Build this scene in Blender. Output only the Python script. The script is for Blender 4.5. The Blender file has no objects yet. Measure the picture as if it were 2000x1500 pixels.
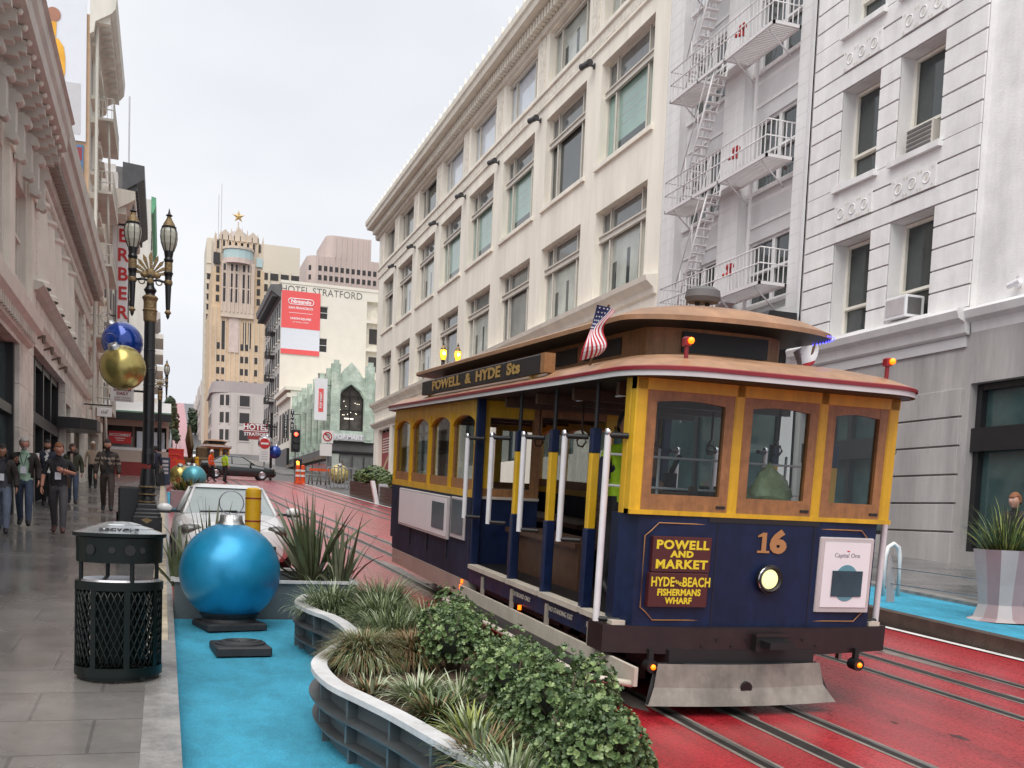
import bpy, math, random
import numpy as np
from mathutils import Vector, Matrix, Euler
random.seed(7)
SC = bpy.context.scene
COL = SC.collection
R = math.radians
# ------------------------------------------------------------------ camera
W_, H_ = 2000., 1500.
F_ = 2020.; HC = 1.85; SL = 105/2020.
P_ = np.array([1000., 1158.]); V1_ = np.array([318., 980.]); ROLL = R(2.3)
_d1 = np.array([*(V1_-P_), F_]); _d1 /= np.linalg.norm(_d1)
_u = np.array([-math.sin(ROLL), math.cos(ROLL)])
_V3 = P_ - F_*F_/((V1_-P_)@_u)*_u
_d3 = np.array([*(_V3-P_), F_]); _d3 /= np.linalg.norm(_d3)
_dx = np.cross(_d3, _d1)
if _dx[0] < 0: _dx = -_dx
RM = np.stack([_dx, _d1, -_d3], 1)
CP = np.array([0, 0, HC])
def ray(x, y): return RM.T @ np.array([x-P_[0], y-P_[1], F_])
def gp(x, y, dz=0.):
    w = ray(x, y); s = (HC-dz)/(SL*w[1]-w[2]); return Vector(CP+s*w)
def ax(x, y, X): w = ray(x, y); return Vector(CP+w*X/w[0])
def ay(x, y, Y): w = ray(x, y); return Vector(CP+w*Y/w[1])
cam = bpy.data.cameras.new('camera'); camo = bpy.data.objects.new('camera', cam); COL.objects.link(camo)
cx_, cy_, cz_ = RM.T @ np.array([1, 0, 0]), RM.T @ np.array([0, -1, 0]), RM.T @ np.array([0, 0, -1])
camo.matrix_world = Matrix(((cx_[0], cy_[0], cz_[0], 0), (cx_[1], cy_[1], cz_[1], 0), (cx_[2], cy_[2], cz_[2], HC), (0, 0, 0, 1)))
cam.sensor_width = 36; cam.lens = F_/W_*36
cam.shift_x = (W_/2-P_[0])/W_; cam.shift_y = (P_[1]-H_/2)/W_
cam.clip_end = 5000; cam.clip_start = .05
SC.camera = camo
# ------------------------------------------------------------------ sky, sun, exposure
wd = bpy.data.worlds.new('World'); SC.world = wd; wd.use_nodes = True
nt = wd.node_tree; N = nt.nodes; L = nt.links
bg = N['Background']
SUN_EL, SUN_AZ = R(60), R(212)      # azimuth clockwise from +Y
sk = N.new('ShaderNodeTexSky'); sk.sky_type = 'NISHITA'; sk.sun_disc = False
sk.sun_elevation = SUN_EL; sk.sun_rotation = SUN_AZ
sk.air_density = 1.; sk.dust_density = 4.
hs = N.new('ShaderNodeHueSaturation'); hs.inputs['Saturation'].default_value = .15
L.new(sk.outputs[0], hs.inputs['Color'])
tc = N.new('ShaderNodeTexCoord'); mp = N.new('ShaderNodeMapping'); mp.inputs['Scale'].default_value = (1, 1, 2.2)
nz = N.new('ShaderNodeTexNoise'); nz.inputs['Scale'].default_value = 1.7; nz.inputs['Detail'].default_value = 4
cr = N.new('ShaderNodeValToRGB'); cr.color_ramp.elements[0].position = .3; cr.color_ramp.elements[1].position = .72
cr.color_ramp.elements[0].color = (6.3, 6.6, 7.35, 1); cr.color_ramp.elements[1].color = (8.5, 8.65, 8.95, 1)
L.new(tc.outputs['Generated'], mp.inputs['Vector']); L.new(mp.outputs[0], nz.inputs['Vector']); L.new(nz.outputs[0], cr.inputs[0])
mx = N.new('ShaderNodeMix'); mx.data_type = 'RGBA'; mx.inputs[0].default_value = .9
L.new(hs.outputs[0], mx.inputs[6]); L.new(cr.outputs[0], mx.inputs[7])
L.new(mx.outputs[2], bg.inputs['Color']); bg.inputs['Strength'].default_value = .055
sun = bpy.data.lights.new('sun', 'SUN'); sun.energy = 1.5; sun.angle = R(65); sun.color = (1, .955, .9)
suno = bpy.data.objects.new('sun', sun); COL.objects.link(suno)
sd = Vector((math.sin(SUN_AZ)*math.cos(SUN_EL), math.cos(SUN_AZ)*math.cos(SUN_EL), math.sin(SUN_EL)))
suno.rotation_euler = sd.to_track_quat('Z', 'Y').to_euler()
suno.location = (-20, -20, 60)
SC.view_settings.view_transform = 'Standard'; SC.view_settings.look = 'None'
SC.view_settings.exposure = 1.12; SC.view_settings.gamma = 1
SC.cycles.max_bounces = 8; SC.cycles.transparent_max_bounces = 16
SC.cycles.caustics_reflective = False; SC.cycles.caustics_refractive = False
# ------------------------------------------------------------------ materials
MT = {}
def pm(name, col, rough=.6, metal=0., var=.12, scale=2., bump=0., bscale=40., spec=.5, emit=None, es=0., coat=0., streak=False, rvar=0., crough=.08, stain=0., stretch=(1, 1, .15), sscale=1.):
    m = bpy.data.materials.new(name); m.use_nodes = True
    n = m.node_tree.nodes; l = m.node_tree.links; b = n['Principled BSDF']
    b.inputs['Roughness'].default_value = rough; b.inputs['Metallic'].default_value = metal
    b.inputs['Specular IOR Level'].default_value = spec
    if coat: b.inputs['Coat Weight'].default_value = coat; b.inputs['Coat Roughness'].default_value = crough
    t = n.new('ShaderNodeTexCoord')
    if var:
        q = n.new('ShaderNodeTexNoise'); q.inputs['Scale'].default_value = scale; q.inputs['Detail'].default_value = 6; q.inputs['Roughness'].default_value = .65
        if streak:
            mpn = n.new('ShaderNodeMapping'); mpn.inputs['Scale'].default_value = (1, 1, .22)
            l.new(t.outputs['Object'], mpn.inputs[0]); l.new(mpn.outputs[0], q.inputs['Vector'])
        else: l.new(t.outputs['Object'], q.inputs['Vector'])
        r = n.new('ShaderNodeValToRGB')
        r.color_ramp.elements[0].position = .3; r.color_ramp.elements[1].position = .7
        r.color_ramp.elements[0].color = (*[c*(1-var) for c in col], 1)
        r.color_ramp.elements[1].color = (*[min(1, c*(1+var*.7)) for c in col], 1)
        l.new(q.outputs[0], r.inputs[0]); out = r.outputs[0]
        if stain:
            ms = n.new('ShaderNodeMapping'); ms.inputs['Scale'].default_value = stretch; qs = n.new('ShaderNodeTexNoise'); qs.inputs['Scale'].default_value = sscale; qs.inputs['Detail'].default_value = 8; qs.inputs['Roughness'].default_value = .7
            l.new(t.outputs['Object'], ms.inputs[0]); l.new(ms.outputs[0], qs.inputs['Vector'])
            mr_ = n.new('ShaderNodeMapRange'); mr_.inputs[1].default_value = .38; mr_.inputs[2].default_value = .62; mr_.inputs[3].default_value = 1-stain; mr_.inputs[4].default_value = 1.04
            l.new(qs.outputs[0], mr_.inputs[0]); mm_ = n.new('ShaderNodeMix'); mm_.data_type = 'RGBA'; mm_.blend_type = 'MULTIPLY'; mm_.inputs[0].default_value = 1
            l.new(out, mm_.inputs[6]); l.new(mr_.outputs[0], mm_.inputs[7]); out = mm_.outputs[2]
        l.new(out, b.inputs['Base Color'])
        if rvar:
            mr = n.new('ShaderNodeMapRange'); mr.inputs[1].default_value = .3; mr.inputs[2].default_value = .7
            mr.inputs[3].default_value = max(.02, rough-rvar); mr.inputs[4].default_value = rough+rvar
            l.new(q.outputs[0], mr.inputs[0]); l.new(mr.outputs[0], b.inputs['Roughness'])
    else: b.inputs['Base Color'].default_value = (*col, 1)
    if bump:
        q2 = n.new('ShaderNodeTexNoise'); q2.inputs['Scale'].default_value = bscale; q2.inputs['Detail'].default_value = 4
        bm = n.new('ShaderNodeBump'); bm.inputs['Strength'].default_value = bump; bm.inputs['Distance'].default_value = .02
        l.new(t.outputs['Object'], q2.inputs['Vector']); l.new(q2.outputs[0], bm.inputs['Height']); l.new(bm.outputs[0], b.inputs['Normal'])
    if emit: b.inputs['Emission Color'].default_value = (*emit, 1); b.inputs['Emission Strength'].default_value = es
    MT[name] = m
    return m
def glass(name, tint, gl=.12):
    m = bpy.data.materials.new(name); m.use_nodes = True; n = m.node_tree.nodes; l = m.node_tree.links
    n.remove(n['Principled BSDF'])
    tr = n.new('ShaderNodeBsdfTransparent'); tr.inputs[0].default_value = (*tint, 1)
    g = n.new('ShaderNodeBsdfGlossy'); g.inputs['Roughness'].default_value = .03
    lw = n.new('ShaderNodeFresnel'); lw.inputs[0].default_value = 1.45
    ms = n.new('ShaderNodeMixShader'); ml = n.new('ShaderNodeMath'); ml.operation = 'MULTIPLY'; ml.inputs[1].default_value = .55; l.new(lw.outputs[0], ml.inputs[0]); l.new(ml.outputs[0], ms.inputs[0]); l.new(tr.outputs[0], ms.inputs[1]); l.new(g.outputs[0], ms.inputs[2])
    l.new(ms.outputs[0], n['Material Output'].inputs[0]); MT[name] = m
glass('glass_clear', (.82, .86, .86)); glass('glass_dark', (.35, .38, .38)); glass('glass_lantern', (.95, .93, .85))
def brick(m, c1, c2, mortar, scale, w=.5, h=.25, ms=.02, rough=None, axes=(0, 2), bump=.0):
    """lay a brick / slab pattern into an existing material, mapped on two object axes"""
    m = MT[m]; n = m.node_tree.nodes; l = m.node_tree.links; b = n['Principled BSDF']
    t = n.new('ShaderNodeTexCoord'); sx = n.new('ShaderNodeSeparateXYZ'); cx = n.new('ShaderNodeCombineXYZ')
    l.new(t.outputs['Object'], sx.inputs[0]); l.new(sx.outputs[axes[0]], cx.inputs[0]); l.new(sx.outputs[axes[1]], cx.inputs[1])
    q = n.new('ShaderNodeTexBrick'); q.inputs['Scale'].default_value = scale; q.inputs['Brick Width'].default_value = w; q.inputs['Row Height'].default_value = h
    q.inputs['Mortar Size'].default_value = ms; q.inputs['Mortar Smooth'].default_value = .2
    q.inputs['Color1'].default_value = (*c1, 1); q.inputs['Color2'].default_value = (*c2, 1); q.inputs['Mortar'].default_value = (*mortar, 1)
    l.new(cx.outputs[0], q.inputs['Vector'])
    nz = n.new('ShaderNodeTexNoise'); nz.inputs['Scale'].default_value = .9; nz.inputs['Detail'].default_value = 8; nz.inputs['Roughness'].default_value = .7
    l.new(t.outputs['Object'], nz.inputs['Vector'])
    mr = n.new('ShaderNodeMapRange'); mr.inputs[1].default_value = .3; mr.inputs[2].default_value = .7; mr.inputs[3].default_value = .6; mr.inputs[4].default_value = 1.35
    l.new(nz.outputs[0], mr.inputs[0])
    mm = n.new('ShaderNodeMix'); mm.data_type = 'RGBA'; mm.blend_type = 'MULTIPLY'; mm.inputs[0].default_value = 1
    l.new(q.outputs[0], mm.inputs[6]); l.new(mr.outputs[0], mm.inputs[7]); l.new(mm.outputs[2], b.inputs['Base Color'])
    if bump:
        bp = n.new('ShaderNodeBump'); bp.inputs['Strength'].default_value = bump; bp.inputs['Distance'].default_value = .01; bp.invert = True
        l.new(q.outputs[1], bp.inputs['Height']); l.new(bp.outputs[0], b.inputs['Normal'])
# ------------------------------------------------------------------ mesh builder
class MB:
    def __init__(s): s.v = []; s.f = []; s.m = []; s.sm = []
    def add(s, vs, fs, mat, smooth=False, M=None):
        o = len(s.v)
        s.v += [tuple(M @ Vector(v)) if M is not None else tuple(v) for v in vs]
        for f in fs: s.f.append([i+o for i in f]); s.m.append(mat); s.sm.append(smooth)
        return s
    def quad(s, a, b, c, d, mat): return s.add([a, b, c, d], [(0, 1, 2, 3)], mat)
    def box(s, x0, x1, y0, y1, z0, z1, mat, M=None):
        return s.add([(x0, y0, z0), (x1, y0, z0), (x1, y1, z0), (x0, y1, z0), (x0, y0, z1), (x1, y0, z1), (x1, y1, z1), (x0, y1, z1)],
              [(0, 3, 2, 1), (4, 5, 6, 7), (0, 1, 5, 4), (1, 2, 6, 5), (2, 3, 7, 6), (3, 0, 4, 7)], mat, False, M)
    def bbox(s, x0, x1, y0, y1, z0, z1, mat, b=.01, M=None):
        """box with bevelled vertical and top edges"""
        vs = []
        for z, i in ((z0, 0), (z1-b, 0), (z1, b)):
            X0, X1, Y0, Y1 = x0+i, x1-i, y0+i, y1-i; c = b
            vs += [(X0+c, Y0, z), (X1-c, Y0, z), (X1, Y0+c, z), (X1, Y1-c, z), (X1-c, Y1, z), (X0+c, Y1, z), (X0, Y1-c, z), (X0, Y0+c, z)]
        fs = [tuple(reversed(range(8))), tuple(range(16, 24))]
        for k in (0, 8):
            for i in range(8): fs.append((k+i, k+(i+1) % 8, k+8+(i+1) % 8, k+8+i))
        return s.add(vs, fs, mat, False, M)
    def cyl(s, p0, p1, r0, r1=None, n=12, mat='', cap=True, smooth=True, M=None):
        p0, p1 = Vector(p0), Vector(p1); r1 = r0 if r1 is None else r1
        q = (p1-p0).to_track_quat('Z', 'Y').to_matrix(); vs = []
        for p, r in ((p0, r0), (p1, r1)):
            for i in range(n):
                a = 2*math.pi*i/n; vs.append(p+q@Vector((math.cos(a)*r, math.sin(a)*r, 0)))
        s.add(vs, [(i, (i+1) % n, n+(i+1) % n, n+i) for i in range(n)], mat, smooth, M)
        if cap: s.add(vs, [tuple(reversed(range(n))), tuple(range(n, 2*n))], mat, False, M)
        return s
    def tube(s, pts, r, n=6, mat='', M=None, closed=False):
        pts = [Vector(p) for p in pts]; k = len(pts); vs = []
        rr = r if isinstance(r, (list, tuple)) else [r]*k
        for i, p in enumerate(pts):
            if closed: d = pts[(i+1) % k]-pts[i-1]
            else: d = pts[min(i+1, k-1)]-pts[max(i-1, 0)]
            q = d.to_track_quat('Z', 'Y').to_matrix()
            for j in range(n):
                a = 2*math.pi*j/n; vs.append(p+q@Vector((math.cos(a)*rr[i], math.sin(a)*rr[i], 0)))
        fs = []
        for i in range(k if closed else k-1):
            b = (i+1) % k
            for j in range(n): fs.append((i*n+j, i*n+(j+1) % n, b*n+(j+1) % n, b*n+j))
        if not closed: fs += [tuple(reversed(range(n))), tuple(range((k-1)*n, k*n))]
        return s.add(vs, fs, mat, True, M)
    def lathe(s, prof, n=20, mat='', M=None, smooth=True, mats=None):
        vs = []
        for r, z in prof:
            for i in range(n):
                a = 2*math.pi*i/n; vs.append((math.cos(a)*r, math.sin(a)*r, z))
        for j in range(len(prof)-1):
            s.add([vs[j*n+i] for i in range(n)]+[vs[(j+1)*n+i] for i in range(n)], [(i, (i+1) % n, n+(i+1) % n, n+i) for i in range(n)], mats[j] if mats else mat, smooth, M)
        return s
    def sphere(s, c, r, n=16, mat='', M=None, sq=(1, 1, 1), m=None):
        m = m or n//2; vs = []
        for j in range(m+1):
            t = math.pi*j/m
            for i in range(n):
                a = 2*math.pi*i/n
                vs.append((c[0]+math.sin(t)*math.cos(a)*r*sq[0], c[1]+math.sin(t)*math.sin(a)*r*sq[1], c[2]+math.cos(t)*r*sq[2]))
        fs = [(j*n+i, (j+1)*n+i, (j+1)*n+(i+1) % n, j*n+(i+1) % n) for j in range(m) for i in range(n)]
        return s.add(vs, fs, mat, True, M)
    def prism(s, poly, a0, a1, mat, plane='xz', M=None, smooth=False):
        """poly extruded between a0 and a1 along the axis missing from plane"""
        def P(p, a): return {'xz': (p[0], a, p[1]), 'xy': (p[0], p[1], a), 'yz': (a, p[0], p[1])}[plane]
        n = len(poly); vs = [P(p, a0) for p in poly]+[P(p, a1) for p in poly]
        s.add(vs, [(i, (i+1) % n, n+(i+1) % n, n+i) for i in range(n)], mat, smooth, M)
        return s.add(vs, [tuple(reversed(range(n))), tuple(range(n, 2*n))], mat, False, M)
    def strip(s, A, B, mat, smooth=False):
        n = len(A); return s.add(list(A)+list(B), [(i, i+1, n+i+1, n+i) for i in range(n-1)], mat, smooth)
    def text(s, body, size, mat, M, ext=.003, off=0., al='CENTER', sx=1., sp=1.):
        cu = bpy.data.curves.new('t', 'FONT'); cu.body = body; cu.size = size; cu.extrude = ext; cu.offset = off
        cu.align_x = al; cu.align_y = 'CENTER'; cu.resolution_u = 3; cu.space_character = sp
        ob = bpy.data.objects.new('t', cu); me = ob.to_mesh()
        s.add([(v.co.x*sx, v.co.y, v.co.z) for v in me.vertices], [tuple(p.vertices) for p in me.polygons], mat, False, M)
        ob.to_mesh_clear(); bpy.data.objects.remove(ob); bpy.data.curves.remove(cu)
        return s
    def mesh(s, name):
        me = bpy.data.meshes.new(name); me.from_pydata(s.v, [], s.f)
        names = []; idx = {}
        for m in s.m:
            if m not in idx: idx[m] = len(names); names.append(m); me.materials.append(MT[m])
        me.polygons.foreach_set('material_index', [idx[m] for m in s.m]); me.polygons.foreach_set('use_smooth', s.sm)
        me.update(); return me
    def obj(s, name, parent=None, loc=None, label=None):
        o = bpy.data.objects.new(name, s.mesh(name)); COL.objects.link(o)
        if parent: o.parent = parent
        if loc is not None: o.location = loc
        if label: o['label'] = label
        return o
def tag(o, label=None, cat=None, group=None, kind=None):
    if label: o['label'] = label
    if cat: o['category'] = cat
    if group: o['group'] = group
    if kind: o['kind'] = kind
    return o
def thing(name, label, cat, loc=(0, 0, 0), rz=0., group=None):
    o = bpy.data.objects.new(name, None); COL.objects.link(o); o.empty_display_size = .2
    o.location = loc; o.rotation_euler = (0, 0, rz)
    return tag(o, label, cat, group)
def inst(proto, parent, loc, rz=0.):
    """proto: (name, mesh, [children protos])"""
    o = bpy.data.objects.new(proto[0], proto[1]); COL.objects.link(o); o.parent = parent; o.location = loc
    if rz: o.rotation_euler = (0, 0, rz)
    for c in proto[2]: inst(c, o, (0, 0, 0))
    return o
def copy_tree(o, parent=None):
    c = o.copy(); COL.objects.link(c)
    if parent: c.parent = parent
    for ch in list(o.children): copy_tree(ch, c)
    return c
def T(x, y, z): return Matrix.Translation((x, y, z))
def RZ(a): return Matrix.Rotation(a, 4, 'Z')
def RX(a): return Matrix.Rotation(a, 4, 'X')
def RY(a): return Matrix.Rotation(a, 4, 'Y')
FACE = RX(R(90))                       # text plane onto a facade: reads along x, faces -y
def road(Y):
    ys = [-60, 0, 64, 96, 350, 470, 900, 1100]; zs = [-60*SL, 0, 64*SL, 4.3, 17.8, 24.5, 83, 100]
    return float(np.interp(Y, ys, zs))
# ------------------------------------------------------------------ palette
pm('asphalt', (.07, .07, .072), .38, var=.3, scale=1.2, bump=.25, bscale=90)
pm('red_road', (.45, .024, .034), .3, var=.3, scale=38, bump=.04, bscale=120, rvar=.12, spec=.7, coat=.4, crough=.28, stain=.42, stretch=(1.6, .05, 1), sscale=1.6)
pm('wet_slab', (.1, .095, .09), .22, var=.35, scale=.6, rvar=.16, bump=.06, bscale=8, spec=.6, coat=.25, crough=.2)
brick('wet_slab', (.18, .17, .16), (.155, .147, .14), (.12, .114, .11), 1., .75, .75, .012, axes=(0, 1), bump=.35)
pm('curb_stone', (.24, .23, .22), .35, var=.5, scale=4, bump=.3, bscale=30)
pm('right_slab', (.2, .165, .165), .3, var=.2, scale=.7, rvar=.1)
brick('right_slab', (.18, .175, .175), (.14, .138, .14), (.09, .09, .09), 1., 1.5, 1.5, .01, axes=(0, 1))
pm('curb_ochre', (.5, .42, .3), .5, var=.45, scale=2.5, bump=.3, bscale=30)
pm('blue_turf', (.055, .42, .62), .8, var=.22, scale=60, bump=1., bscale=140, stain=.26, stretch=(1.5, .8, 1), sscale=2.1)
pm('rail_steel', (.3, .29, .28), .3, metal=.8, var=.3, scale=6)
pm('slot_dark', (.02, .018, .017), .5, var=.4, scale=5)
pm('track_concrete', (.22, .19, .17), .45, var=.45, scale=2.2, bump=.2)
pm('white_line', (.72, .7, .68), .5, var=.25, scale=3)
pm('timber_dark', (.065, .045, .035), .6, var=.35, scale=6, bump=.4)
pm('paint_worn', (.34, .12, .11), .45, var=.4, scale=2.5)

def along(x0, x1, mat, dz, name, ys=None, x0b=None, x1b=None):
    ys = ys or [-12, 0, 20, 40, 64, 80, 96, 220, 350, 470, 700, 900, 1100]
    mb = MB(); mb.strip([(x0, y, road(y)+dz) for y in ys], [(x1, y, road(y)+dz) for y in ys], mat)
    return tag(mb.obj(name), kind='structure')
def slab(x0, x1, ys, dz, mat, name, th=.3, mb=None):
    own = mb is None; mb = mb or MB()
    mb.strip([(x0, y, road(y)+dz) for y in ys], [(x1, y, road(y)+dz) for y in ys], mat)
    for x in (x0, x1): mb.strip([(x, y, road(y)+dz) for y in ys], [(x, y, road(y)+dz-th) for y in ys], mat)
    for y in (ys[0], ys[-1]): mb.quad((x0, y, road(y)+dz), (x1, y, road(y)+dz), (x1, y, road(y)+dz-th), (x0, y, road(y)+dz-th), mat)
    return tag(mb.obj(name), kind='structure') if own else mb
along(-500, 600, 'asphalt', 0, 'ground')
def bend(y): return float(np.interp(y, [200, 480, 900], [0, 3.4, 7.5]))
def lx(y): return float(np.interp(y, [0, 9, 38, 62], [9.1, 9.02, 7.85, 7.8]))
def trk(y, c): return c+float(np.interp(y, [0, 8, 20, 32, 54], [0, 0, -.18, -.38, -.48]))
ty = [-12, 0, 9, 20, 32, 40, 54, 64, 80, 96, 220, 350, 470, 700, 900]
mb = MB(); mb.strip([(.12+bend(y), y, road(y)+.004) for y in ty], [(lx(y)+bend(y), y, road(y)+.004) for y in ty], 'red_road'); tag(mb.obj('bus_lane'), kind='structure')
# two cable tracks: rails, slot, worn concrete strips
mb = MB()
for c in (4.3, 7.3):
    for dx, w, m, h in ((-.55, .16, 'track_concrete', .007), (.55, .16, 'track_concrete', .007), (0, .17, 'track_concrete', .007),
                        (-.57, .045, 'slot_dark', .011), (.53, .045, 'slot_dark', .011), (-.53, .04, 'rail_steel', .014), (.57, .04, 'rail_steel', .014), (0, .1, 'slot_dark', .011)):
        mb.strip([(trk(y, c)+dx-w/2, y, road(y)+h) for y in ty], [(trk(y, c)+dx+w/2, y, road(y)+h) for y in ty], m)
tag(mb.obj('cable_track'), kind='structure')
mb = MB(); rnd = random.Random(3)
for k in range(26):                                   # paint worn off beside the rails
    y = rnd.uniform(5, 40); c = trk(y, rnd.choice((4.3, 7.3))); x = c+rnd.choice((-.55, .55, 0))+rnd.uniform(-.18, .18); w = rnd.uniform(.05, .16); h = rnd.uniform(.5, 1.8)
    pts = [(x+math.cos(a)*w*rnd.uniform(.6, 1.2), y+math.sin(a)*h*rnd.uniform(.6, 1.2)) for a in [i*math.pi/6 for i in range(12)]]
    mb.add([(px, py, road(py)+.0055) for px, py in pts], [tuple(range(12))], 'track_concrete')
tag(mb.obj('worn_road_patches'), kind='structure')
mb = MB(); rnd = random.Random(9)
pm('crack_dark', (.06, .03, .03), .7, var=.3)
for k in range(34):                                   # hairline cracks and oil drips in the painted lane
    x, y, a = rnd.uniform(2.6, 8.6), rnd.uniform(4.5, 30), rnd.uniform(0, 6.28)
    pts = [Vector((x, y))]
    for q in range(rnd.randint(4, 12)): a += rnd.uniform(-.7, .7); pts.append(pts[-1]+Vector((math.cos(a), math.sin(a)))*rnd.uniform(.06, .2))
    w = rnd.uniform(.004, .009); mb.strip([(p.x-w, p.y-w, road(p.y)+.0045) for p in pts], [(p.x+w, p.y+w, road(p.y)+.0045) for p in pts], 'crack_dark')
for k in range(40):
    x, y, r = rnd.choice((4.3, 7.3, 5.8))+rnd.gauss(0, .35), rnd.uniform(4.5, 26), rnd.uniform(.02, .09)
    mb.add([(x+r*rnd.uniform(.6, 1.2)*math.cos(i*.63), y+r*2*rnd.uniform(.6, 1.2)*math.sin(i*.63), road(y+r*2*math.sin(i*.63))+.0052) for i in range(10)], [tuple(range(10))], 'crack_dark')
tag(mb.obj('road_cracks'), kind='structure')
mb = MB(); mb.strip([(lx(y)-.01, y, road(y)+.016) for y in ty[:8]], [(lx(y)+.1, y, road(y)+.016) for y in ty[:8]], 'white_line'); tag(mb.obj('lane_line'), kind='structure')
sy = [-8, 0, 10, 20, 30, 40, 50, 64, 80, 88]
slab(-3.2, -.1, sy, .15, 'wet_slab', 'sidewalk')
slab(-.0999, .12, [-8, 0, 6, 9.5], .148, 'curb_stone', 'kerb')
slab(-.0999, .06, [9.5, 20, 30, 40, 50, 64, 80, 88], .148, 'curb_ochre', 'kerb'); slab(.0601, .12, [9.5, 20, 30, 40, 50, 64, 80, 88], .14, 'curb_stone', 'kerb')
slab(12.0, 17.4, sy, .15, 'right_slab', 'sidewalk')
slab(11.7, 12.0, sy, .152, 'curb_stone', 'kerb')
slab(-3.2, 0, [108, 150, 220, 350], .15, 'right_slab', 'sidewalk'); slab(12, 17.4, [112, 150, 220, 350], .15, 'right_slab', 'sidewalk')
# left parklet surface, right parklet surface
mb = MB(); slab(.118, 2.1, [3, 6, 9, 11.42], .03, 'blue_turf', '', .1, mb); tag(mb.obj('blue_turf'), kind='structure')
mb = MB(); slab(9.5, 11.7, [5, 9, 13, 17, 20], .1, 'blue_turf', '', .12, mb); tag(mb.obj('blue_turf'), kind='structure')
mb = MB(); slab(.15, 1.9, [31, 36, 42], .05, 'blue_turf', '', .1, mb); tag(mb.obj('blue_turf'), kind='structure')
mb = MB(); slab(9.12, 9.3, [3, 9, 20], .2, 'timber_dark', '', .2, mb); slab(9.3, 9.5, [3, 9, 20], .12, 'curb_stone', '', .12, mb)
tag(mb.obj('parklet_kerb'), kind='structure')
# ------------------------------------------------------------------ building materials
pm('cream', (.88, .83, .73), .75, var=.08, scale=.5, bump=.08, bscale=25, streak=True, stain=.1, sscale=.9)
pm('cream_dark', (.74, .69, .6), .75, var=.12, scale=1.5, bump=.1)
pm('cream_orn', (.76, .71, .62), .75, var=.25, scale=5, bump=1., bscale=9)
pm('frame_cream', (.6, .57, .51), .6, var=.1)
pm('white_paint', (.83, .825, .815), .65, var=.08, scale=.6, bump=.1, bscale=18, streak=True, stain=.12, sscale=1.2)
pm('white_brick', (.83, .825, .815), .7, var=.1, scale=1.6, bump=.35, bscale=22, stain=.12, sscale=1.1)
pm('lilac_white', (.77, .765, .76), .65, var=.08, scale=.8, streak=True, stain=.1)
pm('lilac_grey', (.65, .645, .65), .65, var=.1, scale=.8)
pm('groove', (.5, .47, .47), .8, var=.15)
pm('grey_stone', (.46, .44, .43), .6, var=.17, scale=1.4, bump=.1, streak=True, stain=.22, sscale=1.5)
pm('black_frame', (.018, .018, .02), .35, var=.2)
pm('pane_dark', (.045, .055, .055), .04, var=.35, scale=.7, spec=.8)
pm('pane_grey', (.16, .17, .165), .05, var=.35, scale=.6, spec=.8)
pm('pane_mint', (.28, .42, .37), .1, var=.15, scale=.5, spec=.7)
pm('pane_pale', (.44, .47, .43), .1, var=.25, scale=.8, spec=.7)
pm('pane_sky', (.62, .68, .75), .03, var=.1, spec=1.)
pm('pane_shop', (.05, .09, .09), .04, var=.5, scale=.6, spec=.8)
pm('shop_pane', (.1, .09, .08), .12, var=.5, scale=1.5)
pm('blind', (.5, .49, .46), .8, var=.1)
pm('travertine', (.66, .59, .51), .55, var=.12, scale=1.5)
brick('travertine', (.8, .76, .68), (.75, .71, .63), (.5, .46, .41), 1., 1.4, .95, .01, axes=(0, 2))
pm('taupe', (.64, .62, .56), .7, var=.18, scale=1.2, bump=.2, bscale=14, streak=True)
pm('taupe_dark', (.36, .33, .29), .75, var=.2, scale=2, bump=.3)
pm('beige', (.75, .72, .64), .7, var=.12, scale=1, bump=.12, streak=True, stain=.18, sscale=1.6)
pm('beige_light', (.8, .77, .68), .7, var=.1, scale=2, bump=.15)
pm('iron_brown', (.16, .12, .09), .6, var=.2)
pm('tan_brick', (.5, .34, .22), .8, var=.12, scale=3, bump=.2)
pm('ad_white', (.66, .69, .75), .5, var=.03)
pm('ad_grey', (.5, .5, .53), .5, var=.05)
pm('ad_amber', (.75, .38, .03), .4, var=.25, scale=1.2)
pm('ad_rust', (.35, .16, .1), .5)
pm('ad_ink', (.2, .2, .23), .5)
pm('ad_blue', (.07, .17, .32), .5); pm('ad_navy', (.025, .045, .08), .5); pm('ad_maroon', (.22, .03, .05), .5)
pm('white_sign', (.78, .78, .8), .5, var=.04); pm('red_sign', (.55, .025, .03), .5, var=.06); pm('coral_sign', (.75, .1, .1), .5, var=.04)
pm('brick_red', (.27, .035, .035), .6)
pm('ink', (.02, .02, .022), .5, var=0)
pm('dark_metal', (.05, .05, .055), .5, var=.3); pm('charcoal_stone', (.12, .115, .115), .6, var=.25, scale=1.)
pm('verdigris', (.12, .36, .2), .6, var=.3, scale=1.5)
pm('green_terra', (.36, .46, .37), .55, var=.25, scale=.8, bump=.2, bscale=4)
brick('green_terra', (.56, .64, .55), (.43, .54, .45), (.34, .43, .36), 1., 1.3, .9, .015, axes=(0, 2))
pm('hotel_cream', (.72, .68, .6), .8, var=.06, scale=.5)
pm('hotel_grey', (.48, .46, .43), .75, var=.15, scale=.6)
pm('saks', (.55, .5, .47), .75, var=.07, scale=.2); pm('saks_dark', (.42, .37, .36), .8)
pm('drake_tan', (.64, .48, .32), .8, var=.2, scale=.16); pm('drake_light', (.62, .52, .42), .8, var=.12, scale=.15); pm('drake_pink', (.62, .5, .45), .8, var=.15, scale=.4)
pm('block_cream', (.66, .6, .5), .8, var=.04, scale=.1); pm('pink_tower', (.56, .46, .42), .8, var=.08, scale=.1)
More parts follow.
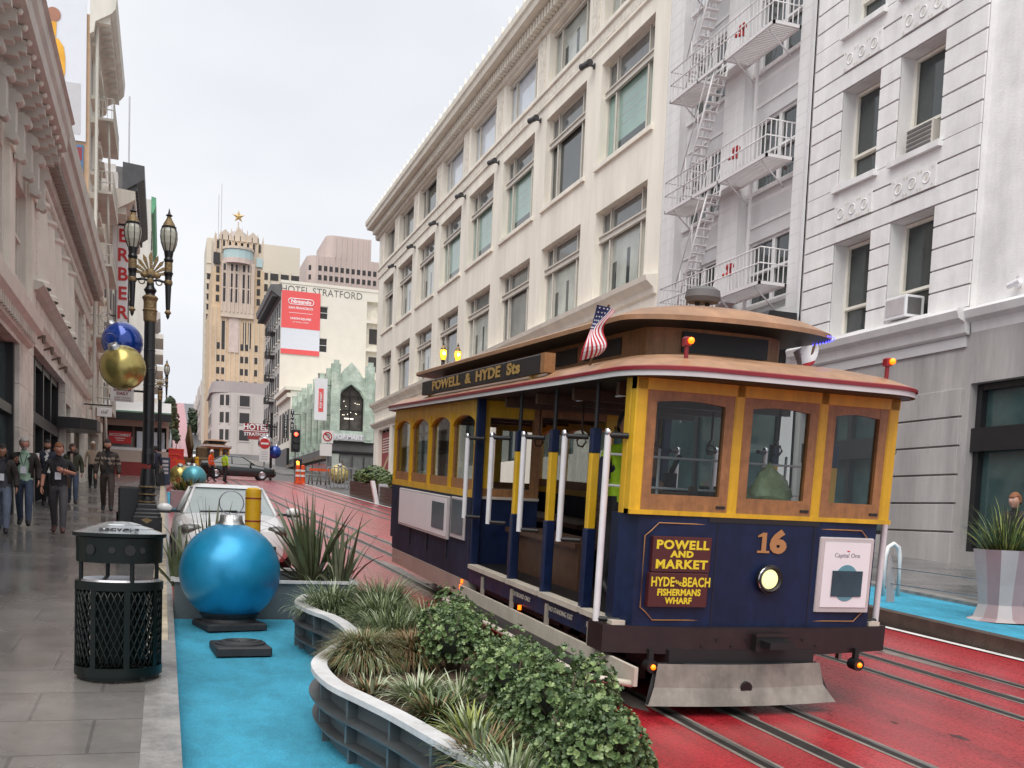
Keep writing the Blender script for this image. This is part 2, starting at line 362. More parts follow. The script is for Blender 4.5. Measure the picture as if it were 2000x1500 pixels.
pm('far_pane', (.05, .046, .046), .4, var=.3, scale=.3, spec=.3); pm('far_glass', (.45, .58, .58), .1, var=.1); pm('gold_star', (.6, .42, .18), .4, metal=.4)
pm('iron_white', (.72, .7, .7), .5, var=.06); pm('valve_red', (.4, .03, .03), .4)

def facade(mb, W, z0, z1, ops, mat, depth, y0=0., x0=0., rmat=None):
    """wall sheet on y=y0 with openings (xa, xb, za, zb) and their reveals"""
    xs = sorted({x0, W}|{v for o in ops for v in o[:2]}); zs = sorted({z0, z1}|{v for o in ops for v in o[2:4]})
    xs = [x for x in xs if x0 <= x <= W]; zs = [z for z in zs if z0 <= z <= z1]
    for i in range(len(xs)-1):
        for j in range(len(zs)-1):
            cx, cz = (xs[i]+xs[i+1])/2, (zs[j]+zs[j+1])/2
            if any(o[0] < cx < o[1] and o[2] < cz < o[3] for o in ops): continue
            mb.quad((xs[i], y0, zs[j]), (xs[i+1], y0, zs[j]), (xs[i+1], y0, zs[j+1]), (xs[i], y0, zs[j+1]), mat)
    rm = rmat or mat
    for a, b, c, d in [o[:4] for o in ops]:
        y1 = y0+depth
        mb.quad((a, y0, c), (a, y1, c), (a, y1, d), (a, y0, d), rm); mb.quad((b, y0, c), (b, y0, d), (b, y1, d), (b, y1, c), rm)
        mb.quad((a, y0, c), (b, y0, c), (b, y1, c), (a, y1, c), rm); mb.quad((a, y0, d), (a, y1, d), (b, y1, d), (b, y0, d), rm)
def shell(mb, W, D, z0, z1, mat, front=False, roof=None, y0=0., x0=0.):
    """back, sides and roof behind a facade"""
    mb.quad((x0, y0, z0), (x0, D, z0), (x0, D, z1), (x0, y0, z1), mat); mb.quad((W, y0, z0), (W, y0, z1), (W, D, z1), (W, D, z0), mat)
    mb.quad((x0, D, z0), (W, D, z0), (W, D, z1), (x0, D, z1), mat); mb.quad((x0, y0, z1), (W, y0, z1), (W, D, z1), (x0, D, z1), roof or mat)
    if front: mb.quad((x0, y0, z0), (W, y0, z0), (W, y0, z1), (x0, y0, z1), mat)
def prof(mb, pts, x0, x1, mat): mb.prism(pts, x0, x1, mat, plane='yz')
def pane(w, h, mat, y, nm='pane'): return (nm, MB().box(.0, w, y, y+.02, 0., h, mat).mesh(nm), [])
class Bld:
    """a building: Empty at its base; parts authored in facade space with absolute heights"""
    def __init__(s, name, label, X, Y, zb, rot, cat='building', group=None):
        s.e = thing(name, label, cat, (X, Y, zb), R(rot), group); s.zb = zb
    def part(s, mb, name, label=None, dz=0.):
        mb.v = [(x, y, z-s.zb+dz) for x, y, z in mb.v]; return mb.obj(name, s.e, None, label)
    def put(s, proto, x, y, z, rz=0.): return inst(proto, s.e, (x, y, z-s.zb), rz)

# ---- prototypes of windows
def chicago(w, h, pm_, d, tr=.3):
    f = MB(); zt = h*(1-tr); m = 'frame_cream'
    for a, b in ((0, .09), (w-.09, w), (w*.2-.06, w*.2+.06), (w*.8-.06, w*.8+.06)): f.box(a, b, d-.16, d-.02, 0, h, m)
    f.box(.09, w-.09, d-.14, d-.03, 0, .1, m); f.box(.09, w-.09, d-.14, d-.03, h-.1, h, m)
    f.box(0, w, d-.26, d-.17, zt-.16, zt+.16, m); f.box(0, w, d-.32, d-.265, zt+.08, zt+.15, m); f.box(0, w, d-.3, d-.265, zt-.16, zt-.1, m)
    for x in (w*.2, w*.8): f.cyl((x, d-.2, 0), (x, d-.2, zt-.17), .05, n=6, mat=m); f.cyl((x, d-.2, zt+.17), (x, d-.2, h), .04, n=6, mat=m)
    p = MB(); up = 'pane_grey' if pm_ != 'pane_sky' else 'pane_sky'
    p.box(.02, w-.02, d-.08, d-.05, .02, zt, pm_); p.box(.02, w-.02, d-.08, d-.05, zt, h-.02, up)
    if pm_ == 'pane_mint':
        for k in range(4): p.box(w*.22, w*.78, d-.085, d-.081, zt*(.45+.13*k), zt*(.46+.13*k), 'pane_pale')
        p.box(w*.22, w*.78, d-.085, d-.081, .12, zt*.25, 'pane_dark')
    if pm_ == 'pane_pale':
        for k, (a, b) in enumerate(((.22, .3), (.5, .56), (.72, .77))): p.box(w*a, w*b, d-.085, d-.081, .12, zt*(.55+.12*k), 'pane_dark')
    return ('window', f.mesh('window'), [('pane', p.mesh('pane'), [])])
def hung(w, h, d, fm='white_paint', pmn='pane_dark', n=1, split=.5):
    f = MB(); p = MB(); ww = w/n
    for k in range(n):
        x = k*ww
        f.box(x, x+.08, d-.14, d-.02, 0, h, fm); f.box(x+ww-.08, x+ww, d-.14, d-.02, 0, h, fm)
        f.box(x+.08, x+ww-.08, d-.14, d-.02, 0, .08, fm); f.box(x+.08, x+ww-.08, d-.14, d-.02, h-.08, h, fm)
        f.box(x+.08, x+ww-.08, d-.2, d-.06, h*split-.04, h*split+.03, fm)
    p.box(.03, w-.03, d-.06, d-.04, .03, h-.03, pmn)
    return ('window', f.mesh('window'), [('pane', p.mesh('pane'), [])])

# ==================================================================== cream office block, right
b = Bld('office_building', 'long cream terracotta office building with dentilled cornice and three rows of wide windows', 17.2, 89.3, 4.3, -90)
W = 54.0; wx = [(47.7-6.65*k, 52.7-6.65*k) for k in range(7)]+[(2.1, 6.15)]
rows = [(11.1, 14.75), (16.7, 20.85), (22.5, 24.9)]
ops = [(a, c, z0, z1) for a, c in wx for z0, z1 in rows]
shop = [(a-.3, c+.3, 4.7, 8.6) for a, c in wx]
mb = MB(); facade(mb, W, 2.0, 25, ops+shop, 'cream', .55, rmat='cream'); shell(mb, W, 25, 2.0, 26.3, 'cream', roof='charcoal_stone')
for a, c in wx:
    for z in (16.62, ): mb.box(a-.25, c+.25, -.12, 0, z-.12, z+.06, 'cream')
for k in range(8):                                       # ornamental pilaster strips, top storey
    a = wx[k][0]; mb.box(a-1.2, a-.45, -.06, 0, 22.4, 24.9, 'cream_orn')
mb.box(52.95, 53.7, -.06, 0, 22.4, 24.9, 'cream_orn')
b.part(mb, 'wall')
mb = MB(); prof(mb, [(0, 21.5), (-.1, 21.52), (-.1, 21.62), (-.05, 21.64), (-.05, 22.1), (-.16, 22.14), (-.16, 22.28), (0, 22.34)], 0, W, 'cream'); mb.box(.1, W-.1, -.075, -.05, 21.68, 22.06, 'cream_orn')
b.part(mb, 'frieze')
mb = MB(); prof(mb, [(0, 10.25), (-.12, 10.3), (-.16, 10.5), (-.45, 10.72), (-.5, 10.9), (0, 11.0)], -.2, W-.05, 'cream'); prof(mb, [(0, 8.85), (-.12, 8.9), (-.35, 9.1), (-.38, 9.22), (0, 9.3)], -.2, W-.05, 'cream')
b.part(mb, 'ledge')
mb = MB(); prof(mb, [(0, 24.95), (-.16, 25.0), (-.2, 25.16), (-.24, 25.68), (-.62, 25.72), (-.95, 25.76), (-1., 26.0), (-1.1, 26.1), (-1.12, 26.4), (-.3, 26.6), (1, 26.6), (1, 24.95)], -1, W, 'cream_dark')
for k in range(135): mb.box(-.3+k*.4, -.3+k*.4+.22, -.58, -.24, 25.22, 25.66, 'cream_dark')
b.part(mb, 'cornice')
mb = MB(); mb.box(-.6, W, -.6, -.5, 26.5, 26.75, 'cream')
for k in range(46):
    x = -.3+k*1.18
    mb.prism([(x-.42, 26.7), (x-.3, 27.0), (x-.12, 27.05), (x, 27.55), (x+.12, 27.05), (x+.3, 27.0), (x+.42, 26.7)], -.62, -.48, 'cream')
b.part(mb, 'roof_cresting')
pmap = [['pane_pale', 'pane_pale', 'pane_grey', 'pane_pale', 'pane_grey', 'pane_pale', 'pane_grey', 'pane_grey'],
        ['pane_mint', 'pane_dark', 'pane_mint', 'pane_mint', 'pane_mint', 'pane_pale', 'pane_pale', 'pane_grey'],
        ['pane_pale', 'pane_pale', 'pane_sky', 'pane_sky', 'pane_sky', 'pane_dark', 'pane_grey', 'pane_grey']]
cache = {}
for r, (z0, z1) in enumerate(rows):
    for k, (a, c) in enumerate(wx):
        key = (round(c-a, 2), r, pmap[r][k])
        if key not in cache: cache[key] = chicago(c-a, z1-z0, pmap[r][k], .5, .3 if r < 2 else .02)
        b.put(cache[key], a, 0, z0)
sp = MB().box(-.08, .08, -.06, 0, -.1, .1, 'dark_metal').cyl((0, -.05, 0), (0, -.3, .02), .05, n=8, mat='dark_metal').cyl((-.08, -.4, .02), (.3, -.34, -.0), .13, .15, n=10, mat='dark_metal').cyl((-.4, -.46, .04), (-.1, -.4, .02), .14, .11, n=10, mat='dark_metal')
spm = ('spotlight', sp.mesh('spotlight'), [])
for k in range(7): b.put(spm, wx[k][0]-.82, 0, 21.1)
shp = {}
for a, c in wx:
    w = c-a+.6; key = round(w, 2)
    if key not in shp:
        f = MB()
        for x in (0, w*.33, w*.66, w-.1): f.box(x, x+.1, .4, .5, 0, 3.9, 'black_frame')
        f.box(.1, w-.1, .42, .48, 2.7, 2.85, 'black_frame')
        shp[key] = ('shop_window', f.mesh('shop_window'), [pane(w, 3.9, 'pane_shop', .5)])
    b.put(shp[key], a-.3, 0, 4.7)
mb = MB(); mb.box(1.85, 6.4, .36, .39, 4.75, 8.4, 'brick_red')
for k in range(6): mb.box(2.2, 5.6-.4*(k % 3), .345, .358, 7.8-.22*k, 7.88-.22*k, 'beige')
mb.add([(2, .35, 5.2), (4.4, .35, 6.4), (4.6, .35, 6.1), (2.2, .35, 4.9)], [(0, 1, 2, 3)], 'tan_brick')
b.part(mb, 'poster')

# ==================================================================== white building with the fire escape
b = Bld('fire_escape_building', 'narrow lilac white building with a zigzag iron fire escape on its front', 17.2, 35.28, 1.8, -90)
W = 9.24; bays = [(1.1, 4.25), (5.5, 8.5)]; fl = [(8.75, 10.72), (12.3, 14.42), (16.0, 18.15), (19.75, 21.9), (23.5, 25.6)]
mb = MB(); facade(mb, W, .8, 30, [(a, c, 8.3, 28) for a, c in bays]+[(.5, 8.6, 2.1, 6.9)], 'lilac_white', .3); shell(mb, W, 20, .8, 30, 'lilac_white', y0=.6, x0=.06)
for a, c in bays: facade(mb, c, 8.3, 28, [(a+.28, c-.14, z0, z1) for z0, z1 in fl], 'lilac_grey', .25, y0=.3, x0=a)
for a, c in bays:
    for z0, z1 in fl: mb.box(a+.1, c-.05, .2, .3, z0-.16, z0-.04, 'lilac_white'); mb.box(a+.2, c-.15, .26, .3, z0-1.15, z0-.35, 'lilac_white'); mb.box(a+.3, c-.25, .262, .258, z0-1.05, z0-.45, 'lilac_grey')
for k in range(52): 
    z = 8.2+k*.42
    for a, c in ((0, 1.08), (4.27, 5.48), (8.52, 9.14)): mb.box(a, c, -.003, .02, z, z+.012, 'lilac_grey')
mb.box(9.12, 9.2, -.06, 0, 6.9, 30, 'lilac_grey')
b.part(mb, 'wall')
for a, c in bays:
    for i, (z0, z1) in enumerate(fl):
        w = c-a-.42; key = ('h', round(w, 2), round(z1-z0, 2), i == 3)
        if key not in cache: cache[key] = hung(w, z1-z0, .5, 'lilac_white', 'pane_sky' if i == 3 else 'pane_dark', n=2)
        b.put(cache[key], a+.28, 0.02, z0)
mb = MB(); mb.box(.6, 8.7, .2, .3, 2.1, 6.9, 'pane_shop'); mb.box(.4, 8.7, -.1, .2, 6.0, 7.6, 'black_frame'); prof(mb, [(-.1, 7.3), (-1.1, 7.4), (-1.15, 7.62), (-1., 7.95), (-.1, 7.95)], 5.2, 9.3, 'black_frame')
for x in (.6, 3.2, 5.8, 8.4): mb.box(x, x+.2, .1, .2, 2.0, 6.0, 'black_frame')
b.part(mb, 'shopfront')
fe = b.part(MB().box(2.9, 3., -.05, 0, 8.5, 29, 'iron_white').box(6.2, 6.3, -.05, 0, 8.5, 29, 'iron_white'), 'fire_escape')
def fe_part(mb, nm): mb.v = [(x, y, z-b.zb) for x, y, z in mb.v]; return mb.obj(nm, fe)
px0, px1, pd, hole = 2.1, 8.5, .92, (4.0, 5.7)
plats = [8.95, 12.55, 16.25, 20.0, 23.75]
for z in plats:
    p = MB(); i = 'iron_white'
    for y in (-pd, -.06): p.box(px0, px1, y, y+.06, z-.1, z, i)
    for x in (px0, px1-.06, hole[0], hole[1]): p.box(x, x+.06, -pd, 0, z-.1, z-.005, i)
    x = px0+.1
    while x < px1-.1:
        if not hole[0] < x < hole[1]: p.box(x, x+.05, -pd+.06, -.06, z-.045, z-.015, i)
        x += .1
    p.box(hole[0], hole[1], -.4, -.06, z-.05, z-.01, i)
    for x in (px0+.5, 6.1, px1-.4): p.tube([(x, -pd+.1, z-.1), (x, -.03, z-.75)], .025, 5, i)
    fe_part(p, 'platform')
    r = MB()
    for h in (.5, .95): r.tube([(px0, 0, z+h), (px0, -pd, z+h), (px1, -pd, z+h), (px1, 0, z+h)], .022, 5, i)
    x = px0
    while x <= px1+.01: r.box(x-.012, x+.012, -pd-.012, -pd+.012, z, z+.95, i); x += .21
    for x in (px0, px1):
        for k in range(5): r.box(x-.012, x+.012, -pd+.1+k*.17, -pd+.124+k*.17, z, z+.95, i)
    fe_part(r, 'railing')
    v = MB(); v.cyl((5.75, -.35, z), (5.75, -.35, z+.75), .05, n=8, mat='iron_white'); v.cyl((5.75, -.35, z+.75), (5.75, -.35, z+1.0), .09, .06, n=8, mat='valve_red'); v.cyl((5.6, -.35, z+1.02), (5.9, -.35, z+1.02), .09, n=8, mat='valve_red'); v.cyl((5.75, -.35, z+.8), (5.75, -.6, z+.7), .06, n=8, mat='valve_red')
    b.part(v, 'standpipe_valve')
for k in range(len(plats)):
    z1 = plats[k]; z0 = z1-3.7; p = MB()
    for dx in (-.0, ):
        for y in (-.84, -.4):
            p.tube([(3.1, y, z0+.02), (5.1, y, z1+.05)], .035, 5, 'iron_white')
            p.tube([(3.0, y, z0+.9), (5.1, y, z1+.95)], .02, 5, 'iron_white')
            for t in (.15, .5, .85): p.tube([(3.1+2*t, y, z0+3.7*t), (3.05+2*t, y, z0+.88+3.7*t)], .016, 4, 'iron_white')
    for t in range(1, 16): q = t/16; p.box(3.02+2*q, 3.2+2*q, -.84, -.4, z0+3.7*q-.012, z0+3.7*q+.012, 'iron_white')
    fe_part(p, 'stair_ladder')

# ==================================================================== white rusticated building at right
b = Bld('rusticated_building', 'white brick building with grooved courses, deep windows and a grey stone shopfront', 17.2, 26.06, 1.2, -90)
W, WR = 22., 6.7; wxs = [(1.46, 3.03), (3.78, 5.37)]; fz = [(7.02+4.04*k, 9.56+4.04*k) for k in range(5)]
mb = MB(); facade(mb, WR, 6.4, 28, [(a, c, z0, z1) for a, c in wxs for z0, z1 in fz], 'groove', .55, y0=.05, rmat='white_paint')
mb.quad((WR, .05, 6.4), (WR, .5, 6.4), (WR, .5, 28), (WR, .05, 28), 'white_brick'); facade(mb, W, 6.4, 28, [], 'white_brick', .1, y0=.22, x0=WR)
shell(mb, W, 18, 1.0, 28, 'white_paint', y0=.5)
mb.box(W-.3, W, .22, 1, 1., 28, 'white_brick')
b.part(mb, 'wall')
mb = MB(); g = .022
for z0, z1 in fz:
    zc = [z0-.04+.5175*k for k in range(6)]
    for k in range(5):
        for a, c in ((.12, wxs[0][0]), (wxs[0][1], wxs[1][0]), (wxs[1][1], WR)): mb.bbox(a+(.004 if a > .2 else 0), c-.004, 0, .046, zc[k]+g, zc[k+1]-g, 'white_brick', .008)
    zt = zc[5]
    mb.bbox(.12, WR-.004, 0, .046, zt+g, zt+.42, 'white_brick', .008); mb.bbox(.12, WR-.004, 0, .046, zt+.42+2*g, zt+.95, 'white_brick', .008); mb.bbox(.12, WR-.004, 0, .046, zt+.95+2*g, zt+1.46, 'white_brick', .008)
    for k in range(3):                                   # return of the corner courses
        pass
b.part(mb, 'rusticated_courses')
for z0, z1 in fz:
    for a, c in wxs:
        b.part(MB().box(a-.12, c+.12, -.12, -.001, z0-.15, z0+.0, 'white_paint'), 'sill')
        za = z1+.55; mb = MB(); mb.box(a+.0, c-.0, -.035, -.001, za-.08, za+.46, 'white_paint')
        for k in range(3):
            x = a+.28+k*.5; mb.tube([(x+.13*math.cos(t*math.pi/5), -.04, za+.19+.13*math.sin(t*math.pi/5)) for t in range(10)], .014, 5, 'white_paint', closed=True)
            mb.prism([(x-.05, za+.14), (x+.03, za+.13), (x+.05, za+.22), (x-.01, za+.27)], -.039, -.034, 'taupe')
            for sx in (-.2, .2):
                for sz in (-.02, .38): mb.prism([(x+sx-.045, za+sz), (x+sx, za+sz+.05), (x+sx+.045, za+sz), (x+sx, za+sz-.05)], -.038, -.034, 'taupe')
        b.part(mb, 'carved_panel')
wp = hung(1.57, 2.5, .55, 'beige_light', 'pane_dark', 1, .32)
for z0, z1 in fz:
    for a, c in wxs: b.put(wp, a, .05, z0+.02)
mb = MB(); prof(mb, [(.05, 6.35), (-.06, 6.4), (-.1, 6.62), (-.28, 6.7), (-.34, 6.86), (-.3, 6.93), (.05, 6.97)], -.05, WR+.05, 'lilac_white'); prof(mb, [(.22, 6.35), (.1, 6.4), (.06, 6.62), (-.1, 6.7), (-.16, 6.86), (-.1, 6.93), (.22, 6.97)], WR+.052, W, 'lilac_white')
b.part(mb, 'ledge')
mb = MB(); ops = [(.25, 4.3, 1.75, 5.2), (6.85, 21, 1.45, 5.25)]
facade(mb, W, 1.0, 6.4, ops, 'grey_stone', .5, y0=.1)
for k in range(6): mb.bbox(4.34, 6.65, .02, .11, 1.25+.66*k if k else 1.1, 1.25+.66*(k+1)-.05, 'grey_stone', .01)
mb.box(0, WR-.05, .04, .1, 6.1, 6.34, 'lilac_grey')
b.part(mb, 'shop_wall')
mb = MB()
for x0, x1 in ((.25, 4.3), (6.85, 21)):
    z0 = 1.75 if x0 < 1 else 1.45
    n = 2 if x0 < 1 else 5
    for k in range(n+1): x = x0+(x1-x0-.16)*k/n; mb.box(x, x+.16, .3, .46, z0, 5.22, 'black_frame')
    mb.box(x0, x1, .2, .3, 3.72, 4.25, 'black_frame'); mb.box(x0, x1, .31, .45, 5.1, 5.24, 'black_frame'); mb.box(x0, x1, .31, .45, z0, z0+.1, 'black_frame')
sw = b.part(mb, 'shop_window')
mb = MB()
for x0, x1 in ((.25, 4.3), (6.85, 21)): mb.box(x0, x1, .46, .48, 1.4, 5.25, 'pane_shop')
mb.v = [(x, y, z-b.zb) for x, y, z in mb.v]; mb.obj('pane', sw)
# air conditioners and camera
ac = MB(); ac.bbox(0, .78, -.42, .3, 0, .5, 'white_sign', .02); ac.box(.07, .56, -.428, -.42, .06, .42, 'charcoal_stone'); ac.box(.781, .79, -.36, .2, .06, .44, 'charcoal_stone')
b.part(ac, 'w') if False else None
def ac_unit(label, x, z, big):
    m = MB()
    if big:
        m.bbox(0, .8, -.25, .3, 0, .52, 'white_sign', .02); m.box(.06, .74, -.258, -.25, .06, .46, 'groove')
        m.box(.801, .806, -.2, .2, .06, .46, 'charcoal_stone'); m.box(-.006, -.001, -.2, .2, .06, .46, 'charcoal_stone')
    else:
        m.bbox(0, .95, .1, .5, 0, .6, 'frame_cream', .01)
        for k in range(5): m.box(.05, .9, .085, .1, .06+.11*k, .13+.11*k, 'charcoal_stone')
    o = m.obj('air_conditioner'); tag(o, label, 'air conditioner', 'window air conditioners')
    o.location = (17.2, 26.06-x, z); o.rotation_euler = (0, 0, R(-90))
ac_unit('white boxy air conditioner jutting from a window just above the grey stone shopfront ledge', 4.1, 7.06, True)
ac_unit('louvred flush air conditioner in the upper white window, one floor above the jutting unit', 4.05, 11.12, False)
m = MB(); m.cyl((0, 0, 0), (0, -.1, 0), .07, n=8, mat='white_sign'); m.cyl((-.15, -.14, -.02), (.2, -.16, .03), .07, n=8, mat='white_sign'); m.cyl((.05, -.1, -.02), (.05, -.1, .15), .03, n=6, mat='groove')
o = m.obj('security_camera'); tag(o, 'small white security camera fixed on blank white wall above the ledge at right', 'security camera'); o.location = (17.4, 18.1, 7.25); o.rotation_euler = (0, 0, R(-90))
# ==================================================================== green terracotta shop building across the side street
b = Bld('green_shop_building', 'green terracotta corner shop building with a pointed gable and tall glazed arch', 17.2, 114.7, 5.0, 0)
W = 5.2; D = 38
mb = MB()
arch = [(.75, 10.45), (3.65, 10.45), (3.65, 14.1), (3.2, 14.8), (2.2, 15.4), (1.2, 14.8), (.75, 14.1)]
facade(mb, W, 9.3, 16.0, [(.75, 3.65, 10.45, 15.4)], 'green_terra', .5)
for s_ in (-1, 1): mb.prism([(2.2+s_*1.45, 13.9), (2.2+s_*1.45, 15.45), (2.2, 15.45), (2.2+s_*.95, 14.75)], .0, .45, 'green_terra')
gz = [(0.9, 16.3), (1.4, 17.1), (2.2, 17.9), (3.0, 17.1), (3.5, 16.3)]
mb.prism([(.7, 16.0), (.7, 16.3)]+gz+[(3.7, 16.3), (3.7, 16.0)], 0, .4, 'green_terra')
mb.prism([(.6, 14.0), (.75, 14.2), (1.2, 14.9), (2.2, 15.5), (3.2, 14.9), (3.65, 14.2), (3.8, 14.0), (3.8, 14.5), (3.3, 15.4), (2.2, 16.1), (1.1, 15.4), (.6, 14.5)], -.12, 0, 'green_terra')
for x in (0, 3.75): mb.box(x, x+1., -.25, .4, 9.25, 17.6, 'green_terra'); mb.box(x+.2, x+.8, -.32, -.251, 9.5, 18.0, 'green_terra')
shell(mb, W+14, D, 5.0, 15.5, 'green_terra', y0=.5, x0=.3)
mb.box(5.2, 20, .2, .5, 5, 15.5, 'green_terra')
b.part(mb, 'wall')
mb = MB()                                              # side front along the main street
for k in range(7):
    y = 1.2+5.3*k
    mb.box(-.25, .3, y-.5, y+.5, 8.9, 16.4, 'green_terra'); mb.box(-.35, .2, y-.28, y+.28, 9.2, 17.2, 'green_terra')
mb.box(0, .3, .2, D, 8.6, 9.4, 'green_terra'); mb.box(0, .3, .2, D, 14.6, 15.8, 'green_terra')
b.part(mb, 'pilasters')
for k in range(6):
    y = 2+5.3*k
    w = MB(); w.box(.05, .1, y, y+3.4, 9.4, 14.6, 'pane_dark'); w.box(-.02, .05, y+1.6, y+1.8, 9.4, 14.6, 'green_terra'); w.box(-.05, .05, y, y+3.4, 13.9, 14.6, 'green_terra'); w.box(-.08, -.02, y+.3, y+1.0, 9.6, 12.6, 'ink')
    wo = b.part(w, 'window')
    g = MB(); g.text('SHOP', .7, 'white_sign', T(-.09, y+.65, 11.1)@RZ(R(-90))@FACE@RZ(R(-90)), .002); g.v = [(x, yy, z-b.zb) for x, yy, z in g.v] if False else g.v
mb = MB(); mb.box(.75, 3.65, .46, .49, 10.45, 15.4, 'shop_pane')
for x in (.75, 2.1, 3.5): mb.box(x, x+.1, .18, .3, 10.45, 14.8, 'black_frame')
for z in (10.45, 12.6, 14.2): mb.box(.85, 3.5, .2, .29, z, z+.1, 'black_frame')
aw = b.part(mb, 'arched_window')
pm('lamp_glow', (1, .95, .8), .5, var=0, emit=(1, .93, .75), es=1.2)
mb = MB(); rr = random.Random(4)
for k in range(12): mb.sphere((rr.uniform(1, 3.4), .4, rr.uniform(12., 13.8)-b.zb), .045, 6, 'lamp_glow')
mb.box(1.6, 2.6, .4, .44, 11.75-b.zb, 11.85-b.zb, 'lamp_glow'); mb.obj('shop_lights', aw)
mb = MB(); mb.box(-.0, .3, .5, D, 5, 8.6, 'black_frame'); mb.box(0, W, .12, .5, 5, 9.3, 'charcoal_stone')
for x in (1.2, 2.6, 3.9): mb.box(x, x+1.1, .05, .119, 5.1, 7.6, 'pane_grey'); mb.box(x-.06, x, .02, .05, 5, 7.7, 'black_frame')
mb.box(.3, 1.1, .06, .119, 5.1, 7.9, 'pane_pale'); mb.box(0, W, -.1, .11, 8.0, 8.2, 'black_frame')
for k in range(6): mb.box(-.05, -.001, 1.5+6*k, 6.5+6*k, 5.3, 7.2, 'pane_grey'); mb.box(-.7, -.05, 1.2+6*k, 6.8+6*k, 7.3, 7.7, 'iron_brown')
b.part(mb, 'shopfront')
mb = MB(); mb.box(.35, 3.7, -.4, -.15, 9.35, 10.05, 'white_sign'); mb.text('POP MART', .66, 'white_sign', T(2.02, -.42, 9.7)@FACE, .03, .02); mb.box(.35, 3.7, -.405, -.401, 9.38, 10.02, 'ad_grey')
b.part(mb, 'shop_sign')
mb = MB(); mb.box(-1.75, -.4, -.12, .0, 11.4, 15.9, 'white_sign'); mb.box(-1.33, -.8, -.14, -.121, 12.3, 14.8, 'coral_sign'); mb.text('POP MART', .36, 'white_sign', T(-1.06, -.15, 13.55)@FACE@RZ(R(90)), .01, .01); mb.cyl((-.4, -.06, 15.2), (.1, -.06, 15.2), .05, n=6, mat='dark_metal'); mb.cyl((-.4, -.06, 12), (.1, -.06, 12), .05, n=6, mat='dark_metal')
b.part(mb, 'hanging_banner')

# ==================================================================== low cream block and blade signs
b = Bld('low_cream_building', 'low cream building with black blade signs beyond the green corner shop', 17.2, 152.9, 7.0, 0)
mb = MB(); shell(mb, 18, 16, 6.5, 19.0, 'hotel_cream', True); mb.box(-.5, 0, 0, 16, 17.6, 18.2, 'cream_dark'); mb.box(-.8, 18, -.2, 16, 18.6, 19.1, 'cream_dark')
b.part(mb, 'wall')
for k in range(4):
    w = MB(); w.box(-.06, 0, 1+3.7*k, 3.2+3.7*k, 11.5, 16, 'far_pane'); b.part(w, 'window')
mb = MB(); mb.box(-.4, -.01, 0, 16, 6.6, 10.3, 'black_frame'); b.part(mb, 'shopfront')
for px, py0, py1, Y, word, wpx in ((558, 810, 855, 150, 'COCKTAILS', 9), (571, 800, 845, 140, 'TUNES', 8)):
    p0, p1 = ay(px-wpx/2, py1, Y), ay(px+wpx/2, py0, Y); w = p1.x-p0.x; h = p1.z-p0.z
    o = thing('blade_sign', 'narrow black vertical blade sign lettered %s beside the green shop' % word, 'sign', (p0.x, Y, p0.z), 0, 'blade signs on the shopfronts')
    m = MB(); m.bbox(0, w, 0, .3, 0, h, 'ink', .03); m.cyl((w, .15, h*.8), (17.3-p0.x, .15, h*.8), .05, n=6, mat='dark_metal'); m.obj('board', o)
    m = MB()
    for i, c in enumerate(word): m.text(c, h/len(word)*.95, 'white_sign', T(w/2, -.012, h*(1-(i+.5)/len(word)))@FACE, .004, .01)
    m.obj('lettering', o)

# ==================================================================== hotel with the tall banner
b = Bld('hotel_building', 'tall cream hotel with a red banner on its blank side wall and fire escapes', 17.2, 169, 8.2, 0)
W, D, ZT = 19.5, 27, 36.9
mb = MB(); facade(mb, W, 8.2, ZT, [(13.6, 16.2, 9, 35.4), (6.05, 7.35, 31.9, 33.9), (6.0, 7.3, 26.7, 28.9), (6.0, 7.3, 21.2, 23.4)], 'hotel_cream', .8)
shell(mb, W, D, 8.2, ZT, 'hotel_grey'); mb.box(-.15, W, -.1, .2, ZT, ZT+.45, 'hotel_cream'); mb.box(13.6, 16.2, .8, 1, 9, 35.4, 'cream_dark'); mb.box(16.6, W, -2.2, -.001, 8.2, 34.6, 'hotel_cream')
for z in (14, 18.5, 23, 27.5, 32): mb.box(13.6, 16.2, .0, .8, z, z+.5, 'hotel_cream')
b.part(mb, 'wall')
for z0, h in ((31.9, 2.), (26.7, 2.2), (21.2, 2.2)): b.put(hung(1.3, h, .4, 'white_sign', 'far_pane'), 6.05, 0, z0)
for z in (10, 14.5, 19, 23.5, 28): 
    w = MB(); w.box(14.2, 15.6, .7, .79, z+.8, z+3.2, 'far_pane'); b.part(w, 'window')
wproto = ('window', MB().box(-.1, -.02, 0, 1.3, 0, 2.3, 'far_pane').box(-.2, -.02, -.15, 1.45, -.2, 0, 'hotel_cream').mesh('window'), [])
for k in range(7):
    for z in (13, 16.8, 20.6, 24.4, 28.2, 31.6): b.put(wproto, 0, 1.2+3.6*k, z)
mb = MB(); mb.prism([(0, 34.6), (-.5, 34.9), (-1.6, 35.6), (-1.7, 36.5), (0, 36.7)], 0, D, 'charcoal_stone')
for k in range(34): mb.box(-1.4, -.3, .2+.8*k, .6+.8*k, 34.75, 35.2, 'dark_metal')
b.part(mb, 'cornice')
for k, z in enumerate((15.2, 19.0, 22.8, 26.6, 30.4)):
    f = MB(); f.box(-1.3, 0, 8, 12.5, z, z+.12, 'dark_metal'); 
    for h in (.5, 1.0): f.tube([(0, 8, z+h), (-1.3, 8, z+h), (-1.3, 12.5, z+h), (0, 12.5, z+h)], .05, 4, 'dark_metal')
    for q in range(8): f.box(-1.33, -1.27, 8+.6*q, 8.06+.6*q, z, z+1, 'dark_metal')
    f.tube([(-.6, 8.5, z), (-.6, 12, z-3.6)], .08, 4, 'dark_metal'); b.part(f, 'fire_escape')
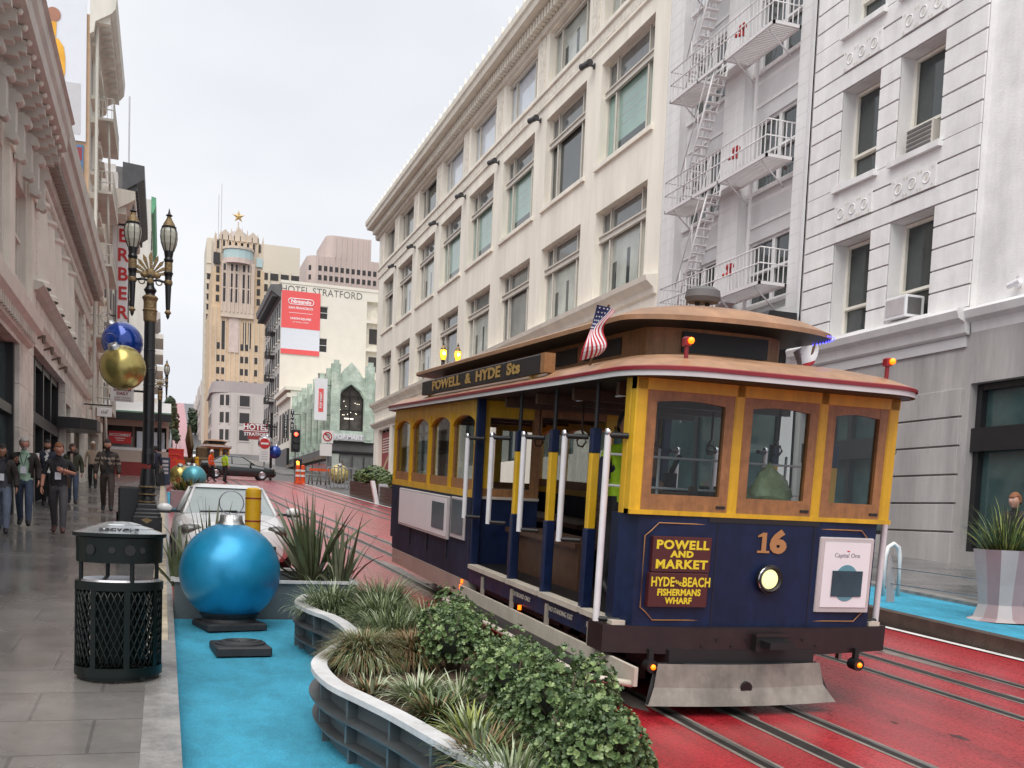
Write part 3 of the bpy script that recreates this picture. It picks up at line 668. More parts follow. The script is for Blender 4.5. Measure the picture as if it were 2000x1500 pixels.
mb = MB(); mb.text('HOTEL STRATFORD', 1.55, 'charcoal_stone', T(6.35, -.02, 36.0)@FACE, .02, -.012, sx=.93)
b.part(mb, 'lettering')
mb = MB(); mb.box(-.0, 10.8, -.9, .1, 8.2, 12.2, 'charcoal_stone'); b.part(mb, 'shopfront')
ban = thing('wall_banner', 'large red and white advertising banner hung on the hotel side wall', 'banner', (17.25, 168.9, 26.0))
m = MB(); m.box(0, 6.05, -.03, .05, 0, 9.8, 'ad_white'); m.box(0, 6.05, -.05, -.031, 4., 9.8, 'coral_sign'); m.box(0, 6.05, -.05, -.031, -.02, .75, 'coral_sign'); m.obj('fabric', ban)
m = MB(); m.tube([(1.5+.45*math.cos(a) if math.cos(a) < 0 else 4.55+.45*math.cos(a), -.06, 8.2+.45*math.sin(a)) for a in [R(90)+i*R(15) for i in range(24)]], .07, 5, 'white_sign', closed=True)
m.text('Nintendo', .82, 'white_sign', T(3.02, -.055, 8.2)@FACE, .01, .025); m.obj('logo', ban); m = MB(); m.text('SAN FRANCISCO', .5, 'white_sign', T(3.02, -.055, 7.2)@FACE, .01, .01); m.box(1.2, 4.85, -.06, -.051, 6.4, 6.46, 'white_sign')
m.obj('lettering', ban); m = MB(); m.text('UNION SQUARE', .44, 'white_sign', T(3.02, -.055, 5.55)@FACE, .01, .012); m.text('331 POWELL STREET', .28, 'white_sign', T(3.02, -.055, 5.0)@FACE, .01)
m.obj('lettering', ban)
p0, p1 = ay(475, 857, 173), ay(523, 829, 173)
o = thing('hotel_sign', 'dark red projecting hotel sign with white letters above the street', 'sign', (p0.x, 173, p0.z)); w = p1.x-p0.x; h = p1.z-p0.z
m = MB(); m.box(0, w, 0, .4, h*.42, h, 'brick_red'); m.box(.7, w, .01, .39, 0, h*.42, 'brick_red'); m.box(-.05, w, -.02, -.001, h*.52, h*.56, 'white_sign'); m.cyl((w, .2, h*.7), (17.3-p0.x, .2, h*.7), .08, n=6, mat='dark_metal'); m.obj('board', o)
m = MB(); m.text('HOTEL', 1.25, 'white_sign', T(w/2, -.03, h*.77)@FACE, .02, .03); m.text('STRATFORD', .75, 'white_sign', T(w/2+.2, -.03, h*.32)@FACE, .02, .015, sx=.95); m.obj('lettering', o)

# ==================================================================== rounded department store
b = Bld('rounded_building', 'pale stone building with a rounded corner and paired square windows beside the tan tower', 17.2, 405, 20.8, 0)
def rounded(x0, x1, D, r, n=8):
    return [(x0, D)]+[(x0+r-r*math.cos(R(90)*k/n), r-r*math.sin(R(90)*k/n)) for k in range(n+1)]+[(x1, 0), (x1, D)]
mb = MB(); mb.prism(rounded(0, 22, 40, 7), 20, 43.6, 'saks', 'xy'); mb.prism(rounded(-.9, 22, 40, 7.5), 43.6, 44.2, 'saks_dark', 'xy'); mb.prism(rounded(-.2, 22, 40, 7), 44.2, 47.8, 'saks_dark', 'xy')
b.part(mb, 'wall')
wp = ('window', MB().box(-.3, 3.9, -.15, .2, -.3, 4.6, 'saks').box(0, 3.6, -.2, -.151, .2, 4.1, 'far_pane').mesh('window'), [])
for z in (38.6, 32.2, 25.8): b.put(wp, 9.6, -.05, z)
for z in (38.6, 32.2, 25.8): b.put(wp, 2.6, 1.55, z, R(-24))
for z in (38.6, 32.2, 25.8):
    for k in range(4): b.put(wp, -.05, 12+7*k, z, R(-90))
mb = MB(); mb.box(8.2, 8.8, -.3, 0, 20, 43, 'saks'); mb.box(13.6, 14.3, -.3, 0, 20, 43, 'saks'); b.part(mb, 'pilasters')

# ==================================================================== tan tower with the star
b = Bld('star_tower', 'tall tan tower with a stepped crown, a glazed lounge and a star on top', 17.0, 445, 22.5, 0)
mb = MB(); shell(mb, 22, 45, 20, 82, 'drake_tan', True); shell(mb, 21.3, 40, 82, 98, 'drake_tan', True, y0=.6, x0=.8); shell(mb, 20.6, 30, 98, 109, 'drake_light', True, y0=1.2, x0=1.4)
mb.box(4.2, 17.2, -1.2, .6, 78, 100, 'drake_light'); mb.box(7.5, 11.5, -.4, 0, 64, 80, 'drake_pink')
b.part(mb, 'wall')
mb = MB()
for k in range(10):
    x = 1.6+k*2.1; h = 109+3*(1-abs(k-4.5)/4.5)
    mb.box(x-.35, x+.35, .9, 1.6, 100, h+1, 'drake_light'); mb.cyl((x, 1.2, h+1), (x, 1.2, h+3), .35, .05, n=6, mat='drake_light')
for c in (5.5, 11, 16.5): mb.prism([(c-2.6, 109), (c-2.4, 111), (c, 114.5-abs(c-11)*.25), (c+2.4, 111), (c+2.6, 109)], .7, 1.3, 'drake_light')
mb.cyl((11, 8, 109), (11, 8, 114), 6, 3, n=8, mat='saks_dark'); mb.cyl((11, 8, 114), (11, 8, 118.5), .25, n=6, mat='drake_light')
b.part(mb, 'crown')
mb = MB(); mb.cyl((10.7, 2.2, 101.5), (10.7, 2.2, 105), 6.2, n=16, mat='far_glass', smooth=False); mb.cyl((10.7, 2.2, 105), (10.7, 2.2, 106), 6.6, n=16, mat='drake_light', smooth=False); mb.cyl((10.7, 2.2, 99.5), (10.7, 2.2, 101.5), 6.3, n=16, mat='drake_pink', smooth=False); mb.box(1, 3.6, .3, 1.1, 99, 103.5, 'far_pane'); mb.box(18, 20.5, .3, 1.1, 99.5, 103, 'far_glass')
b.part(mb, 'glazed_lounge')
mb = MB()
for k in range(12): mb.box(.4+1.88*k, .8+1.88*k, -.35, .0, 22, 81.5, 'drake_light')
for k in range(9): mb.box(4.35+1.55*k, 4.75+1.55*k, -1.6, -1.2, 80, 99.5, 'drake_pink')
for k in range(8): mb.box(2.4+2.35*k, 3.2+2.35*k, .9, 1.19, 105.5, 108.5, 'far_pane'); mb.box(1.9+2.35*k, 2.2+2.35*k, .7, 1.19, 104, 111, 'drake_tan')
b.part(mb, 'piers')
st = []
for k in range(10): a = R(90+36*k); q = 2.6 if k % 2 == 0 else 1.05; st.append((q*math.cos(a), q*math.sin(a)))
m = MB(); pts = [(x, 0, z) for x, z in st]+[(0, -.7, 0), (0, .7, 0)]
m.add(pts, [(i, (i+1) % 10, 10) for i in range(10)]+[((i+1) % 10, i, 11) for i in range(10)], 'gold_star'); m.v = [(x+11, y+8, z+120.6) for x, y, z in m.v]; b.part(m, 'star')
w1 = ('window', MB().box(0, 1.3, -.1, 0, 0, 2.6, 'far_pane').mesh('window'), []); w2 = ('window', MB().box(0, 1.2, -.1, 0, 0, 5.4, 'far_pane').mesh('window'), [])
for z in (40, 45, 50, 55, 60, 65):
    for x in (2.9, 4.85, 12.3, 14.2, 18.0): b.put(w1, x, -.01, z)
for z in (66, 71): b.put(w2, 4.8, -.01, z); b.put(w2, 13.2, -.01, z); b.put(w2, 15.2, -.01, z)
for k in range(5):
    for z in (84, 90): b.put(w2, 5+k*2.4, -1.21, z)
    b.put(w1, 5+k*2.4, -1.21, 96.5)
for z in (84, 88, 92, 95.5): b.put(w1, 2.2, .55, z); b.put(w1, 18.4, .55, z)
m = MB(); m.cyl((3, 6, 109), (3, 6, 128), .12, n=5, mat='ad_grey'); m.cyl((4.2, 8, 109), (4.2, 8, 133), .12, n=5, mat='ad_grey'); b.part(m, 'antenna_masts')

b = Bld('slab_tower', 'plain cream slab tower standing behind the tan star tower', 17.2, 485, 25, 0)
mb = MB(); shell(mb, 40, 30, 24, 118.5, 'block_cream', True); mb.box(-.5, 1.5, -1, 30, 24, 118, 'block_cream')
for k in range(14): mb.box(-.7, 1.7, -1.3, -1, 50+4.4*k, 50.5+4.4*k, 'block_cream')
b.part(mb, 'wall')
wp = ('window', MB().box(0, 3.6, -.2, 0, 0, 3.0, 'far_pane').box(-.4, 0, -.5, 0, -1.4, 4.2, 'block_cream').mesh('window'), [])
for k in range(4):
    for z in (103, 98, 93): b.put(wp, 22.4+4.6*k, 0, z)
wp = ('window', MB().box(0, 1.5, -.2, 0, 0, 2.6, 'far_pane').mesh('window'), [])
for k in range(12): b.put(wp, -.2, -1.02, 52+4.4*k)

b = Bld('pink_tower', 'pinkish ribbed office tower with a stepped top behind the cream hotel', 65, 520, 30, 0)
mb = MB(); mb.prism(rounded(0, 42, 40, 5), 28, 124.5, 'pink_tower', 'xy'); mb.prism(rounded(9, 31, 36, 4), 124.5, 135, 'pink_tower', 'xy')
for k in range(14): mb.box(4.4+2.7*k, 5.1+2.7*k, -.5, 0, 40, 124.5, 'pink_tower')
for k in range(7): mb.box(13+2.6*k, 13.7+2.6*k, -.4, 0, 124.5, 134.5, 'pink_tower')
b.part(mb, 'wall')
wp = ('window', MB().box(0, 1.5, -.15, 0, 0, 2.4, 'far_pane').mesh('window'), [])
for k in range(13):
    for z in (117.5, 113, 108.5, 104, 99.5): b.put(wp, 5.35+2.7*k, 0, z)
for z in (117.5, 113, 108.5, 104): b.put(wp, 1.0, 2.2, z, R(-50))

b = Bld('ornate_building', 'pale ornate apartment building with pinnacles far up the hill on the right', 17.4, 524, 31, 0)
mb = MB(); shell(mb, 25, 120, 28, 55, 'saks', True)
for k in range(9): mb.box(-1.2, .5, 2+13*k, 8+13*k, 30, 54+3*(k % 3), 'saks'); mb.cyl((-.3, 5+13*k, 54), (-.3, 5+13*k, 61+2*(k % 2)), 1.1, .1, n=6, mat='saks')
b.part(mb, 'wall')
wp = ('window', MB().box(-.1, 0, 0, 2.5, 0, 2.4, 'far_pane').mesh('window'), [])
for k in range(9):
    for z in (34, 39, 44, 49): b.put(wp, -1.2, 3.5+13*k, z)

# ==================================================================== left row, near to far
b = Bld('bracketed_building', 'cream building with a deep bracketed cornice nearest on the left, travertine below', -3, 8, .5, 90)
W = 18.7
mb = MB(); facade(mb, W, .2, 6.0, [(11.5, 17.15, .7, 5.15), (2, 8, .7, 5.15)], 'travertine', .3)
facade(mb, W, 6.0, 10.7, [(1.5+3.6*k, 3.7+3.6*k, 6.5, 8.5) for k in range(5)], 'beige', .35); shell(mb, W, 12, .2, 10.7, 'beige')
for k in range(6): x = .3+3.6*k; mb.box(x, x+.85, -.1, 0, 6.1, 8.9, 'beige_light'); mb.box(x-.06, x+.91, -.16, -.1, 8.6, 8.9, 'beige_light')
b.part(mb, 'wall')
mb = MB(); prof(mb, [(0, 5.75), (-.1, 5.8), (-.14, 6.0), (-.3, 6.15), (-.34, 6.4), (-.24, 6.55), (0, 6.6)], 0, W, 'beige_light')
for k in range(60): mb.box(.1+.31*k, .24+.31*k, -.2, -.14, 5.85, 6.05, 'beige')
b.part(mb, 'ledge', dz=-.5)
mb = MB(); prof(mb, [(0, 9.95), (-.12, 10.0), (-.16, 10.25), (-.2, 10.55), (-.7, 10.62), (-.78, 10.65), (-.8, 10.9), (-.86, 11.0), (-.88, 11.25), (-.95, 11.3), (0, 11.5)], 0, W+.1, 'taupe')
for k in range(31):
    x = .15+.62*k; mb.box(x, x+.2, -.62, -.18, 10.38, 10.58, 'taupe'); mb.box(x+.0, x+.2, -.5, -.18, 10.3, 10.38, 'taupe'); mb.sphere((x+.1, -.66, 10.58), .06, 8, 'beige_light')
for k in range(16):
    x = .25+1.24*k; mb.box(x, x+.28, -.3, -.12, 9.3, 10.2, 'taupe'); mb.cyl((x-.01, -.25, 9.35), (x+.29, -.25, 9.35), .09, n=10, mat='taupe'); mb.cyl((x-.01, -.33, 10.05), (x+.29, -.33, 10.05), .1, n=10, mat='taupe')
b.part(mb, 'cornice', dz=-.8)
for k in range(5):
    b.put(cache.setdefault('la', hung(2.2, 2.0, .3, 'beige_light', 'pane_grey')), 1.5+3.6*k, 0, 6.5)
b.part(MB().box(2, 8, .25, .29, .7, 5.15, 'pane_shop').box(4.9, 5.1, .1, .249, .7, 5.15, 'black_frame'), 'shop_window')
mb = MB(); mb.box(11.5, 17.15, .25, .29, .7, 5.15, 'pane_shop'); mb.box(16.95, 17.15, .1, .25, .7, 5.15, 'black_frame'); mb.box(14.2, 14.4, .1, .25, .7, 5.15, 'black_frame'); mb.box(11.5, 17.15, .12, .22, 3.6, 3.8, 'black_frame')
b.part(mb, 'shopfront')

b = Bld('column_building', 'beige classical building with giant columns over a black framed shopfront', -3, 26.72, 1.4, 90)
W = 19.2
mb = MB(); facade(mb, W, 1.2, 6.1, [(1.0, 9.6, 1.6, 5.5), (9.9, 11.7, 1.6, 4.9), (13.2, 18.4, 1.7, 4.6)], 'travertine', .6); facade(mb, W, 6.1, 10.6, [(.9, 10.2, 6.9, 8.9), (11.6, 13.2, 7.0, 8.7), (14.6, 16.2, 7.0, 8.7), (17.1, 18.5, 7.0, 8.7)], 'beige', .7)
shell(mb, W, 14, 1.2, 10.6, 'beige'); mb.box(.9, 10.2, .68, .72, 6.9, 9.0, 'pane_dark')
for k in range(8):
    z = 6.85+.26*k
    for x0, x1 in ((10.3, 11.4), (16.3, 17.0), (.0, .85)): mb.bbox(x0, x1, -.1, 0, z, z+.24, 'beige_light', .01)
b.part(mb, 'wall')
colp = ('column', MB().lathe([(.5, 0), (.5, .1), (.44, .16), (.43, 1.0), (.39, 1.8), (.39, 1.86), (.46, 1.92), (.46, 2.0)], 14, 'beige_light').mesh('column'), [])
for x in (.5, 2.3, 4.2, 6.3, 8.4): b.put(colp, x+.6, .12, 6.86)
mb = MB(); prof(mb, [(0, 5.82), (-.12, 5.85), (-.2, 6.), (0, 6.08)], 0, 19, 'beige_light'); prof(mb, [(0, 6.6), (-.2, 6.65), (-.32, 6.76), (-.3, 6.82), (0, 6.86)], 0, 18.6, 'taupe'); mb.box(0, 18.4, -.06, 0, 6.1, 6.6, 'travertine'); b.part(mb, 'ledge')
mb = MB(); prof(mb, [(.2, 9.7), (-.12, 9.72), (-.16, 9.95), (-.1, 10), (-.1, 10.5), (-.22, 10.55), (-.26, 10.75), (-.6, 11.0), (-.66, 11.3), (-.74, 11.35), (-.78, 11.75), (0, 11.95), (.2, 11.95)], -.1, W, 'taupe')
for k in range(60): mb.box(.02+.32*k, .2+.32*k, -.5, -.24, 10.72, 10.96, 'taupe_dark')
for k in range(56): mb.sphere((.1+.34*k, -.14, 10.28), .085, 6, 'beige_light', m=4)
b.part(mb, 'cornice', dz=-.9)
wp = hung(1.6, 1.7, .4, 'beige_light', 'pane_grey')
for x in (11.6, 14.6): b.put(wp, x, 0, 7.0)
b.put(hung(1.4, 1.7, .4, 'beige_light', 'pane_grey'), 17.1, 0, 7.0)
mb = MB()
for x in (1.0, 3.05, 5.1, 7.15, 9.4): mb.box(x, x+.22, .2, .5, 1.5, 5.5, 'black_frame')
for x in (2.0, 4.1, 6.1, 8.3): mb.box(x, x+.1, .3, .45, 1.5, 5.5, 'black_frame')
mb.box(1, 9.6, .18, .5, 3.75, 4.05, 'black_frame'); mb.box(1, 9.6, .22, .5, 5.3, 5.5, 'black_frame'); mb.box(13.2, 18.4, .2, .4, 3.6, 3.8, 'iron_brown')
for x in (13.2, 15, 16.6, 18.2): mb.box(x, x+.2, .2, .4, 1.6, 4.6, 'iron_brown')
sf = b.part(mb, 'shopfront')
mb = MB(); mb.box(1, 9.6, .5, .54, 1.5-b.zb, 5.5-b.zb, 'pane_shop'); mb.box(13.2, 18.4, .45, .49, 1.6-b.zb, 4.6-b.zb, 'pane_dark'); mb.box(9.9, 11.7, .5, .54, 1.5-b.zb, 4.9-b.zb, 'beige'); mb.obj('pane', sf)
mb = MB(); mb.prism([(9.0, 0.2), (9.0, -.5), (9.6, -.95), (10.6, -1.0), (11.4, -.7), (11.7, .2)], 4.05, 4.4, 'black_frame', 'xy'); b.part(mb, 'entrance_canopy')
lm = ('wall_lamp', MB().cyl((0, 0, .12), (0, -.2, .2), .03, n=6, mat='iron_brown').cyl((0, -.2, .22), (0, -.2, .02), .05, .035, n=8, mat='iron_brown').mesh('wall_lamp'), [])
for x in (1.2, 3.2, 5.2, 7.3): b.put(lm, x, .0, 5.55)

b = Bld('balcony_hotel', 'tan hotel with iron fire balconies on its front and a billboard on its side wall', -3, 46, 2.4, 90)
W, ZT = 9.2, 21.0
mb = MB(); fl = [(6.2+3.0*k, 8.0+3.0*k) for k in range(5)]
facade(mb, W, 2.2, ZT, [(a, a+1.3, z0, z1) for a in (.9, 4., 6.9) for z0, z1 in fl]+[(1, 8.4, 2.6, 4.9)], 'beige', .35); shell(mb, W, 14, 2.2, ZT, 'tan_brick')
for a in (.9, 4., 6.9):
    for z0, z1 in fl: mb.box(a-.2, a+1.5, -.22, 0, z1+.1, z1+.35, 'beige_light'); mb.box(a-.15, a+1.45, -.14, 0, z0-.15, z0, 'beige_light')
mb.box(0, W, -.15, 0, 5.1, 5.5, 'beige_light')
b.part(mb, 'wall')
mb = MB(); prof(mb, [(0, 20.2), (-.15, 20.3), (-.2, 20.7), (-.8, 21.1), (-.95, 21.3), (-1., 21.8), (0, 22)], -.2, W, 'taupe')
for k in range(14): mb.box(.0+.66*k, .3+.66*k, -.75, -.18, 20.75, 21.05, 'taupe')
b.part(mb, 'cornice')
wp = hung(1.3, 1.8, .3, 'beige_light', 'pane_dark')
for a in (.9, 4., 6.9):
    for z0, z1 in fl: b.put(wp, a, 0, z0)
mb = MB(); mb.box(1, 8.4, .3, .34, 2.6, 4.9, 'pane_dark'); b.part(mb, 'shopfront')
for z0, z1 in fl:
    f = MB(); z = z0-.45
    f.box(2.2, 7.4, -.8, 0, z, z+.1, 'taupe')
    for h in (.45, .9): f.tube([(2.2, 0, z+h), (2.2, -.8, z+h), (7.4, -.8, z+h), (7.4, 0, z+h)], .025, 4, 'taupe')
    for k in range(20): f.box(2.2+.27*k, 2.23+.27*k, -.815, -.785, z, z+.9, 'taupe')
    for k in range(4): f.box(2.19, 2.215, -.75+.18*k, -.725+.18*k, z, z+.9, 'taupe')
    f.tube([(2.4, -.6, z), (4.6, -.6, z-3)], .05, 4, 'taupe'); b.part(f, 'fire_balcony')
mb = MB(); mb.cyl((.35, -.25, 5), (.35, -.25, 22.5), .07, n=8, mat='taupe'); b.part(mb, 'drainpipe')
bb = thing('billboard', 'tall pale billboard picturing an amber bottle on the tan hotel side wall', 'billboard', (-3.12, 45.9, 16.05))
m = MB(); m.box(-6, 0, 0, .09, 0, 8, 'ad_white'); m.box(-6, -.2, -.012, -.001, .25, 2.2, 'ad_grey'); m.obj('panel', bb)
m = MB(); M = T(-1.13, -.02, 2.25)
m.prism([(-.5, 0), (.3, 0), (.36, .3), (.36, .85), (.3, 1.25), (.12, 1.5), (-.1, 1.6), (-.4, 1.5), (-.6, .8)], -.006, 0, 'ad_amber', M=M); m.prism([(-.18, 1.6), (.02, 1.6), (.04, 2.15), (-.2, 2.15)], -.006, 0, 'ad_amber', M=M)
m.prism([(-.08+.27*math.cos(R(20*k)), 2.42+.27*math.sin(R(20*k))) for k in range(18)], -.006, 0, 'ad_rust', M=M)
m.obj('bottle', bb); m = MB(); m.box(-.0, .05, -.006, 0, -1.9, -1.05, 'ad_ink', M); m.box(-.35, .25, -.006, 0, -1.05, -.98, 'ad_ink', M); m.tube([(-.68+.13*math.cos(R(30*k)), -.02, 1.0+.13*math.sin(R(30*k))) for k in range(12)], .02, 4, 'ad_ink', closed=True); m.text('R', .2, 'ad_ink', T(-.68, -.022, 1.0)@FACE, .002, .004)
m.obj('logo', bb)
bb2 = thing('painted_sign', 'blue sign with a maroon top below the pale billboard', 'sign', (-3.2, 45.9, 12.))
m = MB(); m.box(-5, 0, 0, .09, 0, 3.9, 'ad_blue'); m.box(-5, -.05, -.01, -.001, 3.3, 3.8, 'ad_maroon'); m.box(-5, -.05, -.01, -.001, 2.3, 3.1, 'ad_navy'); m.obj('panel', bb2)
m = MB(); m.text('ON', .55, 'white_sign', T(-.45, -.02, 2.7)@FACE, .002, .01); m.obj('lettering', bb2)

def plain(name, label, X, Y, zb, W, ZT, mat, corn, cz, cp, fls, group=None, wmat='far_pane', D=14):
    b = Bld(name, label, X, Y, zb, 90, group=group)
    mb = MB(); shell(mb, W, D, zb-1, ZT, mat, True); b.part(mb, 'wall')
    mb = MB(); prof(mb, [(0, cz), (-.2, cz+.1), (-cp*.8, cz+.7), (-cp, cz+.9), (-cp, ZT+.2), (0, ZT+.3)], -.1, W, corn)
    for k in range(int(W/.8)): mb.box(.1+.8*k, .5+.8*k, -cp*.7, -.15, cz+.15, cz+.5, corn)
    b.part(mb, 'cornice')
    wp = ('window', MB().box(0, 1.2, -.05, 0, 0, 1.9, wmat).box(-.12, 1.32, -.14, 0, -.2, 0, mat).mesh('window'), [])
    z = fls[0]
    while z < cz-2.4:
        for k in range(max(1, int(W/3))): b.put(wp, .8+3*k, 0, z)
        z += fls[1]
    return b
b = plain('peach_cornice_building', 'pale hotel with a peach cornice and white finial behind the tall lettered sign', -3, 57.5, 3, 12, 17.3, 'beige_light', 'beige', 16.2, 1.45, (6, 3.1))
mb = MB(); mb.box(.1, .8, -.6, .3, 17.5, 18.4, 'white_paint'); mb.box(.2, .7, -.5, .2, 18.4, 18.8, 'white_paint'); b.part(mb, 'finial')
plain('dark_cornice_building', 'grey building with a heavy dark bracketed cornice on the left', -2.7, 72, 3.6, 16, 22.9, 'charcoal_stone', 'dark_metal', 21.4, 1.3, (7, 3.3))
b = plain('green_cornice_building', 'grey building with a green copper cornice across the side street on the left', -1.5, 112, 4.8, 22, 31.8, 'taupe', 'verdigris', 30.4, .45, (9, 3.6))
b = plain('balcony_tower', 'slim pale apartment tower with rows of balconies far up the left side', -2.6, 250, 12, 20, 44, 'saks', 'saks', 42, 1.5, (16, 3.6))
mb = MB()
for k in range(7): mb.box(1, 19, -2.2, 0, 17+3.6*k, 18+3.6*k, 'hotel_cream')
b.part(mb, 'balconies')
m = MB(); m.cyl((0, 0, 0), (0, 0, 7), .06, n=5, mat='ad_grey'); o = m.obj('roof_mast'); tag(o, 'thin grey mast standing on the dark cornice roof at left', 'mast'); o.location = (-2.6, 80, 23.1)
# tall lettered blade sign
p0, p1 = ay(222, 640, 60), ay(251, 397, 60); w = p1.x-p0.x; h = p1.z-p0.z
o = thing('blade_sign', 'tall white vertical sign with big red letters behind the near street lamp', 'sign', (p0.x, 60, p0.z), 0, None)
m = MB(); m.bbox(.12, w, 0, .35, 0, h, 'white_sign', .05); m.bbox(-.12, w*.6, .05, .3, h*.44, h-.0, 'white_sign', .05); m.cyl((-.8, .18, h*.9), (0, .18, h*.9), .05, n=6, mat='dark_metal'); m.cyl((-.8, .18, h*.1), (.2, .18, h*.1), .05, n=6, mat='dark_metal'); m.obj('board', o)
m = MB()
for i, c in enumerate('HERBERT'): m.text(c, .95, 'red_sign', T(w*.62, -.02, h-.75-i*1.0)@FACE, .01, .02)
m.obj('lettering', o)
# ==================================================================== cable car
pm('car_blue', (.006, .016, .06), .42, var=.3, scale=7, stain=.35, sscale=3, rvar=.08, spec=.35)
pm('car_blue_dull', (.022, .032, .065), .6, var=.35, scale=4, stain=.35, sscale=3, spec=.15)
pm('car_yellow', (.72, .43, .016), .38, var=.12, scale=7, stain=.22, sscale=5)
pm('car_brown', (.34, .16, .06), .42, var=.25, scale=14, stain=.2, stretch=(6, 6, .8), sscale=4)
pm('car_dark', (.012, .011, .012), .5, var=.2)
pm('car_bumper', (.022, .012, .013), .4, var=.3, scale=5)
pm('roof_tan', (.38, .21, .115), .4, var=.2, scale=3, rvar=.12, stain=.25, stretch=(1, .3, 1), sscale=4)
pm('roof_red', (.22, .012, .02), .4, var=.1); pm('trim_white', (.62, .62, .62), .45, var=.08, scale=4)
pm('pole_white', (.72, .72, .74), .3, var=.1, scale=6)
pm('cream_trim', (.55, .5, .42), .5, var=.15, scale=5); pm('skirt_beige', (.36, .32, .27), .5, var=.15, scale=2)
pm('pilot_grey', (.25, .23, .2), .6, var=.3, scale=4, stain=.4, stretch=(1, 1, .5), sscale=3)
pm('wood_slat', (.09, .045, .025), .4, var=.3, scale=8); pm('gold_paint', (.4, .25, .07), .4, var=.1); pm('copper_paint', (.42, .21, .08), .4, var=.05)
pm('sign_maroon', (.075, .014, .014), .4, var=.15, scale=3); pm('letter_yellow', (.75, .6, .03), .45, var=.0)
pm('lamp_warm', (.45, .42, .25), .3, var=.4, scale=70, emit=(1, .88, .42), es=.5); pm('lamp_amber', (1, .4, .03), .3, var=0, emit=(1, .11, .0), es=1.3)
pm('lamp_blue', (.05, .05, 1), .3, var=0, emit=(.04, .04, 1), es=5.)
pm('chrome', (.6, .6, .62), .15, metal=1., var=.1); pm('ad_teal', (.12, .3, .36), .4); pm('ad_slate', (.03, .06, .08), .3, var=.4, scale=3)
pm('flag_blue', (.03, .04, .13), .8, var=.15); pm('flag_red', (.4, .02, .035), .8, var=.15); pm('flag_white', (.6, .6, .62), .8, var=.1)
pm('flag_brown', (.13, .07, .04), .8)

def rrect(x, y0, y1, r, n=7, k=1.):
    """plan outline, rounded corners; k squashes the corner along y"""
    o = []
    for cx, cy, a0 in ((x-r, y0+r*k, -90), (x-r, y1-r*k, 0), (-x+r, y1-r*k, 90), (-x+r, y0+r*k, 180)):
        for i in range(n+1): a = R(a0+90*i/n); o.append((cx+r*math.cos(a), cy+r*k*math.sin(a)))
    return o
def loft(mb, rings, mat, cap0=False, cap1=False, smooth=True, mats=None):
    n = len(rings[0])
    for j in range(len(rings)-1):
        mb.add(rings[j]+rings[j+1], [(i, (i+1) % n, n+(i+1) % n, n+i) for i in range(n)], mats[j] if mats else mat, smooth)
    if cap0: mb.add(rings[0], [tuple(reversed(range(n)))], mats[0] if mats else mat)
    if cap1: mb.add(rings[-1], [tuple(range(n))], mats[-1] if mats else mat)
def at_z(o, z): return [(x, y, z) for x, y in o]

CAR = thing('cable_car', 'blue and yellow cable car with open front benches numbered 16 rolling toward the camera', 'cable car', (4.5, 7.2, road(7.2)))
CAR.rotation_euler = (math.atan(SL), 0, 0)
HW, LY = 1.18, 8.5
def cp(mb, nm, label=None, par=None): return mb.obj(nm, par or CAR, None, label)
# underframe
mb = MB(); mb.box(-1.0, 1.0, .25, 8.3, .42, .66, 'car_dark'); mb.box(-1.16, 1.16, .1, 8.45, .6, .7, 'car_dark'); mb.box(-.6, .6, .6, 8, .2, .42, 'car_dark'); mb.box(-.12, .12, 1, 7.5, .02, .3, 'car_dark')
cp(mb, 'underframe')
for yc in (1.9, 6.6):
    t = cp(MB().box(-.75, -.6, yc-.8, yc+.8, .3, .48, 'car_dark').box(.6, .75, yc-.8, yc+.8, .3, .48, 'car_dark').box(-.75, .75, yc-.15, yc+.15, .3, .5, 'car_dark'), 'truck')
    for dy in (-.55, .55):
        w = MB()
        for s in (-.55, .55): w.cyl((s-.05, yc+dy, .29), (s+.05, yc+dy, .29), .28, n=20, mat='car_bumper'); w.cyl((s-.08, yc+dy, .29), (s+.08, yc+dy, .29), .1, n=10, mat='car_dark')
        w.cyl((-.6, yc+dy, .29), (.6, yc+dy, .29), .05, n=8, mat='car_dark'); cp(w, 'wheel', None, t)
# front platform
mb = MB(); mb.prism([(-HW, .16), (-HW+.1, .02), (-.5, -.01), (.5, -.01), (HW-.1, .02), (HW, .16), (HW, .3), (-HW, .3)], .66, 1.53, 'car_blue', 'xy')
pin = []
for x, z in ((-.92, .72), (-.98, .78), (-1.03, .82), (-1.03, 1.37), (-.98, 1.41), (-.92, 1.47), (.92, 1.47), (.98, 1.41), (1.03, 1.37), (1.03, .82), (.98, .78), (.92, .72)): pin.append((x, -.012 if abs(x) < .6 else -.004, z))
mb.tube(pin, .005, 4, 'copper_paint', closed=True)
for x in (-.42, .46): mb.box(x, x+.006, -.0135, -.0095, .68, 1.5, 'car_dark')
for k in range(24):
    x = -1.12+k*.0974
    if abs(x) < .5: mb.sphere((x, -.0105, .69), .006, 5, 'car_blue_dull')
mb.box(-.5, .5, -.016, -.0105, 1.49, 1.53, 'car_dark'); cp(mb, 'front_dash')
mb = MB(); mb.text('6', .235, 'copper_paint', T(.13, -.018, 1.345)@FACE, .004, .012, sx=1.25)
mb.prism([(-.055, 1.265), (.055, 1.265), (.055, 1.282), (.022, 1.282), (.022, 1.425), (-.012, 1.425), (-.055, 1.4), (-.055, 1.388), (-.018, 1.396), (-.018, 1.282), (-.055, 1.282)], -.022, -.014, 'copper_paint')
cp(mb, 'fleet_number')
sg = cp(MB().bbox(-.97, -.47, -.035, .02, 1.1, 1.37, 'sign_maroon', .006), 'destination_board')
mb = MB()
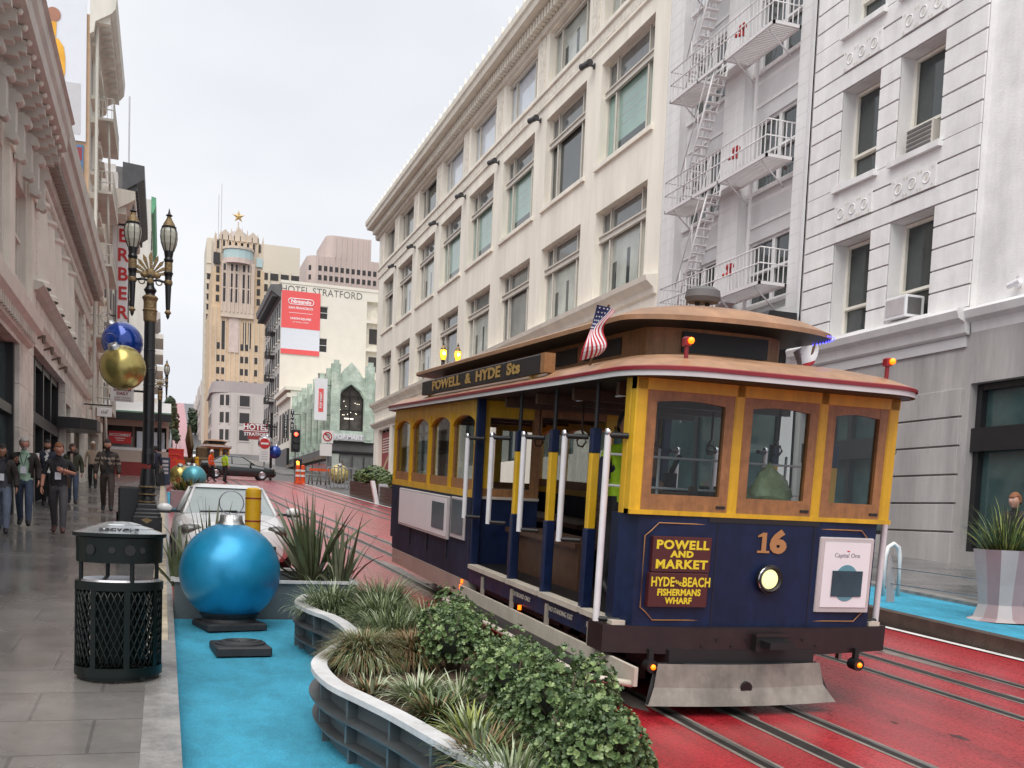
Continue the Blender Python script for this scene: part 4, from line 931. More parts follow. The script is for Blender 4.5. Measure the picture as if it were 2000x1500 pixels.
for s, z, sz, x in (('POWELL', 1.305, .092, 1.18), ('AND', 1.235, .066, 1.25), ('MARKET', 1.155, .092, 1.18)): mb.text(s, sz, 'letter_yellow', T(-.72, -.037, z)@FACE, .002, .0035, sx=x, sp=1.12)
mb.obj('lettering', sg)
sg = cp(MB().bbox(-.985, -.48, -.045, .02, .83, 1.092, 'sign_maroon', .006), 'destination_board'); mb = MB()
for s, z, sz, x in (('HYDE', 1.02, .1, .75), ('FISHERMANS', .94, .07, .9), ('WHARF', .876, .066, .95)): mb.text(s, sz, 'letter_yellow', T(-.73 if s != 'HYDE' else -.875, -.047, z)@FACE, .002, .0025, sx=x, sp=1.05)
mb.text('BEACH', .1, 'letter_yellow', T(-.585, -.047, 1.02)@FACE, .002, .0025, sx=.75, sp=1.05); mb.text('AND', .036, 'letter_yellow', T(-.738, -.047, 1.015)@RY(R(25))@FACE, .002, .001)
mb.obj('lettering', sg)
ad = cp(MB().bbox(.52, 1.04, -.03, .02, .8, 1.41, 'groove', .01), 'advert_frame')
mb = MB(); mb.box(.56, 1.0, -.036, -.03, .84, 1.37, 'white_sign'); mb.prism([(.79+.12*math.cos(R(15*k)), 1.04+.15*math.sin(R(15*k))) for k in range(24)], -.039, -.0361, 'ad_teal'); mb.box(.65, .94, -.044, -.0391, .93, 1.14, 'ad_slate')
mb.text('Capital One', .05, 'ad_ink', T(.78, -.037, 1.265)@FACE, .001, 0, sx=1.0); mb.box(.775, .8, -.0375, -.0361, 1.295, 1.305, 'red_sign'); mb.obj('poster', ad)
hl = cp(MB().lathe([(.0, 0), (.1, 0), (.11, .02), (.115, .06), (.095, .075), (.08, .06)], 24, 'car_dark', M=T(.06, -.005, 1.06)@RX(R(90))).lathe([(.108, .058), (.112, .063), (.108, .068)], 24, 'chrome', M=T(.06, -.005, 1.06)@RX(R(90))), 'headlight')
MB().sphere((.06, -.05, 1.06), .078, 20, 'lamp_warm', sq=(1, .25, 1)).obj('lens', hl)
# posts and front windows
mb = MB(); zs, zt = 1.53, 2.56
for x0, x1 in ((-HW, -HW+.1), (-.34, -.255), (.42, .505), (HW-.1, HW)): mb.bbox(x0, x1, -.0, .1, zs, zt, 'car_yellow', .01)
mb.box(-HW, HW, .0, .1, zt-.1, zt+.06, 'car_yellow'); mb.box(-HW-.0, HW, -.02, .1, 1.53, 1.565, 'car_yellow')
for s in (-1, 1): mb.box(min(s*HW, s*(HW-.1)), max(s*HW, s*(HW-.1)), .1, .22, zs-.85, zt, 'car_yellow') if False else mb.bbox(min(s*HW, s*(HW-.08)), max(s*HW, s*(HW-.08)), .1, .2, 1.53, zt, 'car_yellow', .01)
cp(mb, 'front_frame')
for x0, x1 in ((-1.08, -.34), (-.255, .42), (.505, 1.08)):
    f = MB(); z0, z1 = 1.565, 2.46; s = .078; a = x1-x0
    f.box(x0, x0+s, .01, .07, z0, z1, 'car_brown'); f.box(x1-s, x1, .01, .07, z0, z1, 'car_brown'); f.box(x0+s, x1-s, .01, .07, z0, z0+.12, 'car_brown')
    arc = [(x0+s+(a-2*s)*k/8, z1-.085+.022*math.sin(math.pi*k/8)) for k in range(9)]
    f.prism([(x1-s, z1), (x0+s, z1)]+arc, .012, .068, 'car_brown'); f.box(x1-s-.02, x1-.02, .0, .009, z0+.03, z0+.05, 'car_dark')
    f.box(x0, x1, .0, .09, zt-.101, z1, 'car_brown') if False else None
    o = cp(f, 'front_window'); MB().box(x0+.07, x1-.07, .04, .045, z0+.11, z1-.06, 'glass_clear').obj('pane', o)
# bumper, coupler, pilot, small lights
mb = MB(); mb.prism([(-1.3, .35), (-1.3, .06), (-.6, -.09), (.6, -.09), (1.3, .06), (1.3, .35)], .46, .672, 'car_bumper', 'xy'); 
for k in range(9): mb.cyl((-.52+.13*k, -.088, .53+.05*(k % 2)), (-.52+.13*k, -.1, .53+.05*(k % 2)), .011, n=6, mat='car_dark')
cp(mb, 'bumper')
cp(MB().box(-.08, .22, -.16, -.08, .5, .63, 'car_dark').box(-.09, .23, -.17, -.15, .615, .64, 'car_bumper').box(-.04, .18, -.3, -.16, .54, .59, 'car_dark'), 'coupler')
mb = MB()
n = 10; A = [(-.9+1.45*k/n, -.12-.06*math.sin(math.pi*k/n), .4) for k in range(n+1)]; B = [(-1.0+1.68*k/n, -.2-.07*math.sin(math.pi*k/n), .09) for k in range(n+1)]
Mi = [(-.93+1.52*k/n, -.14-.07*math.sin(math.pi*k/n), .22) for k in range(n+1)]
mb.strip(A, Mi, 'pilot_grey', True); mb.strip(Mi, B, 'pilot_grey', True); mb.strip([(x, y+.05, z) for x, y, z in A], [(x, y+.05, z) for x, y, z in B], 'car_dark'); mb.strip(B, [(x, y+.05, z) for x, y, z in B], 'pilot_grey')
mb.cyl((-.17, -.222, .22), (-.17, -.1, .24), .05, n=14, mat='car_dark'); mb.box(-.8, .5, -.1, .5, .34, .5, 'car_dark')
cp(mb, 'pilot_plate')
for x in (-.93, .95):
    o = cp(MB().cyl((x, .0, .37), (x, -.1, .37), .05, n=10, mat='car_dark').box(x-.02, x+.02, -.06, -.02, .37, .5, 'car_dark'), 'marker_light'); MB().sphere((x, -.105, .37), .022, 8, 'lamp_amber').obj('lens', o)
# floor and side boards
mb = MB(); mb.box(-HW, HW, .3, 8.4, .66, .7, 'wood_slat'); cp(mb, 'floor')
for s in (-1, 1):
    mb = MB(); xo = s*HW
    def bx(a, c, *r): mb.box(min(s*a, s*c), max(s*a, s*c), *r)
    bx(1.14, 1.2, .3, 4.1, .5, .66, 'car_blue')
    for y0, y1 in ((.05, .72), (.78, 1.72), (1.78, 2.7), (2.76, 4.05)): bx(1.12, 1.23, y0, y1, .66, .705, 'cream_trim')
    bx(1.0, 1.2, 4.1, 8.3, .5, .66, 'car_blue_dull'); bx(1.1, 1.21, 4.1, 8.2, .29, .5, 'skirt_beige')
    bx(1.12, 1.2, 4.1, 8.45, .66, 1.45, 'car_blue_dull')
    for y in (5.1, 6.1, 7.1): bx(1.2, 1.215, y, y+.02, .66, .95, 'car_dark')
    cp(mb, 'side_board')
    st = MB()
    def sx_(a, c, *r): st.box(min(s*a, s*c), max(s*a, s*c), *r)
    yf = 0. if s < 0 else 2.9; outl = [(s*1.22, yf-.35), (s*1.5, yf-.05), (s*1.5, 4.0), (s*1.22, 4.4)]
    st.prism(outl, .27, .3, 'car_dark', 'xy'); st.tube([(*p, .3) for p in outl], .028, 6, 'cream_trim'); sx_(1.2, 1.23, yf-.4, 4.35, .29, .43, 'cream_trim')
    for y in (.5, 1.5, 2.5, 3.5): sx_(1.19, 1.22, y, y+.05, .3, .62, 'skirt_beige')
    cp(st, 'running_board')
    for y, w in ((2.25, 'OUTBOARD ONLY'), (1.2, 'NO STANDING EXIT'), (.45, 'EXIT RIGHT')):
        cp(MB().text(w, .062, 'cream_trim', T(s*1.203, y, .585)@RZ(R(-90 if s < 0 else 90))@FACE, .001, .0005), 'step_lettering')
    for y in (4.3, 4.35, 2.25): o = cp(MB().box(min(s*1.2, s*1.23), max(s*1.2, s*1.23), y-.01, y+.01, .385 if y > 4.32 else .455, .435 if y > 4.32 else .5, 'lamp_amber'), 'side_light')
    # closed section window band
    mb = MB(); y0, y1 = 4.12, 8.45; nw = 4; pw = (y1-y0)/nw
    def b2(*r): 
        a, c = r[0], r[1]; mb.box(min(s*a, s*c), max(s*a, s*c), *r[2:])
    b2(1.1, 1.2, y0, y1, 1.45, 1.53, 'car_yellow'); b2(1.1, 1.19, y0, y1, 2.42, 2.56, 'car_yellow')
    for k in range(nw+1):
        y = y0+k*pw; w = .036
        b2(1.1, 1.2, max(y0, y-w), min(y1, y+w), 1.53, 2.42, 'car_yellow')
    for k in range(nw):
        a, c = y0+k*pw+.036, y0+(k+1)*pw-.036
        arc = [(a+(c-a)*q/10, 2.27+.12*math.sin(math.pi*q/10)**.6) for q in range(11)]
        mb.prism([(c, 2.42), (a, 2.42)]+arc, min(s*1.11, s*1.185), max(s*1.11, s*1.185), 'car_yellow', 'yz')
    cp(mb, 'window_frame')
    for k in range(nw):
        a, c = y0+k*pw+.036, y0+(k+1)*pw-.036
        f = MB(); f.box(min(s*1.12, s*1.17), max(s*1.12, s*1.17), a, c, 1.53, 1.65, 'car_brown'); f.box(min(s*1.12, s*1.16), max(s*1.12, s*1.16), a, a+.025, 1.65, 2.38, 'car_brown'); f.box(min(s*1.12, s*1.16), max(s*1.12, s*1.16), c-.025, c, 1.65, 2.38, 'car_brown')
        o = cp(f, 'side_window'); MB().box(min(s*1.14, s*1.145), max(s*1.14, s*1.145), a+.04, c-.04, 1.64, 2.4, 'glass_clear').obj('pane', o)
    # posts and grab poles of the open section
    for y in (.8, 1.75, 2.72):
        p = MB(); p.bbox(s*1.15-.045, s*1.15+.045, y-.045, y+.045, .7, 1.36, 'car_blue', .01); p.bbox(s*1.15-.036, s*1.15+.036, y-.036, y+.036, 1.36, 1.98, 'car_yellow', .008); p.bbox(s*1.15-.038, s*1.15+.038, y-.038, y+.038, 1.98, 2.18, 'car_blue', .006); p.cyl((s*1.15, y, 2.18), (s*1.15, y, 2.56), .02, n=8, mat='car_dark')
        cp(p, 'roof_post')
    cp(MB().bbox(s*1.15-.05, s*1.15+.05, 4.06, 4.13, .7, 2.56, 'car_blue', .01), 'roof_post')
    for y, z0 in ((.2, .68), (1.1, 1.22), (2.15, 1.22), (3.15, 1.22), (4.06, 1.22)):
        p = MB(); p.cyl((s*1.3, y, z0), (s*1.3, y, 2.12), .027, n=10, mat='pole_white'); p.sphere((s*1.3, y, 2.13), .036, 8, 'chrome'); p.cyl((s*1.3, y, 2.11), (s*1.14, y-.12, 2.11), .022, n=8, mat='car_dark')
        p.cyl((s*1.3, y, z0+.02), (s*1.14, y-.1, z0+.02), .02, n=8, mat='car_dark'); cp(p, 'grab_pole')
# bulkhead of the closed section, rear end
for y, nm in ((4.15, 'bulkhead'), (8.4, 'rear_wall')):
    mb = MB(); mb.box(-1.12, -.4, y, y+.05, .7, 1.45, 'car_blue'); mb.box(.4, 1.12, y, y+.05, .7, 1.45, 'car_blue')
    for a, c in ((-1.12, -.4), (.4, 1.12)):
        mb.box(a, c, y, y+.05, 1.45, 1.56, 'car_brown'); mb.box(a, a+.1, y, y+.05, 1.56, 2.56, 'car_yellow'); mb.box(c-.1, c, y, y+.05, 1.56, 2.56, 'car_brown'); mb.box(a+.1, c-.1, y, y+.05, 2.36, 2.56, 'car_yellow')
        mb.box(a, c, y-.03, y, 1.44, 1.47, 'cream_trim')
    mb.box(-.4, .4, y, y+.05, 2.4, 2.75, 'car_brown'); cp(mb, nm)
# seats
mb = MB()
for s in (-1, 1):
    def q(a, c, *r): mb.box(min(s*a, s*c), max(s*a, s*c), *r)
    q(.42, .86, 1.8, 3.9, 1.1, 1.15, 'wood_slat'); q(.78, .82, 1.8, 3.9, .7, 1.1, 'wood_slat')
    for k in range(6): q(.36+.012*k, .39+.012*k, .45, 2.4, 1.2+.085*k, 1.27+.085*k, 'wood_slat')
    for y in (.5, 1.4, 2.35, 3.8): q(.34, .4, y, y+.05, .7, 1.75, 'wood_slat')
    q(.3, 1.0, 4.6, 8.3, 1.1, 1.16, 'wood_slat')
cp(mb, 'bench')
mb = MB(); mb.box(-.2, -.12, 1.3, 1.42, .7, 1.85, 'car_dark'); mb.box(.1, .16, 1.2, 1.28, .7, 1.75, 'car_dark'); mb.cyl((-.16, 1.36, 1.85), (-.16, 1.2, 2.0), .025, n=8, mat='chrome'); cp(mb, 'grip_lever')
mb = MB()
for s in (-1, 1):
    for y in (.9, 3.4, 5.2, 7.6): mb.box(s*.55-.06, s*.55+.06, y, y+.5, .06, .18, 'wood_slat'); mb.cyl((s*.55, y+.25, .18), (s*.55, y+.25, .45), .02, n=6, mat='car_dark')
mb.tube([(-.8, 1, .4), (-.8, 7.5, .36)], .02, 6, 'car_bumper'); mb.tube([(.8, 1, .4), (.8, 7.5, .36)], .02, 6, 'car_bumper'); mb.box(-.5, .5, 3.9, 4.6, .2, .45, 'car_bumper'); cp(mb, 'brake_gear')
mb = MB()
for s in (-1, 1):
    for y in (1.0, 2.2, 3.4): mb.tube([(s*.7, y, 2.5), (s*.7, y, 2.2), (s*.66, y, 2.14)], .012, 5, 'wood_slat'); mb.tube([(s*.7+.05*math.cos(i), y+.0, 2.1+.05*math.sin(i)) for i in range(6)], .01, 5, 'wood_slat', closed=True)
    mb.tube([(s*.7, .5, 2.5), (s*.7, 8, 2.5)], .016, 6, 'chrome')
cp(mb, 'hand_straps')
mb = MB()
for k in range(9): mb.box(-1.1, 1.1, .5+.95*k, .56+.95*k, 2.44, 2.54, 'wood_slat')
cp(mb, 'ceiling_ribs')
mb = MB()
for z in (1.72, 1.98): mb.tube([(-1.0, .9, z), (.9, .9, z-.01)], .012, 6, 'pole_white')
for x in (-.5, .75): mb.tube([(x, .92, 1.15), (x, .92, 2.05)], .014, 6, 'pole_white')
cp(mb, 'inner_rail')
# roofs
mb = MB(); o0 = rrect(1.3, -.38, 8.95, .55); o1 = rrect(1.31, -.39, 8.96, .55); o2 = rrect(.98, .1, 8.5, .5); o3 = rrect(.66, .62, 8.1, .45)
mb.add(at_z(rrect(1.27, -.35, 8.92, .54), 2.545), [tuple(range(32))], 'car_dark')
loft(mb, [at_z(o0, 2.545), at_z(o0, 2.585)], 'trim_white'); loft(mb, [at_z(o1, 2.585), at_z(o1, 2.61), at_z(o0, 2.618)], 'roof_red')
loft(mb, [at_z(o0, 2.618), at_z(rrect(1.18, -.2, 8.8, .54), 2.69), at_z(o2, 2.755), at_z(o3, 2.81)], 'roof_tan', cap1=True)
cp(mb, 'lower_roof')
mb = MB(); c0 = rrect(.66, .85, 8.0, .5, k=.45)
loft(mb, [at_z(c0, 2.8), at_z(c0, 3.08)], 'car_brown', smooth=False)
mb.box(-.4, .42, .84, .86, 2.86, 3.03, 'car_dark')
for s in (-1, 1):
    for k in range(6): mb.box(min(s*.655, s*.668), max(s*.655, s*.668), 1.5+1.05*k, 2.35+1.05*k, 2.87, 3.02, 'car_dark')
cp(mb, 'clerestory')
mb = MB(); u0 = rrect(1.0, .36, 8.5, .98, n=10, k=.5); u1 = rrect(.8, .5, 8.3, .78, n=10, k=.5); u2 = rrect(.45, .8, 8.0, .43, n=10, k=.5)
mb.add(at_z(u0, 3.06), [tuple(range(44))], 'car_dark'); loft(mb, [at_z(u0, 3.06), at_z(u0, 3.1), at_z(u1, 3.18), at_z(u2, 3.25)], 'roof_tan', cap1=True)
cp(mb, 'upper_roof')
cp(MB().cyl((-.05, 1.3, 3.22), (-.05, 1.3, 3.36), .022, n=8, mat='car_dark').cyl((.05, 1.3, 3.22), (.05, 1.3, 3.36), .022, n=8, mat='car_dark').lathe([(0, 0), (.14, .0), (.16, .04), (.15, .1), (.1, .13), (0, .14)], 18, 'charcoal_stone', M=T(0, 1.3, 3.36)), 'roof_bell')
for s in (-1, 1):
    rb = cp(MB().bbox(min(s*1.22, s*1.27), max(s*1.22, s*1.27), 1.9, 6.5, 2.685, 2.86, 'car_dark', .01).box(min(s*1.17, s*1.272), max(s*1.17, s*1.272), 1.79, 1.9, 2.685, 2.86, 'car_brown').box(min(s*1.1, s*1.25), max(s*1.1, s*1.25), 2.2, 2.25, 2.63, 2.7, 'gold_paint').box(min(s*1.1, s*1.25), max(s*1.1, s*1.25), 6.2, 6.25, 2.6, 2.7, 'gold_paint'), 'route_board')
    MB().text('POWELL  &  HYDE  Sts', .155, 'gold_paint', T(s*1.275, 4.2, 2.772)@RZ(R(-90 if s < 0 else 90))@FACE, .002, .006, sx=2.15, sp=1.05).obj('lettering', rb)
    sa = cp(MB().bbox(min(s*1.2, s*1.24), max(s*1.2, s*1.24), 5.0, 7.75, .9, 1.42, 'groove', .01), 'side_advert')
    MB().box(min(s*1.24, s*1.245), max(s*1.24, s*1.245), 5.05, 7.7, .93, 1.39, 'white_sign').box(min(s*1.245, s*1.25), max(s*1.245, s*1.25), 5.15, 5.75, 1.0, 1.33, 'ad_slate').text('ad', .01, 'ad_ink', T(0, 6, .9)).obj('poster', sa)
    cp(MB().bbox(min(s*1.2, s*1.23), max(s*1.2, s*1.23), 4.3, 4.9, .95, 1.43, 'groove', .01).box(min(s*1.23, s*1.235), max(s*1.23, s*1.235), 4.35, 4.85, 1.0, 1.4, 'ad_slate'), 'side_panel')
for x in (-.86, .92):
    o = cp(MB().cyl((x, -.12, 2.68), (x, -.12, 2.79), .018, n=6, mat='roof_red').bbox(x-.026, x+.026, -.15, -.08, 2.785, 2.85, 'roof_red', .01), 'roof_lamp'); MB().sphere((x+.01, -.165, 2.82), .026, 8, 'lamp_amber').obj('lens', o)
mb = MB()
for k in range(16): a = k/15; mb.sphere((.72+.24*math.sin(a*1.5), .42+.6*(1-math.cos(a*1.5)), 3.05), .007, 5, 'lamp_blue')
cp(mb, 'string_light')
# flags
def flag(nm, x, y, z, lean, us):
    f = cp(MB().cyl((x, y, z), (x+lean[0], y+lean[1], z+.5), .012, n=6, mat='flag_brown'), nm)
    m = MB(); nu, nv = 13, 14
    base = Vector((x+lean[0], y+lean[1], z+.49)); dirp = Vector((-lean[0], -lean[1], -.5)).normalized()
    G = {}
    for i in range(nu+1):
        for j in range(nv+1):
            u, v = i/nu, j/nv                        # u across the hoist (13 stripes), v along the fly
            hang = Vector((-.13, .05*math.sin(v*5+u*2), -.5)) if us else Vector((-.3, .05*math.sin(v*5+u*2), -.22))
            p = base+(Vector((.13*(u-.8), -.02*u, -.04*u)) if us else dirp*(u*.26))+hang*(v*(.9 if us else .75))*(1-.25*u)+Vector((.03*math.sin(6*v+3*u), .05*math.sin(7*v-2*u), 0))
            G[i, j] = tuple(p)
    for i in range(nu):
        for j in range(nv):
            if us: mt = 'flag_blue' if (i < 7 and j < 6) else ('flag_red' if i % 2 == 0 else 'flag_white')
            else: mt = 'flag_red' if i >= 11 else ('flag_brown' if 3 < i < 8 and 4 < j < 10 and (i+j) % 3 else 'flag_white')
            m.quad(G[i, j], G[i+1, j], G[i+1, j+1], G[i, j+1], mt)
    if us:
        for i in range(1, 7, 2):
            for j in range(0, 6): c = (Vector(G[i, j])+Vector(G[i+1, j+1]))/2; m.sphere(c, .009, 5, 'flag_white')
    m.obj('cloth', f)
flag('flag', -1.15, 1.05, 2.66, (.02, -.3), True); flag('state_flag', 1.12, 1.3, 2.68, (.05, -.05), False)
# limp plastic bag on the dash shelf
bag = MB(); rr = random.Random(5)
rings = []
for k, (r, z) in enumerate(((.15, 0), (.19, .05), (.17, .12), (.13, .2), (.09, .27), (.04, .33), (.01, .37))):
    rings.append([(r*(1+.25*math.sin(5*a+k)+.12*rr.random())*math.cos(a), .55*r*(1+.2*math.cos(4*a+k))*math.sin(a), z+.02*math.sin(3*a+k)) for a in [2*math.pi*i/16 for i in range(16)]])
pm('lime_plastic', (.5, .6, .32), .25, var=.25, scale=9, bump=.6, bscale=14)
loft(bag, rings, 'lime_plastic', True, True)
o = bag.obj('plastic_bag'); tag(o, 'crumpled pale green plastic bag behind the middle front window of the cable car', 'bag'); o.location = (4.74, 7.46, 1.655+road(7.4)); o.scale = (1., .9, .85)
tag(MB().box(-1, 1, .14, .38, 1.61, 1.65, 'car_brown').obj('window_shelf', CAR))
# ------------------------------------------------------------------ street objects
pm('bin_green', (.002, .006, .005), .35, var=.4, scale=9, spec=.35); pm('bin_lid', (.3, .32, .33), .16, metal=.5, var=.35, scale=5)
pm('steel_liner', (.4, .4, .42), .25, metal=.7, var=.25)
pm('ball_blue', (.012, .27, .5), .34, metal=.4, var=.1, scale=1.2, rvar=.05, coat=.2, crough=.2, stain=.12, stretch=(1, 1, 1), sscale=3)
pm('ball_royal', (.012, .06, .36), .16, metal=.3, var=.15, coat=.6); pm('ball_gold', (.46, .38, .13), .25, metal=.75, var=.15, scale=3)
pm('ball_silver', (.5, .5, .52), .18, metal=.8, var=.12); pm('ball_aqua', (.1, .4, .48), .3, metal=.3, var=.1)
pm('cap_silver', (.5, .5, .5), .32, metal=.9, var=.3, scale=9, bump=.3, bscale=60); pm('wire', (.25, .24, .28), .3, metal=.8)
pm('rubber', (.022, .023, .026), .6, var=.25, scale=8, bump=.15)
pm('lamp_black', (.012, .012, .014), .3, var=.3, scale=6); pm('lamp_bronze', (.27, .19, .095), .42, metal=.55, var=.35, scale=12, bump=.8, bscale=40)
pm('lantern_glass', (.5, .5, .42), .3, var=.08, spec=.5); pm('lantern_lit', (1, .6, .08), .3, var=0, emit=(1, .42, .02), es=1.6); pm('bulb_lit', (1, .8, .3), .3, var=0, emit=(1, .75, .25), es=12.)
pm('bollard_yellow', (.62, .36, .01), .4, var=.12, scale=6); pm('bollard_red', (.25, .03, .02), .4)
pm('planter_steel', (.1, .125, .135), .4, var=.22, scale=3); pm('planter_rim', (.55, .55, .55), .5, var=.22, scale=5, bump=.15); pm('planter_fin', (.07, .075, .078), .4, var=.25, scale=4)
pm('soil', (.09, .055, .035), .9, var=.5, scale=14, bump=1., bscale=50)
pm('car_white', (.74, .74, .74), .2, var=.03, coat=.5); pm('car_black', (.012, .02, .02), .15, var=.1, coat=.6); pm('tyre', (.018, .018, .018), .8)
pm('car_glass', (.36, .41, .41), .06, var=.1, spec=.7); pm('car_glass_dark', (.02, .025, .028), .05, var=.2, spec=.8); pm('headlamp', (.12, .12, .11), .08, var=.5, scale=14, spec=.9)
pm('orange_plastic', (.75, .09, .015), .5, var=.12); pm('barrier_red', (.6, .03, .03), .5, var=.1); pm('hivis', (.45, .75, .03), .6, var=.08, emit=(.45, .75, .03), es=.0)
pm('excavator', (.12, .075, .03), .6, var=.4, scale=3); pm('kiosk_panel', (.5, .42, .36), .6, var=.08)
pm('pot_grey', (.42, .38, .38), .5, var=.12); pm('pot_mauve', (.33, .24, .25), .5, var=.12)
pm('sign_white', (.78, .77, .76), .5, var=.03); pm('signal_red', (1, .1, .05), .3, var=0, emit=(1, .04, .02), es=5.); pm('signal_hand', (1, .3, .05), .3, var=0, emit=(1, .2, .02), es=4.)
pm('rainbow_mix', (.6, .5, .2), .4, var=.9, scale=6)

# ---- litter bin
zb = road(8.05)+.15
o = thing('litter_bin', 'dark green lattice litter bin with a wet conical lid standing on the wet sidewalk', 'litter bin', (-.29, 8.02, zb)); o.scale = (.93, .93, .93)
m = MB(); r = .31
for a in range(0, 360, 45): t = R(a+12); m.box(-.022, .022, -.012, .012, .05, .73, 'bin_green', T(r*math.cos(t), r*math.sin(t), 0)@RZ(t+R(90)))
for z0, z1, rr_ in ((.03, .1, .325), (.69, .755, .325), (.0, .03, .3)): m.lathe([(rr_-.02, z0), (rr_, z0), (rr_, z1), (rr_-.03, z1)], 36, 'bin_green')
for k in range(50):
    for sg_ in (1, -1):
        pts = [(r*math.cos(2*math.pi*k/40+sg_*q*.8), r*math.sin(2*math.pi*k/40+sg_*q*.8), .1+.6*q) for q in [i/6 for i in range(7)]]
        m.tube(pts, .0085, 4, 'bin_green')
for q in range(5): t = R(72*q+20); m.box(-.03, .03, -.03, .03, -.0, .04, 'bin_green', T(.28*math.cos(t), .28*math.sin(t), 0))
m.obj('lattice_body', o)
MB().lathe([(.3, .75), (.285, .77), (.19, .72), (.185, .12), (0, .1)], 32, 'steel_liner', mats=['steel_liner', 'steel_liner', 'bin_green', 'bin_green']).obj('liner', o)
m = MB()
for a in (20, 110, 200, 290): t = R(a); m.cyl((.29*math.cos(t), .29*math.sin(t), .72), (.29*math.cos(t), .29*math.sin(t), .95), .016, n=8, mat='bin_green')
m.obj('lid_post', o)
m = MB(); m.lathe([(.29, .9), (.315, .9), (.32, 1.09), (.345, 1.1), (.345, 1.125), (.32, 1.13)], 40, 'bin_green'); m.lathe([(.34, 1.126), (.25, 1.155), (.245, 1.162), (.16, 1.185), (.155, 1.192), (.08, 1.21), (.0, 1.215)], 40, 'bin_lid')
for a in (232, 262, 285, 302): t = R(a); m.cyl((.317*math.cos(t), .317*math.sin(t), 1.0), (.323*math.cos(t), .323*math.sin(t), 1.0), .042 if a in (232, 285) else .026, n=8, mat='lamp_black')
m.text('RECYCLE', .07, 'lamp_black', T(0, -.265, 1.155)@RX(R(17)), .002, .002); m.obj('lid', o)

# ---- giant baubles
def bauble(name, label, c, r, mat, tilt=(0, 0), base=None, group=None, ring=True):
    o = thing(name, label, 'ornament', (c[0], c[1], c[2]), 0, group); o.rotation_euler = (tilt[0], tilt[1], 0)
    MB().sphere((0, 0, 0), r, 48 if r > .4 else 28, mat).obj('ball', o)
    m = MB(); n = 40; prf = [(.16, 1.16), (.215, 1.15), (.225, 1.05), (.29, .95)]
    vs = []
    for j, (q, z) in enumerate(prf):
        for i in range(n):
            a = 2*math.pi*i/n; rr_ = q*(1+.018*math.cos(20*a)); zz = z-(.025*(1+math.cos(10*a)) if j == 3 else 0); vs.append((r*rr_*math.cos(a), r*rr_*math.sin(a), r*zz))
    m.add(vs, [(j*n+i, j*n+(i+1) % n, (j+1)*n+(i+1) % n, (j+1)*n+i) for j in range(3) for i in range(n)], 'cap_silver', True); m.add([(0, 0, r*1.165)]+vs[:n], [(0, i+1, (i+1) % n+1) for i in range(n)], 'cap_silver')
    m.obj('cap', o)
    if ring: MB().tube([(r*.24*math.cos(R(15*k)), .02*r, r*(1.4+.24*math.sin(R(15*k)))) for k in range(24)], r*.012, 6, 'wire', closed=True).obj('hanging_ring', o)
    return o
zg = road(10.9)+.03
bauble('giant_bauble', 'huge metallic blue christmas bauble standing on a black base on the blue parklet', (.66, 10.88, zg+.57), .5, 'ball_blue')
m = MB(); m.bbox(-.3, .3, -.3, .3, 0, .07, 'rubber', .02); m.lathe([(.28, .06), (.26, .1), (.3, .15), (.28, .16), (.2, .1)], 28, 'rubber')
o = m.obj('bauble_base'); tag(o, 'black square base under the huge blue bauble', 'base', 'black bases on the parklet'); o.location = (.66, 10.88, zg); o.rotation_euler = (0, 0, R(14))
m = MB(); m.bbox(-.24, .24, -.28, .28, 0, .075, 'rubber', .012)
m.lathe([(.225, .07), (.22, .09), (.2, .095), (.19, .085), (.17, .105), (.14, .108), (.125, .09), (.12, .08), (0, .078)], 30, 'rubber'); m.box(-.004, .004, -.1, .1, .08, .1, 'planter_steel')
o = m.obj('bauble_base'); tag(o, 'empty black square base with ringed socket lying in front of the blue bauble', 'base', 'black bases on the parklet'); o.location = (.68, 9.55, road(9.55)+.032); o.rotation_euler = (0, 0, R(4))

